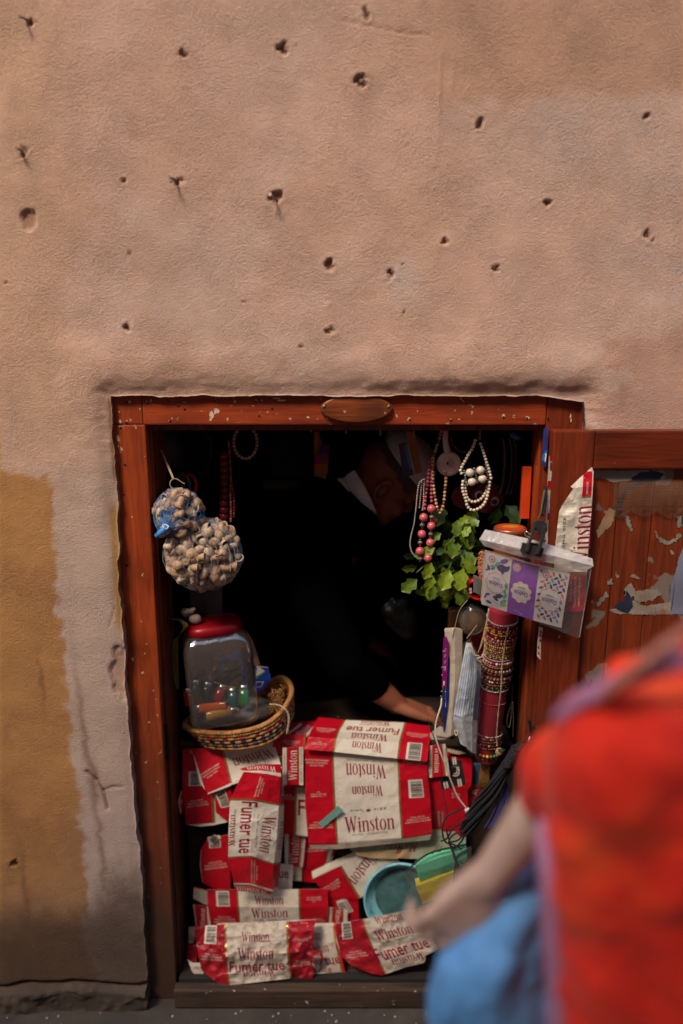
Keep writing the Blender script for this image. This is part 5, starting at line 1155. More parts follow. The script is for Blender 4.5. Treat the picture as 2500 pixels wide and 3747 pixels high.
# spoon rest with printed mark
sr = empty('spoon_rest', V('C', 635, 518, .13), 'round white spoon rest hanging by its handle', 'spoon rest')
CE = mat('ceramic', (.60, .47, .41), .3, coat=.3, var=.04)
m = MB(); m.lathe([(.0, .004), (.022, .004), (.029, .002), (.0305, -.002), (.030, -.006), (.0, -.010)], V('C', 635, 518, .13), 40, RX(90)); m.build('dish', CE, sr)
m = MB(); m.tube(pc('C', [(622,400,.134),(608,340,.136),(600,270,.138),(602,200,.14)]), .0085, 12, taper=lambda t: 1 - .35 * t); m.build('handle', CE, sr)
s = Sheet('C', [[(560,440,.1255),(720,440,.1255)],[(560,600,.1255),(720,600,.1255)]], crum=0, ridge=0, step=60); BL = mat('ink_blue', (.01, .03, .22), .4)
s.text('PARAGON', 655, 508, 15, 88, BL, 'sans', 78); s.rect(668, 508, 3, 96, 2, BL); s.rect(640, 508, 3, 96, 2, BL); s.poly([(612,500),(632,490),(632,530),(612,520),(622,510)], BL); s.text('MADE IN CHINA', 683, 505, 7, 88, BL, 'sans', 70)
s.build('maker_mark', CE, [], parent=sr, skip_base=True)
# tan board with blue packet in front of the cap
m = MB(); m.prism([V('C', x, y, .22) for x, y in ((222,205),(300,205),(380,590),(310,612))][::-1], .006, Vector((0, -1, 0))); simple('wooden_paddle', m, mat('tan_wood', (.34, .15, .04), .6, var=.2, vs=30), 'tan wooden paddle hanging in front of the white cap', 'paddle')
m = MB(); Bp = mat('pack_blue_dark', (.01, .035, .11), .3, var=.3, vs=30); Bl = mat('pack_blue_light', (.02, .16, .40), .3)
m.prism([V('C', x, y, .205) for x, y in ((152,320),(225,310),(300,615),(215,640),(190,600))][::-1], .008, Vector((0, -1, 0)))
m.mi = 1; m.prism([V('C', x, y, .196) for x, y in ((205,330),(232,345),(262,470),(285,560),(265,570),(235,470))][::-1], .0006, Vector((0, -1, 0)))
simple('blue_packet', m, [Bp, Bl], 'long dark blue packet hanging over the shopkeeper’s forehead', 'packet')
# grass-like green fibres above cap
m = MB()
for k in range(16): m.tube([V('B', 1340 + random.uniform(-12,12), 235, .2), V('B', 1335 + random.uniform(-40,40), 255 + random.uniform(0,50), .2)], .0006, 4)
simple('raffia', m, mat('green_fibre', (.14, .22, .04), .7), 'few green raffia fibres hanging above the cap', 'raffia')
# headbands
HB = mat('black_gloss', (.02, .02, .022), .15, coat=.5)
for i, (x, rx_, lab) in enumerate(((1110, .020, 'leftmost glossy black headband in the dark at the right'), (1165, .024, 'middle glossy black headband in the dark at the right'), (1215, .02, 'rightmost glossy black headband near the orange board'))):
    m = MB(); c = V('C', x, 540, .20 + i * .012); m.tube([c + Vector((rx_ * math.sin(t) * .8, 0, .078 * math.cos(t))) for t in np.linspace(.3, 2.85, 24)], .004, 8, taper=lambda t: 1 + .5 * math.sin(math.pi * t))
    simple('headband', m, HB, lab, 'headband', 'black headbands')
m = MB(); m.ball(V('C', 1270, 250, .17), .012, 10, (1.5, .6, .7), RY(25)); simple('blue_wrapper', m, Bl, 'bright blue wrapper high in the right corner of the hatch', 'packet')
# plush
tp = empty('plush_toy', V('C', 1010, 870, .24), 'small dark red plush toy with two round eyes behind the pearls', 'plush toy')
m = MB(); m.ball(V('C', 1005, 840, .24), .040, 28, (1.05, .8, 1)); m.ball(V('C', 790, 830, .26), .04, 20, (.9, .6, .8)); m.build('body', mat('plush_red', (.20, .006, .016), .95, bump=.8, bs=500, sheen=.3), tp)
for (x, y, r) in ((925,812,.0112),(1070,872,.0122)):
    m = MB(); m.ball(V('C', x, y, .212), r, 20, (1, .45, 1)); ey = m.build('eye', mat('eye_white', (.55, .55, .55), .2), tp)
    m = MB(); m.ball(V('C', x + 0, y + 8, .2068), r * .62, 16, (1, .3, 1)); m.build('pupil', mat('eye_black', (.01, .02, .03), .1), ey)
# orange board
m = MB(); m.box(V('C', 1345, 545, .10), V('C', 1390, 1028, .115), bevel=.001); simple('orange_board', m, mat('orange_plastic', (.62, .055, .01), .35), 'thin bright orange board standing at the right jamb', 'board')
# honey jar with orange lid
hj = empty('jar', V('C', 1220, 1400, .085), 'glass jar with a copper-orange lid behind the tissue packs', 'jar')
c = V('C', 1222, 1118, .085)
m = MB(); m.lathe([(.0, .0), (.034, .0), (.0385, -.001), (.040, -.005), (.0395, -.016), (.036, -.018)], c, 40); m.build('lid', mat('copper_lid', (.42, .11, .05), .3, metal=.5, coat=.3), hj)
m = MB(); m.lathe([(.0, .0006), (.026, .0006), (.033, .0003)], c, 32); m.mi = 1; m.lathe([(.0, .0012), (.016, .0010)], c, 20, None, 1.25, .8); m.build('sticker', [mat('sticker_red', (.62, .06, .02), .35), mat('sticker_gold', (.6, .25, .02), .35)], hj)
m = MB(); m.lathe([(.036, -.018), (.040, -.028), (.041, -.04), (.041, -.12), (.0, -.122)], c, 36); m.build('glass', mat('amber_glass', (.20, .05, .012), .1, coat=.6), hj)
m = MB(); m.box((c.x - .045, .04, c.z - .132), (RI - .002, .15, c.z - .1225)); simple('bracket_shelf', m, WDK, 'small wooden bracket shelf carrying the glass jar', 'shelf')
# orange crackers, knit, tape
m = MB()
for k in range(26):
    p_ = V('C', random.uniform(925, 975), 1370 + k * 9, .06 + random.uniform(0, .01)); m.tube([p_ + Vector((.0055 * math.cos(t), random.uniform(-.001,.001), .0045 * math.sin(t))) for t in np.linspace(0, 6.28, 9)], .0018, 5, cap=False)
simple('pretzel_bag', m, mat('pretzel', (.50, .17, .07), .5, var=.3, vs=200), 'tangle of orange-brown curled snacks left of the tissue bag', 'snack')
m = MB(); c = V('C', 915, 1700, .07); m.lathe([(.024, -.014), (.028, -.014), (.028, .014), (.024, .014), (.024, -.014)], c, 40, RX(90) @ RY(0) @ RZ(0) @ RX(0)); o = simple('tape_roll', m, mat('tape_red', (.58, .012, .01), .25, coat=.3), 'bright red ring of tape left of the tissue bag', 'tape')
s = Sheet('C', [[(826,1705,.054),(852,1700,.054)],[(830,1758,.054),(856,1752,.054)]], crum=0, ridge=0); s.text('E', 840, 1730, 30, 90, INK); s.build('price_label', WHITE, [], parent=o)
m = MB()
for k in range(16): m.tube(pc('C', [(870,1585 + k * 10,.055),(905,1600 + k * 10,.05),(945,1640 + k * 9,.05)], n=4), .0022, 5)
simple('knit_wool', m, mat('grey_wool', (.13, .12, .11), .9, bump=.6, bs=500), 'scrap of grey knitted wool above the red tape', 'wool')
# ------------------------------------------------------------------ green plant
LG = [mat('leaf_bright', (.18, .25, .014), .45, var=.3, vs=90, bump=.3), mat('leaf_mid', (.09, .15, .012), .45, var=.3, vs=90, bump=.3), mat('leaf_deep', (.022, .055, .01), .5, var=.3, vs=90, bump=.3)]
EDGE = mat('leaf_edge', (.30, .12, .03), .6)
def leaf(m, c, L, ang, tilt, mi, roll=0):
    """lobed blade hanging from its base towards ang (deg, 0 = right, 90 = up), cupped along the midrib"""
    prof = [(0, .03), (.12, .13), (.28, .36), (.42, .46), (.50, .36), (.58, .34), (.72, .44), (.82, .36), (.90, .22), (1.0, .12), (1.08, .0)]
    rot = Matrix.Rotation(R(ang), 3, 'Y').inverted() @ Matrix.Rotation(R(roll), 3, 'X') @ Matrix.Rotation(R(tilt), 3, 'Z')
    rows = []
    for (t, w_) in prof:
        row = []
        for k in range(-3, 4):
            f = k / 3; x = t * L + (abs(f) * .10 * L * (1 if t > .5 else 0)); z = f * w_ * L * .92; y = -.22 * L * abs(f) ** 1.3 * w_ - .18 * L * (t - .5) ** 2 * -1 + .012 * L * math.sin(7 * t + 3 * f)
            row.append(m.bm.verts.new(c + rot @ Vector((x, y, z))))
        rows.append(row)
    for a, b in zip(rows, rows[1:]):
        for k in range(6):
            f = m.bm.faces.new([a[k], a[k + 1], b[k + 1], b[k]]); f.material_index = mi; f.smooth = True
lv = MB(); rl = random.Random(11)
for (x, y, L, ang, mi, Y) in ((560,960,.050,-100,2,.14),(900,1010,.042,-120,1,.12),(830,1180,.042,-110,1,.10),(720,1110,.036,-95,1,.11),(560,1240,.030,-150,1,.09),(680,1290,.042,-100,1,.08),(780,1400,.034,-70,1,.085),(720,1390,.036,-120,0,.075),
        (500,1380,.034,-160,0,.08),(450,1430,.034,-170,1,.09),(330,1450,.030,170,2,.11),(330,1560,.032,-170,1,.08),(470,1520,.038,-120,0,.065),(640,1590,.046,-115,0,.055),(770,1580,.048,-100,0,.05),(800,1490,.036,-60,0,.06),(330,1680,.042,-140,1,.07),(480,1640,.036,-110,0,.06),
        (580,1720,.042,-95,0,.05),(690,1680,.040,-75,0,.055),(500,1740,.030,-110,1,.06),(720,1780,.034,-85,1,.06),(610,1780,.030,-80,0,.065),(860,1420,.036,-60,2,.10),(900,1300,.036,-70,2,.11),(1180,970,.05,-60,2,.18),(1120,1000,.045,-110,2,.19),(620,1120,.036,-80,2,.13)):
    leaf(lv, V('C', x, y - 60, Y), L, ang, rl.uniform(-25, 25), mi, rl.uniform(-25, 25))
for k in range(150):
    t = rl.random(); x = 850 - 520 * t * rl.uniform(.1, 1) ; y = 1080 + 720 * t + rl.uniform(-140, 60)
    if x < 430 and y > 1750: continue
    leaf(lv, V('C', x, min(y, 1760), .08 + .09 * rl.random()), rl.uniform(.018, .036), rl.uniform(-160, -60), rl.uniform(-50, 50), rl.choice((0, 1, 1, 2, 2)), rl.uniform(-40, 40))
pl = empty('plant', V('C', 850, 1080, .13), 'bunch of green lobed leaves hanging under the pearl necklace', 'plant')
lv.build('foliage', LG, pl)
m = MB()
for pts in ([(900,960,.16),(850,1100,.13),(760,1300,.12),(640,1500,.10),(560,1700,.08)], [(870,1000,.15),(700,1200,.13),(500,1400,.11),(320,1560,.09)], [(860,1050,.14),(860,1300,.12),(780,1600,.09),(720,1800,.07)]): m.tube(pc('C', pts), .0018, 6)
m.build('stem', mat('stem_green', (.10, .14, .03), .6), pl)
# ------------------------------------------------------------------ tissue packs in their bag
PU = mat('print_purple', (.17, .025, .30), .4, coat=.3); NV = mat('print_navy', (.03, .02, .13), .4); OR = mat('print_orange', (.62, .12, .03), .4); TE = mat('print_teal', (.05, .38, .30), .4); LGn = mat('print_lime', (.38, .42, .14), .4); LB = mat('print_lightblue', (.22, .27, .50), .4); PW = mat('tissue_white', (.70, .64, .60), .4, coat=.25, var=.05); PKc = mat('print_pink', (.55, .14, .22), .4); PUb = mat('tissue_purple', (.24, .045, .42), .35, coat=.3, var=.12, vs=20)
def lens(s, x, y, L, ang, mt):
    c = s.uv(x, y); a = R(ang); ca, sa = math.cos(a), math.sin(a)
    if not (.36 * L < c[0] < s.W - .36 * L and .36 * L < c[1] < s.H - .36 * L): return
    q = [(-.5, 0), (-.25, .2), (0, .22), (.25, .17), (.5, 0), (.25, -.17), (0, -.22), (-.25, -.17)]
    s.poly([(c[0] + (p * ca - r * sa) * L, c[1] - (p * sa + r * ca) * L) for p, r in q], mt, .0003, True)
def disc(s, x, y, r, mt, lift, n=20, sx=1, scal=0):
    c = s.uv(x, y) ; s.poly([(c[0] + (r + scal * abs(math.sin(4.5 * t))) * math.cos(t) * sx, c[1] + (r + scal * abs(math.sin(4.5 * t))) * math.sin(t)) for t in np.linspace(0, 2 * math.pi, n, endpoint=False)], mt, lift, True)
def badge(s, x, y, r, ex, ey):
    disc(s, x, y, r * .98, OR, .0005, 54, 1, r * .19); disc(s, x, y, r * .93, PW, .0007, 54, 1, r * .18)
    s.text('Dalina', x - 3, y + 12, r * .42, 180, PU, 'bold', r * 1.5, lift=.0010); s.text('Dalaa', x + 4, y - 38, r * .2, 180, INKK, 'sans', r * .75, lift=.0010); s.rect(x, y - 14, r * .95, 3, 178, NV, .0010)
    disc(s, ex, ey, 36, PW, .0005); disc(s, ex, ey, 31, PKc, .0007); disc(s, ex, ey, 21, PW, .0009); disc(s, ex, ey + 2, 12, PKc, .0011)
Yt = -.082
def pack(rows, base, lab, deco, bx, seed):
    s = Sheet('S', [[(x, y, Yt - .004 * (1 if 0 < i < 2 else 0)) for (x, y) in r] for i, r in enumerate(rows)], seed=seed, crum=.0008, ridge=.0008, step=30); deco(s); badge(s, *bx)
    o = s.build('tissue_pack', base, [], label=lab, cat='tissue pack', group='pocket tissue packs in the clear bag', thick=.022); return o
def d1(s):
    for (x, y, L, a, mt) in ((560,430,60,120,NV),(600,440,50,40,PU),(545,450,40,200,PU),(640,400,70,45,TE),(600,420,60,20,TE),(560,300,50,80,LGn),(700,380,95,30,PU),(720,355,80,150,PU),(690,430,90,-10,NV),(720,450,90,50,NV),(680,460,80,110,NV),(735,480,70,170,NV),(650,440,70,-50,NV),
                             (525,610,60,70,TE),(515,650,60,40,TE),(525,690,60,120,TE),(700,640,70,110,TE),(705,690,70,60,TE),(690,740,80,40,TE),(650,690,90,20,NV),(620,710,70,150,NV),(550,670,55,20,PU),(530,690,40,60,NV),(560,740,60,170,NV),(600,760,90,-15,NV),(690,770,70,20,LGn),(660,790,60,60,LGn),(710,800,60,120,LGn),(545,340,40,60,LGn),(780 - 60,600,60,90,TE)):
        lens(s, x, y, L, a, mt)
    s.text('mouchoirs en papier', 610, 745, 9, 168, NV, 'sans', 90)
pack([[(540,292),(772,358)],[(518,520),(745,590)],[(498,762),(722,830)]], PW, 'tissue pack printed with purple flowers and teal leaves, leftmost in the bag', d1, (625,572,84,590,355), 71)
pack([[(776,358),(1012,425)],[(750,590),(985,655)],[(724,832),(955,905)]], PUb, 'plain purple tissue pack in the middle of the bag', lambda s: s.text('Dalina mouchoirs', 825, 835, 9, 165, PW, 'sans', 100), (850,655,86,812,432), 72)
def d3(s):
    cl = (OR, LB, NV, PU, LB, OR, NV)
    for i in range(-1, 10):
        for j in range(-1, 7):
            x, y = 1010 + j * 56 - i * 12 , 430 + i * 56 + j * 15
            lens(s, x, y, 50, 45 - 15, cl[(i * 3 + j) % 7]); lens(s, x + 22, y + 34, 50, -45 - 15, cl[(i + j * 2 + 3) % 7])
    s.text('mouchoirs en papier', 1085, 905, 9, 168, NV, 'sans', 110)
pack([[(1016,425),(1288,490)],[(985,655),(1250,725)],[(957,905),(1212,975)]], PW, 'tissue pack printed with orange, navy and lilac petals, rightmost in the bag', d3, (1105,725,92,1075,500), 73)
tb = empty('plastic_bag', V('S', 980, 400, -.09), 'clear plastic bag holding three tissue packs, clipped at the hatch edge', 'plastic bag')
def filmquad(name, rows, mt, seed=1):
    s = Sheet('S', rows, seed=seed, crum=.0016, ridge=.0012, step=16); s.rect(5, 5, 2, 2, 0, mt, local=True)
    me_ = s.build(name, mt, [], parent=tb, thick=.0003)
    for i in range(len(me_.data.materials)): me_.data.materials[i] = mt
    return me_
filmquad('front_film', [[(500,270,-.088),(900,360,-.092),(1478,360,-.088)],[(480,520,-.098),(850,600,-.104),(1430,700,-.090)],[(500,765,-.092),(860,870,-.094),(1368,1070,-.084)]], CLEAR, 81)
filmquad('folded_top', [[(530,92,-.085),(900,170,-.088),(1110,228,-.088),(1490,352,-.086)],[(475,180,-.096),(900,275,-.104),(1150,330,-.102),(1500,420,-.092)],[(520,240,-.092),(900,350,-.098),(1150,400,-.098),(1420,470,-.088)]], FOIL, 82)
m = MB()
for k in range(40):
    t = k / 39; m.ball(V('S', 1480 - 105 * t, 430 + 620 * t, -.086), .0012, 5)
m.build('perforated_edge', FOIL, tb)
# clip
cl_ = empty('clip', V('S', 950, 270, -.10), 'black plastic spring clip gripping the top of the tissue bag', 'clip')
CK = mat('clip_plastic', (.035, .035, .034), .4, var=.15)
m = MB(); m.prism([V('S', x, y, -.106) for x, y in ((858,205),(900,212),(1040,250),(1052,262),(1030,330),(1012,336),(848,292),(838,280))][::-1], .007, Vector((0, -1, 0))); o = m.build('jaw', CK, cl_); mod(o, 'BEVEL', width=.0012, segments=2)
m = MB(); m.prism([V('S', x, y, -.108) for x, y in ((880,275),(935,100),(960,40),(975,50),(955,110),(905,285))][::-1], .012, Vector((0, -1, 0))); m.prism([V('S', x, y, -.108) for x, y in ((968,300),(1010,200),(1030,100),(1035,50),(1062,60),(1060,110),(1035,210),(995,308))][::-1], .012, Vector((0, -1, 0)))
m.prism([V('S', x, y, -.105) for x, y in ((955,70),(965,15),(990,0),(1040,5),(1075,30),(1080,90),(1060,130),(950,120))][::-1], .008, Vector((0, -1, 0))); m.prism([V('S', x, y, -.102) for x, y in ((905,200),(1010,220),(995,290),(885,270))][::-1], .006, Vector((0, -1, 0))); o = m.build('lever', CK, cl_); mod(o, 'BEVEL', width=.0012, segments=2)
m = MB(); m.prism([V('S', x, y, -.119) for x, y in ((960,95),(1003,100),(990,180),(945,172))][::-1], .003, Vector((0, -1, 0))); m.build('spring_plate', MET, cl_)
m = MB(); m.tube(pc('S', [(930,140,-.11),(900,110,-.105),(885,130,-.105),(905,155,-.108),(935,160,-.11)]), .0012, 6); m.tube(pc('S', [(1020,170,-.11),(1070,190,-.108)]), .0035, 8); m.build('spring', MET, cl_)
m = MB(); m.tube(pc('D', [(512,1010,-.10),(530,970,-.09),(548,930,-.075),(560,860,-.065),(572,800,-.055),(580,745,-.045)]), .0016, 7); m.tube(pc('D', [(545,950,-.078),(556,860,-.064),(566,800,-.056),(575,760,-.046)]), .0014, 7)
m.mi = 1; m.tube(pc('D', [(583,740,-.045),(578,800,-.050),(574,880,-.056),(560,955,-.07)]), .0048, 8, taper=lambda t: .7 + .4 * math.sin(math.pi * t))
simple('cord', m, [mat('brown_cord', (.12, .06, .03), .8), BLACKM], 'brown and black cord holding the clip on the hinge edge', 'cord')
# blue packet tucked in the frame corner
s = Sheet('D', [[(568,330,.024),(598,312,.020)],[(560,480,.024),(594,500,.020)],[(554,590,.024),(582,610,.020)]], seed=84, crum=.0006)
s.poly([(560,520),(590,480),(584,560),(558,560)], Bl); s.rect(582, 538, 10, 60, 0, INKW, .0005); s.build('blue_packet', mat('pack_navy', (.02, .03, .16), .35), [], label='narrow blue packet tucked at the top of the right jamb', cat='packet', thick=.004)
# ------------------------------------------------------------------ velvet roll with bracelets
ra, rb = V('J', 978, 70, .055), V('J', 795, 1640, .115); axd = (rb - ra).normalized(); RL = (rb - ra).length
def rr_(t): return .0355 + (.0285 - .0355) * t
q3 = Vector((0, 0, 1)).rotation_difference(axd).to_matrix()
m = MB(); m.lathe([(0, -.002), (rr_(0) * .95, -.002), (rr_(0), .003), (rr_(.5), RL * .5), (rr_(1), RL - .004), (rr_(1) * .95, RL), (0, RL)], ra, 40, q3)
simple('velvet_roll', m, mat('velvet_red', (.24, .004, .018), .85, sheen=.08, var=.1), 'long dark red velvet roll hanging at the right, threaded with bracelets', 'bracelet roll')
BM = dict(w=PEARL, s=SILV, b=mat('bead_black', (.012, .012, .012), .2), r=mat('bead_wine', (.25, .006, .03), .3), o=mat('bead_amber', (.62, .20, .015), .3), y=mat('bead_yellow', (.62, .38, .04), .35), g=mat('bead_gold', (.50, .32, .12), .3, metal=.7), k=mat('bead_wood', (.28, .12, .05), .4), l=mat('bead_lightblue', (.32, .45, .52), .35), p=mat('bead_rose', (.60, .16, .18), .3), G=mat('bead_green2', (.02, .28, .08), .3), t=mat('bead_taupe', (.22, .17, .14), .25, metal=.4), n=BRN)
def ring_at(y, pat, r, lab, tilt=0, loose=.0006, n=6, grp='bracelets on the velvet roll'):
    t = (V('J', 0, y, .05).z - V('J', 0, 110, .05).z) / (V('J', 0, 1650, .11).z - V('J', 0, 110, .05).z)
    t = (y - 70) / (1640 - 70); c = ra.lerp(rb, t); Rr = rr_(t) + r + loose; N_ = max(8, int(2 * math.pi * Rr / (2.05 * r))); ms = sorted(set(pat)); m = MB()
    qt = q3 @ RX(tilt) @ RY(tilt * .6)
    for k in range(N_):
        a = 2 * math.pi * k / N_; m.mi = ms.index(pat[k % len(pat)]); m.ball(c + qt @ Vector((math.cos(a) * Rr, math.sin(a) * Rr, .0008 * math.sin(3 * a))), r * (1 + .12 * math.sin(k * 2.7)), n)
    tag(m.build('bracelet', [BM[q] for q in ms]), lab, 'bracelet', grp)
for y, pat, r, lab, tl in ((165,'llslws',.0019,'pale blue and silver bead bracelet, topmost on the velvet roll',4),(186,'rrrp',.0014,'fine wine red bead bracelet just under the topmost one',4),(205,'bbbbn',.0017,'black bead bracelet, third from the top of the roll',3),
        (225,'oboobbo',.0018,'amber and black bead bracelet, upper of the two amber ones',3),(246,'bboyo',.0018,'black, amber and yellow bead bracelet beneath the upper amber one',2),(268,'oyobyoo',.0018,'bright amber and yellow bead bracelet',2),(292,'bbbbbob',.0024,'thick black tube bead bracelet',2),
        (320,'prprkpn',.0036,'chunky bracelet with a rose patterned bead and wooden beads',1),(345,'ksksk',.0030,'brown wooden bead bracelet with silver dots',1),(368,'spsrs',.0017,'small silver and rose bead bracelet',1),(390,'yoygog',.0026,'translucent yellow and gold bead bracelet',0),(412,'knkgk',.0026,'brown glass bead bracelet below the translucent yellow one',0),
        (436,'gsgwg',.0022,'gold seed bead bracelet with pearls, highest of the gold group',-1),(456,'gggn',.0017,'second gold seed bead bracelet of the gold group',-1),(473,'gngg',.0017,'third gold seed bead bracelet of the gold group',-1),(490,'ggg',.0017,'fourth gold seed bead bracelet of the gold group',-2),(507,'gygn',.0017,'fifth gold seed bead bracelet, right above the pale blue one',-2),
        (530,'lll',.0017,'plain pale blue bead bracelet in the middle of the roll',-2),(558,'wpppwrpp',.0034,'bracelet of rose tubes and round white beads',-2),(585,'gglg',.0018,'gold and pale blue seed bead bracelet',-2),(603,'ggg',.0018,'gold seed bead bracelet above the big grey pearls',-3),
        (640,'ttttnt',.0046,'bracelet of big grey pearls, upper of the two',-3),(672,'gggg',.0018,'gold seed bead bracelet between the two grey pearl ones',-3),(715,'tntnt',.0042,'bracelet of big grey pearls, lower of the two',-3),(752,'wnknw',.0030,'bracelet of oval cream and brown beads',-4),(785,'knk',.0022,'small brown bead bracelet under the oval beads',-4),
        (812,'GbbGbb',.0019,'dark bead bracelet with green beads',-4),(832,'bbgb',.0018,'dark seed bead bracelet next above the white beaded one',-4),(850,'slws',.0020,'white and silver bead bracelet, lowest of the upper cluster',-4)):
    ring_at(y, pat, r, lab, tl)
for y, pat, r, lab, tl in ((1000,'rpr',.0012,'single thin red bead bracelet alone on the velvet',-8),(1345,'srsgsw',.0022,'silver tube bracelet with red beads, highest of the bottom group',-8),(1375,'srrnss',.0018,'silver and wine red bead bracelet near the bottom of the roll',-9),(1402,'ngnrn',.0016,'dark brown and gold bead bracelet near the bottom',-7),
        (1435,'wbbnb',.0022,'black bracelet with spaced white beads near the bottom',-6),(1465,'gngb',.0018,'gold and black seed bead bracelet near the bottom',-4),(1535,'yoknGGGk',.0044,'chunky bracelet of yellow striped and green wooden beads',-2),(1590,'ngnb',.0015,'twisted brown and gold bracelet, lowest on the roll',-6)):
    ring_at(y, pat, r, lab, tl)
m = MB(); pts = pc('J', [(1028,268,.012),(1000,400,.006),(962,650,.002),(952,900,.006),(925,1150,.020),(905,1400,.036),(912,1500,.04)], n=12)
for s_ in (0, math.pi): m.tube([p + Vector((math.cos(i * .7 + s_), 0, .3 * math.sin(i * .7 + s_))) * .0009 for i, p in enumerate(pts)], .0010, 5)
tw = simple('string', m, TWINE, 'long pale string with a strawberry charm hanging over the bracelets', 'string')
m = MB(); c = V('J', 932, 1570, .036); m.ball(c, .0095, 16, (1, .45, 1.15)); o = m.build('strawberry_charm', mat('charm_pink', (.58, .24, .19), .5, dirt=((.2, .03, .03), .25, 500)), tw)
m = MB()
for k in range(5): leaf(m, c + Vector((.004, -.005, .009)), .008, -90 + (k - 2) * 45, 0, 0)
m.build('charm_leaf', mat('charm_green', (.02, .12, .03), .5), tw)
# thin twines
for pts, lab in (([(600,-10,.03),(540,60,.035),(505,130,.04),(480,230,.045),(450,340,.05),(438,380,.05)], 'twine holding the foam strip, curving left'), ([(700,250,.03),(640,330,.035),(592,388,.035)], 'short twine slanting to the face mask bag'),
                 ([(822,75,.03),(790,250,.03),(750,420,.028),(712,540,.026)], 'left twine of the pair beside the velvet roll'), ([(828,78,.028),(800,240,.028),(765,400,.026),(735,500,.026)], 'right twine of the pair beside the velvet roll')):
    m = MB(); m.tube(pc('J', pts), .0010, 5); simple('twine', m, TWINE, lab, 'string')
# clear bulb-shaped bag with brown goods
cb = empty('plastic_bag', V('J', 650, 200, .09), 'round clear plastic bag of brown goods left of the velvet roll', 'plastic bag')
m = MB(); m.ball(V('J', 655, 190, .085), .036, 28, (1, .7, 1.15)); o = m.build('film', film('bulb_film', (.7, .62, .5), .05, .06, 22), cb)
m = MB(); m.ball(V('J', 650, 215, .10), .030, 20, (1, .5, 1)); m.build('contents', mat('brown_goods', (.12, .055, .02), .5, var=.4, vs=60, bump=.6, bs=80), cb)
m = MB(); m.box(V('J', 640, 330, .14), V('J', 760, 560, .16), bevel=.004, seg=2); simple('red_packet', m, mat('deep_red', (.22, .01, .015), .4, var=.3, vs=50), 'dark red packet behind the face mask bag', 'packet')
m = MB(); m.box(V('C', 640, 1920, .17), V('C', 760, 2250, .20), bevel=.003); simple('reed_mat', m, mat('reed', (.10, .035, .012), .6, var=.4, vs=200), 'dark brown reed bundle below the green leaves', 'reed')
# foam strip with hair pin cards
s = Sheet('J', [[(360,295,.060),(470,288,.052),(548,300,.058)],[(400,800,.066),(470,800,.058),(545,800,.062)],[(370,1375,.080),(430,1392,.074),(478,1385,.078)]], seed=90, crum=.002)
s.text('.', 440, 380, 8, 0, INKK); s.text('.', 465, 470, 10, 0, INKK)
o = s.build('foam_strip', mat('foam_white', (.56, .46, .37), .9, var=.10, vs=400, bump=.7, bs=500), [], label='tall strip of off-white foam hanging left of the face masks', cat='foam strip', thick=.012)
s = Sheet('J', [[(350,385,.058),(378,365,.054),(405,430,.052)],[(340,650,.062),(375,650,.058),(395,650,.056)],[(335,890,.064),(360,895,.062),(382,905,.06)]], seed=91, crum=.0006)
for y in (500, 560, 620): s.rect(375, y, 24, 5, 30, INKW, .0005); s.rect(365, y + 20, 16, 4, -30, INKW, .0005)
s.text('SC', 368, 700, 26, -80, INKW, 'bold', 50); s.rect(357, 855, 18, 44, 0, INKW, .0005)
s.build('hairpin_card', mat('card_violet', (.20, .008, .13), .35), [], label='violet card of pearl-tipped hair pins on the side of the foam strip', cat='card', thick=.001)
s = Sheet('J', [[(345,905,.062),(405,560,.060),(416,600,.060)],[(335,1060,.066),(375,1000,.064),(410,1000,.064)],[(350,1360,.074),(358,1370,.074),(365,1365,.074)]], seed=92, crum=.0006)
for y in (930, 1000, 1070): s.rect(372, y, 5, 60, 6, INKW, .0005)
s.build('hairpin_card', mat('card_blue', (.02, .03, .16), .3), [], label='blue and white card of hair pins below the violet one', cat='card', thick=.001)
m = MB()
for (x, y) in ((348,520),(335,690),(335,770),(330,940),(325,990),(372,943)): m.ball(V('J', x, y, .052), .0014, 6)
simple('pin_heads', m, PEARL, 'tiny pearl pin heads along the edge of the cards', 'pins')['kind'] = 'stuff'
# face masks
s = Sheet('J', [[(585,440,.036),(640,440,.028),(690,560,.030),(745,610,.040)],[(520,800,.042),(600,820,.030),(690,820,.034),(740,800,.046)],[(450,1230,.052),(545,1260,.040),(650,1260,.046),(705,1240,.058)],[(530,1490,.060),(590,1520,.052),(650,1580,.056),(690,1590,.064)]], seed=94, crum=.003, ridge=.003, step=16)
for i in range(9):
    x = 470 + i * 26; s.poly([(590 + i * 16, 480 + i * 14), (596 + i * 16, 480 + i * 14), (x + 8, 1200), (x, 1200)], mat('mask_fold', (.30, .42, .62), .7), .0004)
s.poly([(700,700),(735,760),(700,1240),(660,1240)], mat('mask_blue', (.10, .33, .55), .7), .0005)
mk = s.build('face_masks', mat('mask_pale', (.78, .82, .88), .8, var=.06, vs=30, bump=.3, bs=90), [], label='stack of pale blue pleated face masks in a clear bag', cat='face masks', thick=.006)
s = Sheet('J', [[(560,440,.026),(620,385,.022),(705,540,.022),(762,600,.030)],[(480,900,.034),(590,900,.020),(690,900,.024),(748,900,.038)],[(418,1180,.044),(540,1250,.032),(650,1260,.036),(715,1250,.050)],[(470,1330,.055),(560,1500,.048),(640,1600,.05),(690,1600,.058)]], seed=95, crum=.001, ridge=.0008, step=16)
s.rect(5, 5, 2, 2, 0, CLEAR, local=True); o = s.build('plastic_bag', CLEAR, [], thick=.0003, label='clear bag around the pale blue face masks', cat='plastic bag'); o.data.materials.clear(); o.data.materials.append(film('mask_film', (.85, .82, .78), .12, .03, 40)); o.data.polygons.foreach_set('material_index', [0] * len(o.data.polygons))
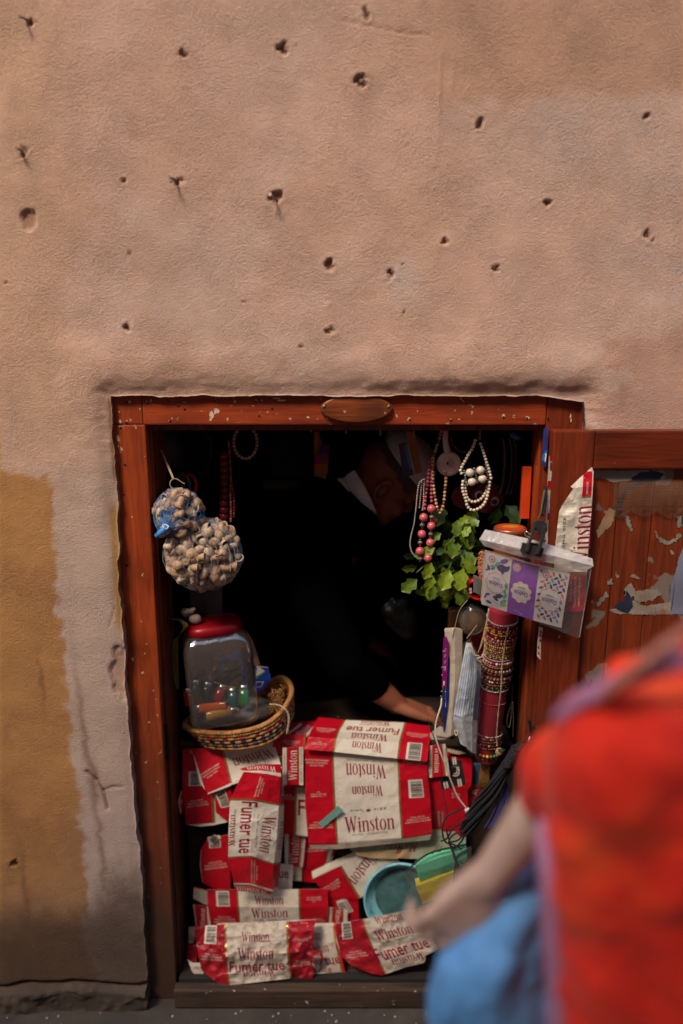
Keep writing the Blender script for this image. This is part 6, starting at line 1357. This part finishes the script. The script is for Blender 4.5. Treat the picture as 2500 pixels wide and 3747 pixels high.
m = MB(); m.tube(pc('J', [(590,445,.024),(640,470,.02),(670,560,.018),(720,570,.02),(745,640,.022),(700,600,.018),(760,580,.02)], n=5), .0014, 5); m.tube(pc('J', [(470,1340,.05),(500,1370,.046),(480,1400,.046),(465,1350,.05)], n=5), .0015, 5)
simple('ear_loop', m, mat('elastic_cream', (.58, .48, .36), .8), 'cream elastic ear loops sticking out of the mask bag', 'ear loop')
m = MB(); m.prism([V('T', x, y, .17) for x, y in ((715,90),(810,20),(940,80),(900,140),(720,190))][::-1], .002, Vector((0, -.4, 1)).normalized()); m.prism([V('T', x, y, .165) for x, y in ((760,110),(870,70),(945,100),(880,130))][::-1], .002, Vector((0, -.4, 1)).normalized())
simple('paper_sheets', m, mat('paper_cream', (.60, .50, .40), .7), 'loose cream paper sheets under the foam strip', 'paper')
# white cable and black cord
m = MB(); cbp = pc('J', [(332,1010,.10),(325,1090,.085),(290,1200,.07),(268,1300,.065),(272,1420,.06),(300,1520,.055),(345,1640,.05),(395,1780,.05),(440,1900,.05),(500,2040,.05),(590,2160,.045)])
m.tube(cbp, .0019, 8); cb_ = simple('cable', m, mat('cable_white', (.62, .54, .42), .4), 'white charging cable hanging down over the cartons on the right', 'cable')
m = MB(); a, b = V('J', 592, 2160, .045), V('J', 640, 2262, .043); qq = Vector((0, 0, 1)).rotation_difference((b - a).normalized()).to_matrix(); L_ = (b - a).length
m.lathe([(0, 0), (.0050, 0), (.0068, .003), (.0068, L_), (0, L_)], a, 20, qq, 1, .6, sq=6); m.build('plug', mat('plug_white', (.66, .58, .47), .35), cb_)
m = MB(); m.lathe([(0, L_ + .0003), (.003, L_ + .0003), (.003, L_ + .008), (0, L_ + .008)], a, 12, qq, 1, .5, sq=6); m.build('connector', MET, cb_)
m = MB(); m.tube(pc('J', [(190,1230,.20),(215,1330,.13),(262,1450,.075),(310,1620,.06),(332,1800,.058),(340,1950,.056),(370,2100,.05),(395,2250,.048)]), .0013, 6); simple('cord', m, BLACKM, 'thin black cord hanging beside the white cable', 'cord')
m = MB(); m.tube(pc('J', [(1075,870,.09),(1060,1050,.09),(1020,1200,.085),(1015,1290,.085),(1040,1310,.085),(1060,1180,.09),(1070,1050,.09)]), .0012, 5); m.tube(pc('J', [(1075,1050,.09),(1080,1250,.09),(1075,1420,.09)]), .0012, 5)
simple('wire_loop', m, ANT, 'thin wire loop hanging right of the velvet roll', 'wire')
# black shoelaces
LC = mat('lace_black', (.012, .012, .014), .8, var=.4, vs=300, bump=.5, bs=500)
spine = [(1235,1440,.0),(1120,1540,.005),(1040,1680,.01),(960,1800,.015),(870,1960,.02),(770,2100,.025),(660,2260,.03),(580,2400,.035)]
m = MB(); rl = random.Random(3)
for k in range(84):
    ph = rl.uniform(0, 6.28); q = rl.uniform(.2, 1); pts = []
    for i, (x, y, Y) in enumerate(spine):
        w_ = (16, 40, 58, 62, 84, 96, 88, 72)[i] * q; pts.append((x + math.cos(ph + i * .45) * w_ + rl.uniform(-6, 6), y + math.sin(ph + i * .45) * w_ * .8, Y - .012 * math.sin(ph + i * .45) * q))
    m.tube(pc('J', pts[:rl.choice((6, 7, 8, 8))], n=5), .0027, 5)
for k in range(9): c = [V('J', 1110 + 48 * math.cos(t) - k * 11, 1530 + k * 22 + 26 * math.sin(t), .002 - .014 * math.sin(t)) for t in np.linspace(0, 6.28, 14)]; m.tube(c, .0034, 6, cap=False)
for pts in ([(1030,800),(960,835),(880,880),(840,960),(838,1060),(870,1130),(940,1150),(1010,1190)], [(1100,880),(980,960),(920,1020),(880,1090),(820,1120)], [(1080,1000),(950,1050),(905,1100),(900,1150),(960,1190)], [(1060,1150),(940,1175),(820,1200),(700,1240),(620,1290),(560,1340),(530,1365)],
            [(1100,1180),(980,1260),(960,1340),(950,1440),(942,1530)], [(930,1180),(960,1280),(1000,1380),(1030,1440)], [(870,1000),(890,1080),(920,1180),(950,1280),(1000,1400)], [(1070,1200),(1090,1260),(1050,1330),(1010,1320)], [(820,1210),(760,1215),(735,1235)], [(900,1130),(980,1110),(1040,1060),(1030,1100),(980,1160)]):
    m.tube(pc('T', [(x, y, .026) for x, y in pts], n=7), .0024, 6)
simple('shoelaces', m, LC, 'thick bundle of black shoelaces tied to the right side of the hatch', 'shoelaces')
m = MB()
for k in range(7):
    dx = rl.uniform(-30, 30); m.tube(pc('L', [(548 + dx * .3, 880, .03), (535 + dx, 960, .025), (500 + dx, 1060, .02), (450 + dx, 1150, .02)], n=5), .0021, 5)
simple('shoelaces', m, mat('lace_blue', (.03, .03, .14), .8), 'few dark blue shoelaces beside the black bundle', 'shoelaces')
m = MB(); m.tube(pc('L', [(640,665,.0),(665,640,-.02),(692,612,-.03),(690,560,-.035),(684,520,-.04)], n=6), .0035, 7); m.tube(pc('L', [(665,640,-.02),(705,600,-.03),(712,560,-.035)], n=6), .0035, 7)
simple('tie', m, BLACKM, 'black tie fixing the shoelace bundle to the hinge edge', 'tie')
m = MB(); m.tube([V('L', 688, 622, -.04), V('L', 680, 650, -.035)], .0016, 6); simple('lace_tip', m, mat('tip_white', (.6, .58, .56), .3), 'white lace tip on the hinge edge', 'lace tip')
# clear packaging in the corner right of the cartons, broom, blue bag
m = MB()
for k in range(44): x = rl.uniform(745, 850); m.tube([V('J', x, 1640, .13 + rl.uniform(0, .02)), V('J', x - 10 + rl.uniform(-5, 5), 1800, .13), V('J', x - 25 + rl.uniform(-12, 12), 1960, .13)], .0011, 4)
simple('broom_bristles', m, ST, 'straw broom bristles below the velvet roll', 'broom')
m = MB(); m.box(V('J', 630, 1690, .16), V('J', 800, 2000, .20), bevel=.012, seg=3); simple('blue_bag', m, mat('bag_blue', (.10, .17, .33), .5, var=.2, vs=20, bump=.6, bs=30), 'dull blue plastic bag behind the broom bristles', 'bag')
# ------------------------------------------------------------------ turquoise basin and sponges
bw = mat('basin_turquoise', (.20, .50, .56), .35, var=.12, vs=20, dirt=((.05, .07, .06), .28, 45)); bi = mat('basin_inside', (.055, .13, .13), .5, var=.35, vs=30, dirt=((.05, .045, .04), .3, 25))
c = V('I', 790, 610, .076); qb = Vector((0, 0, 1)).rotation_difference(Vector((-.14, -.97, .16)).normalized()).to_matrix()
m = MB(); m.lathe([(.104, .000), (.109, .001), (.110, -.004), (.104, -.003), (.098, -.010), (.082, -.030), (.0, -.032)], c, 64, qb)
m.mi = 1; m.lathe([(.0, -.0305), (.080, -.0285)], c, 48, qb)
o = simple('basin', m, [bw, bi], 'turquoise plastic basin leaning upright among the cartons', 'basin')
SP1 = mat('sponge_green', (.11, .56, .30), .8, var=.12, vs=200, bump=.6, bs=600); SP2 = mat('sponge_yellow', (.78, .58, .03), .8, var=.12, vs=200, bump=.6, bs=600)
s = Sheet('I', [[(895,292,.030),(1100,215,.022),(1345,135,.030)],[(912,355,.030),(1120,300,.022),(1350,205,.030)],[(932,420,.036),(1130,350,.03),(1350,270,.036)]], seed=96, crum=.002); s.rect(30, 30, 2, 2, 0, SP1, local=True); s.build('sponge', SP1, [], label='green sponge in crinkled clear wrap, above the yellow one', cat='sponge', group='wrapped sponges', thick=.028).data.materials[1 if False else 0] = SP1
s = Sheet('I', [[(900,465,.030),(1080,400,.022),(1260,325,.030)],[(925,540,.030),(1100,480,.022),(1240,410,.030)],[(958,622,.036),(1080,580,.03),(1200,500,.036)]], seed=97, crum=.002); s.rect(30, 30, 2, 2, 0, SP2, local=True); s.build('sponge', SP2, [], label='yellow sponge in crinkled clear wrap, below the green one', cat='sponge', group='wrapped sponges', thick=.028)
for o in bpy.data.objects:
    if o.name.startswith('sponge'):
        for i in range(len(o.data.materials)): o.data.materials[i] = SP1 if o['label'].startswith('green') else SP2
s = Sheet('I', [[(850,300,.020),(900,225,.014),(1120,170,.010),(1390,110,.020)],[(770,350,.028),(900,380,.012),(1150,330,.008),(1390,240,.020)],[(850,470,.030),(940,480,.012),(1150,450,.010),(1260,400,.022)],[(780,600,.034),(975,692,.024),(1100,620,.02),(1210,520,.026)]], seed=98, crum=.003, ridge=.002, step=14)
s.rect(5, 5, 2, 2, 0, CLEAR, local=True); o = s.build('plastic_wrap', CLEAR, [], thick=.0003, label='crinkled clear wrap around the green and yellow sponges', cat='wrapper'); o.data.materials.clear(); o.data.materials.append(film('sponge_film', (.8, .78, .74), .1, .03, 60)); o.data.polygons.foreach_set('material_index', [0] * len(o.data.polygons))
# ------------------------------------------------------------------ shopkeeper
SKIN = mat('skin_shop', (.32, .11, .06), .5, sss=.08, var=.08, vs=40); HAIR = mat('hair_grey', (.10, .08, .07), .7, var=.5, vs=400, bump=.8, bs=900); JK = mat('jacket_black', (.0015, .0015, .0018), .95, spec=.0); SHIRT = mat('shirt_pale_blue', (.72, .80, .84), .7, bump=.3, bs=300); CAPM = mat('cap_white', (.80, .81, .79), .9, var=.12, vs=300, bump=1, bs=420)
hc = V('B', 1330, 800, .47); sk = empty('person', (hc.x - .15, .62, 0), 'shopkeeper in black jacket, pale collar and white knitted cap bending over the counter', 'person')
fd = Vector((.74, .10, -.66)).normalized(); upv = Vector((.60, -.10, .79)); upv = (upv - fd * upv.dot(fd)).normalized(); rt = fd.cross(upv)
H = lambda f, u, r: hc + fd * f + upv * u + rt * r
Mh = Matrix((fd, rt, upv)).transposed()
m = MB()
m.ball(H(-.012, .03, 0), .1, 24, (.98, .78, .92), Mh); m.ball(H(.035, -.045, 0), .07, 20, (.85, .85, 1.05), Mh); m.ball(H(.055, -.095, 0), .036, 16, (1, 1, .8), Mh)
m.ball(H(.098, -.028, 0), .016, 12, (1.1, .8, 1.2), Mh); m.tube([H(.085, .015, 0), H(.104, -.022, 0)], .010, 10); m.ball(H(.080, .022, 0), .03, 12, (.6, 1.7, .5), Mh)
for r_ in (-1, 1): m.ball(H(.076, .002, r_ * .031), .012, 10); m.ball(H(.06, -.04, r_ * .04), .028, 12)
m.ball(H(.088, -.062, 0), .015, 10, (.7, 1.5, .5), Mh); m.ball(H(.087, -.073, 0), .013, 10, (.7, 1.4, .5), Mh)
nb_ = V('B', 850, 1050, .50)
limb(m, [H(-.03, -.04, 0), nb_ + Vector((.03, 0, .0)), nb_ + Vector((-.05, .02, -.06))], [.060, .062, .07])
sh = V('B', 500, 1250, .50); hip = Vector((sh.x - .10, .66, .60)); chest = sh.lerp(hip, .35)
limb(m, [nb_ + Vector((-.05, .02, -.05)), chest, chest.lerp(hip, .5), hip], [.10, .135, .13, .14])
shR = V('K', -300, 350, .40); elR = V('K', 60, 1150, .30); wrR = V('K', 700, 1660, .325); kn = V('K', 1010, 1760, .33)
limb(m, [chest + Vector((.05, -.03, .05)), shR, elR, V('K', 400, 1420, .31), wrR], [.09, .062, .047, .041, .030]); 
# right hand, resting palm down: palm, four bent fingers, thumb
hd = (kn - wrR).normalized(); side = hd.cross(Vector((0, 0, 1))).normalized(); upn = side.cross(hd)
for q in (-.026, -.009, .009, .026): limb(m, [wrR + side * q * .6, wrR + hd * .045 + side * q, wrR + hd * .085 + side * q * 1.15], [.019, .0165, .0125])
for q, L in ((-.031, .062), (-.010, .074), (.011, .070), (.030, .054)):
    b0 = wrR + hd * .085 + side * q * 1.1; b1 = b0 + hd * L * .42 + upn * .002; b2 = b1 + hd * L * .32 - upn * .012; b3 = b2 + hd * L * .22 - upn * .014
    limb(m, [b0, b1, b2, b3], [.0098, .0090, .0082, .0072], 10)
limb(m, [wrR + hd * .02 - side * .03, wrR + hd * .05 - side * .052 - upn * .008, wrR + hd * .082 - side * .060 - upn * .016], [.014, .011, .0088], 10)
shL = chest + Vector((-.05, .16, .10)); elL = shL + Vector((.08, .03, -.27)); wrL = elL + Vector((.16, .06, -.12))
limb(m, [chest, shL, elL, wrL], [.08, .06, .045, .030]); hd2 = (wrL - elL).normalized(); s2 = hd2.cross(Vector((0, 0, 1))).normalized()
limb(m, [wrL, wrL + hd2 * .05, wrL + hd2 * .09], [.026, .03, .024])
for q, L in ((-.024, .06), (-.008, .07), (.008, .066), (.024, .052)): limb(m, [wrL + hd2 * .085 + s2 * q, wrL + hd2 * (.085 + L * .5) + s2 * q * 1.1, wrL + hd2 * (.085 + L * .9) + s2 * q * 1.1 - Vector((0, 0, .02))], [.0095, .0085, .007], 10)
limb(m, [wrL + hd2 * .03 + s2 * .025, wrL + hd2 * .07 + s2 * .05], [.013, .009], 10)
for s_ in (-1, 1):
    k0 = hip + Vector((.04, .09 * s_, 0)); k1 = k0 + Vector((.38, .0, -.05)); k1.y = max(k1.y, .60); k2 = Vector((k1.x - .02, k1.y + .02, .10))
    limb(m, [hip, k0, k1, k2], [.13, .095, .065, .045]); limb(m, [k2, k2 + Vector((.0, 0, -.04)), k2 + Vector((.16, 0, -.05))], [.045, .042, .03])
body = m.build('body', SKIN, sk); fuse(body, .0042, 5)
er = H(-.01, -.02, .074); m = MB()
m.tube([er + Mh @ Vector((.020 * math.cos(t) - .004 * math.sin(t), .006, .033 * math.sin(t))) for t in np.linspace(-.4, 5.2, 22)], .0062, 8); m.ball(er + Mh @ Vector((-.002, -.001, -.002)), .014, 10, (.8, .4, 1.4), Mh); m.ball(er + Mh @ Vector((.006, .006, -.030)), .008, 8)
m.build('ear', SKIN, sk)
m = MB(); tmp = bmesh.new(); bmesh.ops.create_uvsphere(tmp, u_segments=36, v_segments=24, radius=.1035)
for f in [f for f in tmp.faces if f.calc_center_median().z < .005 - .35 * f.calc_center_median().x or f.calc_center_median().x > .062]: tmp.faces.remove(f)
for v in [v for v in tmp.verts if not v.link_faces]: tmp.verts.remove(v)
for v in tmp.verts: v.co = Mh @ Vector((v.co.x * .99, v.co.y * .79, v.co.z * .935)) + H(-.012, .03, 0)
for f in tmp.faces: f.smooth = True
m.add(tmp); o = m.build('hair', HAIR, sk)
m = MB(); 
cc = H(-.002, .062, 0); m.lathe([(.090, .0), (.093, .012), (.090, .035), (.080, .058), (.050, .078), (.020, .088), (.0, .091)], cc, 44, Matrix((rt, fd, upv)).transposed() @ RX(-10), .86, 1.02); m.lathe([(.0915, .0), (.0945, .002), (.0945, .008), (.0915, .011)], cc, 44, Matrix((rt, fd, upv)).transposed() @ RX(-10), .86, 1.02)
o = m.build('cap', CAPM, sk); mod(o, 'SOLIDIFY', thickness=.003)
m = MB()
limb(m, [nb_ + Vector((-.085, .02, -.07)), chest, chest.lerp(hip, .5), hip, hip + Vector((0, 0, -.05))], [.105, .160, .155, .165, .16])
limb(m, [chest + Vector((.03, -.03, .05)), shR, elR, V('K', 392, 1395, .31)], [.11, .085, .066, .050]); limb(m, [chest, shL, elL, elL.lerp(wrL, .85)], [.1, .082, .064, .048])
limb(m, [V('B', 560, 960, .46), V('B', 830, 1130, .425), V('B', 1060, 1340, .41)], [.07, .046, .044]); m.ball(V('B', 860, 1350, .43), .085, 16); limb(m, [V('B', 700, 900, .50), V('B', 860, 1000, .47)], [.05, .05])
m.ball(shR.lerp(nb_, .5) + Vector((-.03, 0, -.05)), .09, 16)
o = m.build('jacket', JK, sk); fuse(o, .006, 8)
m = MB(); limb(m, [hip + Vector((0, 0, .06)), hip], [.14, .15])
for s_ in (-1, 1):
    k0 = hip + Vector((.04, .09 * s_, 0)); k1 = k0 + Vector((.38, .0, -.05)); k1.y = max(k1.y, .60); k2 = Vector((k1.x - .02, k1.y + .02, .10)); limb(m, [hip, k0, k1, k2], [.14, .11, .08, .065])
o = m.build('trousers', JK, sk); fuse(o, .009, 5)
s = Sheet('B', [[(795,792,.425),(860,735,.405),(930,688,.400)],[(885,925,.40),(960,880,.380),(1040,860,.375)],[(1010,1060,.39),(1075,1030,.372),(1125,1035,.370)],[(1170,1185,.385),(1178,1190,.380),(1186,1195,.38)]], seed=99, crum=.002, ridge=.0006, step=30)
s.rect(20, 20, 2, 2, 0, SHIRT, local=True); o = s.build('collar', SHIRT, [], parent=sk, thick=.003)
for i in range(len(o.data.materials)): o.data.materials[i] = SHIRT
s = Sheet('B', [[(732,790,.415),(800,782,.415)],[(800,860,.40),(835,850,.40)],[(868,935,.395),(874,930,.395)]], seed=100, crum=.001, step=30); s.rect(20, 20, 2, 2, 0, SHIRT, local=True); o = s.build('shirt_yoke', SHIRT, [], parent=sk, thick=.003)
for i in range(len(o.data.materials)): o.data.materials[i] = SHIRT
m = MB(); m.box((hip.x - .2, .5, .40), (hip.x + .15, .82, .46), bevel=.01)
for (x, y) in ((-.17, .53), (.12, .53), (-.17, .79), (.12, .79)): m.box((hip.x + x - .02, y - .02, 0), (hip.x + x + .02, y + .02, .40))
simple('stool', m, CW, 'low wooden stool under the shopkeeper', 'stool')
# crinkled black bag in front of his chest
m = MB(); tmp = bmesh.new(); bmesh.ops.create_icosphere(tmp, subdivisions=5, radius=1)
for v in tmp.verts:
    q = 1 + .28 * mnoise.noise(v.co * 1.7) + .10 * abs(mnoise.noise(v.co * 5)); v.co = V('K', 760, 560, .33) + Vector((v.co.x * .045 * q + v.co.z * -.02, v.co.y * .02 * q, v.co.z * .055 * q))
for f in tmp.faces: f.smooth = True
m.add(tmp); simple('crumpled_bag', m, mat('bag_black_gloss', (.004, .004, .004), .4, spec=.12), 'crumpled shiny black bag held before the shopkeeper’s chest', 'bag')
# ------------------------------------------------------------------ passer-by, close to the camera
PY = -1.03
limb_ = limb
def limb(m, pts, rs, n=14): limb_(m, pts, [r * .90 for r in rs], n)
def L_(x, y, Y=PY): return P('L', x, y, Y)
pp = empty('person', (L_(1500, 1200).x, PY, 0), 'passer-by in a red-orange hooded robe close to the camera at the right', 'person')
PSK = mat('skin_passer', (.55, .37, .30), .5, sss=.08); ROBE = mat('robe_red', (.80, .02, .004), .85, var=.22, vs=7, dirt=((.90, .10, .012), .45, 7), sheen=.1); TRIM = mat('trim_lilac', (.46, .20, .34), .85); TROU = mat('skirt_blue', (.09, .27, .62), .85)  # orange second colour of the robe paints highlight streaks, not soiling
shp = L_(1480, 700); neck = shp + Vector((.13, .02, .06)); headc = neck + Vector((.10, .02, .15)); pel = L_(1420, 2500); px_ = pel.x + .06; pel = Vector((px_, PY, .86))
m = MB(); m.ball(headc, .105, 22, (.9, .76, 1.08)); m.ball(headc + Vector((.03, 0, -.06)), .06, 16); m.ball(headc + Vector((.10, 0, -.02)), .016, 10); m.ball(headc + Vector((.06, 0, -.07)), .03, 12, (1, .8, .6))
for s_ in (-1, 1): m.ball(headc + Vector((.0, s_ * .078, -.01)), .02, 10, (.8, .4, 1.3)); m.ball(headc + Vector((.078, s_ * .03, .01)), .011, 8)
limb(m, [headc + Vector((-.01, 0, -.06)), neck, neck + Vector((0, 0, -.08))], [.055, .055, .06]); limb(m, [neck + Vector((0, 0, -.10)), Vector((px_ + .01, PY, 1.15)), pel], [.11, .12, .135])
elb = L_(850, 900, PY + .02); wrp = L_(430, 1460, PY + .03); hnp = L_(270, 1650, PY + .03); sho = L_(1340, 580, PY - .04)
limb(m, [neck + Vector((-.02, -.02, -.09)), sho, elb, elb.lerp(wrp, .4), wrp], [.055, .048, .034, .031, .023])
h2 = (hnp - wrp).normalized(); s2 = h2.cross(Vector((0, 1, 0))).normalized(); n2_ = Vector((0, 1, 0))
for q in (-.022, -.007, .008, .022): limb(m, [wrp + s2 * q * .6, wrp + h2 * .04 + s2 * q, wrp + h2 * .07 + s2 * q * 1.1], [.017, .015, .0115], 10)
for q, L in ((-.027, .056), (-.009, .068), (.010, .064), (.027, .050)):
    b0 = wrp + h2 * .07 + s2 * q * 1.1; b1 = b0 + h2 * L * .42 + n2_ * .004; b2 = b1 + h2 * L * .12 + n2_ * .022; b3 = b2 - h2 * L * .12 + n2_ * .016; limb(m, [b0, b1, b2, b3], [.0092, .0085, .0078, .0068], 10)
limb(m, [wrp + h2 * .015 + s2 * .024, wrp + h2 * .045 + s2 * .046, wrp + h2 * .072 + s2 * .052], [.013, .0105, .0085], 10)
sh2 = neck + Vector((0, .17, -.08)); limb(m, [neck + Vector((0, .02, -.1)), sh2, sh2 + Vector((.10, .04, -.26)), sh2 + Vector((.30, .02, -.34))], [.07, .056, .042, .028]); h3 = sh2 + Vector((.30, .02, -.34))
limb(m, [h3, h3 + Vector((.05, 0, -.02)), h3 + Vector((.09, 0, -.03))], [.026, .030, .024])
for q, L in ((-.024, .06), (-.008, .07), (.008, .066), (.024, .052)): limb(m, [h3 + Vector((.085, q, -.03)), h3 + Vector((.085 + L * .6, q, -.045)), h3 + Vector((.085 + L * .9, q, -.065))], [.0095, .0085, .007], 10)
limb(m, [h3 + Vector((.03, -.025, 0)), h3 + Vector((.07, -.048, -.01))], [.013, .009], 10)
for s_, dx in ((-1, .22), (1, -.16)):
    k0 = pel + Vector((0, s_ * .085, -.06)); k1 = pel + Vector((dx * .6 + .04, s_ * .09, -.42)); k2 = Vector((px_ + dx, PY + s_ * .09, .09)); limb(m, [pel, k0, k1, k2], [.13, .09, .06, .042]); limb(m, [k2, k2 + Vector((.02, 0, -.045)), k2 + Vector((.15, 0, -.055))], [.042, .038, .027])
b_ = m.build('body', PSK, pp); fuse(b_, .0045, 5)
# robe: wide torso, hood lying on the back, loose sleeve to the elbow
m = MB(); 
limb(m, [L_(1430, 640), L_(1380, 950), L_(1420, 1500), L_(1400, 2100), L_(1390, 2800)], [.070, .105, .11, .115, .14], 20)
limb(m, [L_(1720, 640), L_(1760, 1000), L_(1800, 1600), L_(1780, 2300), L_(1780, 2800)], [.08, .13, .14, .15, .16], 20)
limb(m, [L_(1380, 660, PY - .08), L_(1230, 740, PY - .09), L_(1190, 1200, PY - .085), L_(1215, 1700, PY - .085), L_(1235, 2300, PY - .09), L_(1250, 2800, PY - .09)], [.06, .078, .072, .070, .072, .075], 20)
limb(m, [L_(1600, 760, PY - .09), L_(1560, 1100, PY - .10), L_(1560, 1800, PY - .10), L_(1560, 2700, PY - .10)], [.07, .08, .08, .085], 20)
limb(m, [L_(1330, 560, PY - .06), L_(1120, 700, PY - .05), L_(930, 850, PY - .02), L_(840, 930, PY)], [.060, .062, .056, .044], 18)
limb(m, [L_(1250, 260), L_(1310, 380), L_(1420, 520)], [.022, .040, .05], 14); limb(m, [L_(1250, 215), L_(1340, 215)], [.018, .018], 12); limb(m, [neck + Vector((0, .05, -.1)), sh2, sh2 + Vector((.10, .04, -.26)), sh2 + Vector((.22, .03, -.31))], [.1, .08, .065, .055], 14)
o = m.build('robe', ROBE, pp); fuse(o, .007, 14)
tx = bpy.data.textures.new('folds', 'CLOUDS'); tx.noise_scale = .055; mod(o, 'DISPLACE', texture=tx, strength=.022, mid_level=.5)
m = MB()
def band(m, pts, w_):
    pts = crv(pts, 6)
    L2 = []
    for i, p_ in enumerate(pts):
        d_ = (pts[min(i + 1, len(pts) - 1)] - pts[max(0, i - 1)]).normalized(); sd_ = d_.cross(Vector((0, 1, 0))).normalized() * w_
        L2.append([m.bm.verts.new(p_ + sd_ * f + Vector((0, .012 * f * f, 0))) for f in (-1, -.5, 0, .5, 1)])
    for a_, b_2 in zip(L2, L2[1:]):
        for k in range(4): f_ = m.bm.faces.new([a_[k], a_[k + 1], b_2[k + 1], b_2[k]]); f_.smooth = True
band(m, [L_(1640, 200, PY - .13), L_(1400, 270, PY - .125), L_(1180, 370, PY - .12), L_(1000, 450, PY - .11), L_(880, 560, PY - .09)], .010)
band(m, [L_(815, 1080, PY - .03), L_(810, 1250, PY - .06), L_(830, 1500, PY - .08), L_(855, 1900, PY - .085), L_(880, 2300, PY - .09), L_(860, 2700, PY - .09)], .013)
o = m.build('trim', TRIM, pp); mod(o, 'SOLIDIFY', thickness=.003)
m = MB(); limb(m, [Vector((px_, PY, .80)), Vector((px_, PY, .45)), Vector((px_ + .02, PY, .12))], [.17, .19, .22], 24); o = m.build('skirt', TROU, pp); fuse(o, .009, 6)
m = MB(); tmp = bmesh.new(); bmesh.ops.create_uvsphere(tmp, u_segments=24, v_segments=16, radius=.112)
for v in tmp.verts: v.co = Vector((v.co.x * .92 - .012, v.co.y * .82, v.co.z * 1.05 + .012)) + headc
for f in [f for f in tmp.faces if f.calc_center_median().x > headc.x + .05 and f.calc_center_median().z < headc.z + .06]: tmp.faces.remove(f)
m.add(tmp); o = m.build('headscarf', TRIM, pp, True); mod(o, 'SOLIDIFY', thickness=.004)
for s_, dx in ((-1, .22), (1, -.16)):
    m = MB(); k2 = Vector((px_ + dx, PY + s_ * .09, .09)); limb(m, [k2 + Vector((-.03, 0, -.045)), k2 + Vector((.06, 0, -.05)), k2 + Vector((.16, 0, -.055))], [.044, .042, .034], 14); o = m.build('shoe', BLACKM, pp)
# blue bag with brown strap
bg_ = empty('shoulder_bag', L_(500, 2000), 'bright blue soft bag slung behind the passer-by, below the forearm', 'bag')
m = MB(); limb(m, [L_(660, 1480, PY + .05), L_(590, 1780, PY + .05), L_(480, 2100, PY + .05), L_(500, 2500, PY + .05), L_(520, 2800, PY + .05)], [.022, .052, .075, .085, .080], 20)
limb(m, [L_(780, 1400, PY + .06), L_(760, 2000, PY + .06), L_(760, 2700, PY + .06)], [.03, .05, .06], 16); limb(m, [L_(255, 1960, PY + .02), L_(440, 1800, PY + .03), L_(620, 1600, PY + .04)], [.026, .036, .034], 14); limb(m, [L_(255, 1960, PY + .02), L_(290, 2300, PY + .03), L_(300, 2800, PY + .04)], [.030, .045, .05], 14); limb(m, [L_(420, 1900, PY + .02), L_(430, 2800, PY + .03)], [.045, .06], 14)
o = m.build('pouch', mat('bag_bright_blue', (.13, .36, .74), .7, var=.15, vs=12), bg_); fuse(o, .006, 10); mod(o, 'DISPLACE', texture=tx, strength=.02, mid_level=.5)
m = MB(); m.tube(crv([L_(1700, -60, PY - .12), L_(1500, 80, PY - .125), L_(1300, 235, PY - .13), L_(1130, 385, PY - .12), L_(1010, 520, PY - .05), L_(960, 900, PY + .02), L_(800, 1500, PY + .05)]), .0062, 10); m.build('strap', mat('strap_brown', (.42, .12, .07), .5, coat=.4), bg_)
m = MB(); m.tube([L_(1470, 125, PY - .133), L_(1515, 88, PY - .133)], .0022, 8); m.build('strap_glint', MET, bg_)  # bright sliver along the strap, standing in for its white highlight
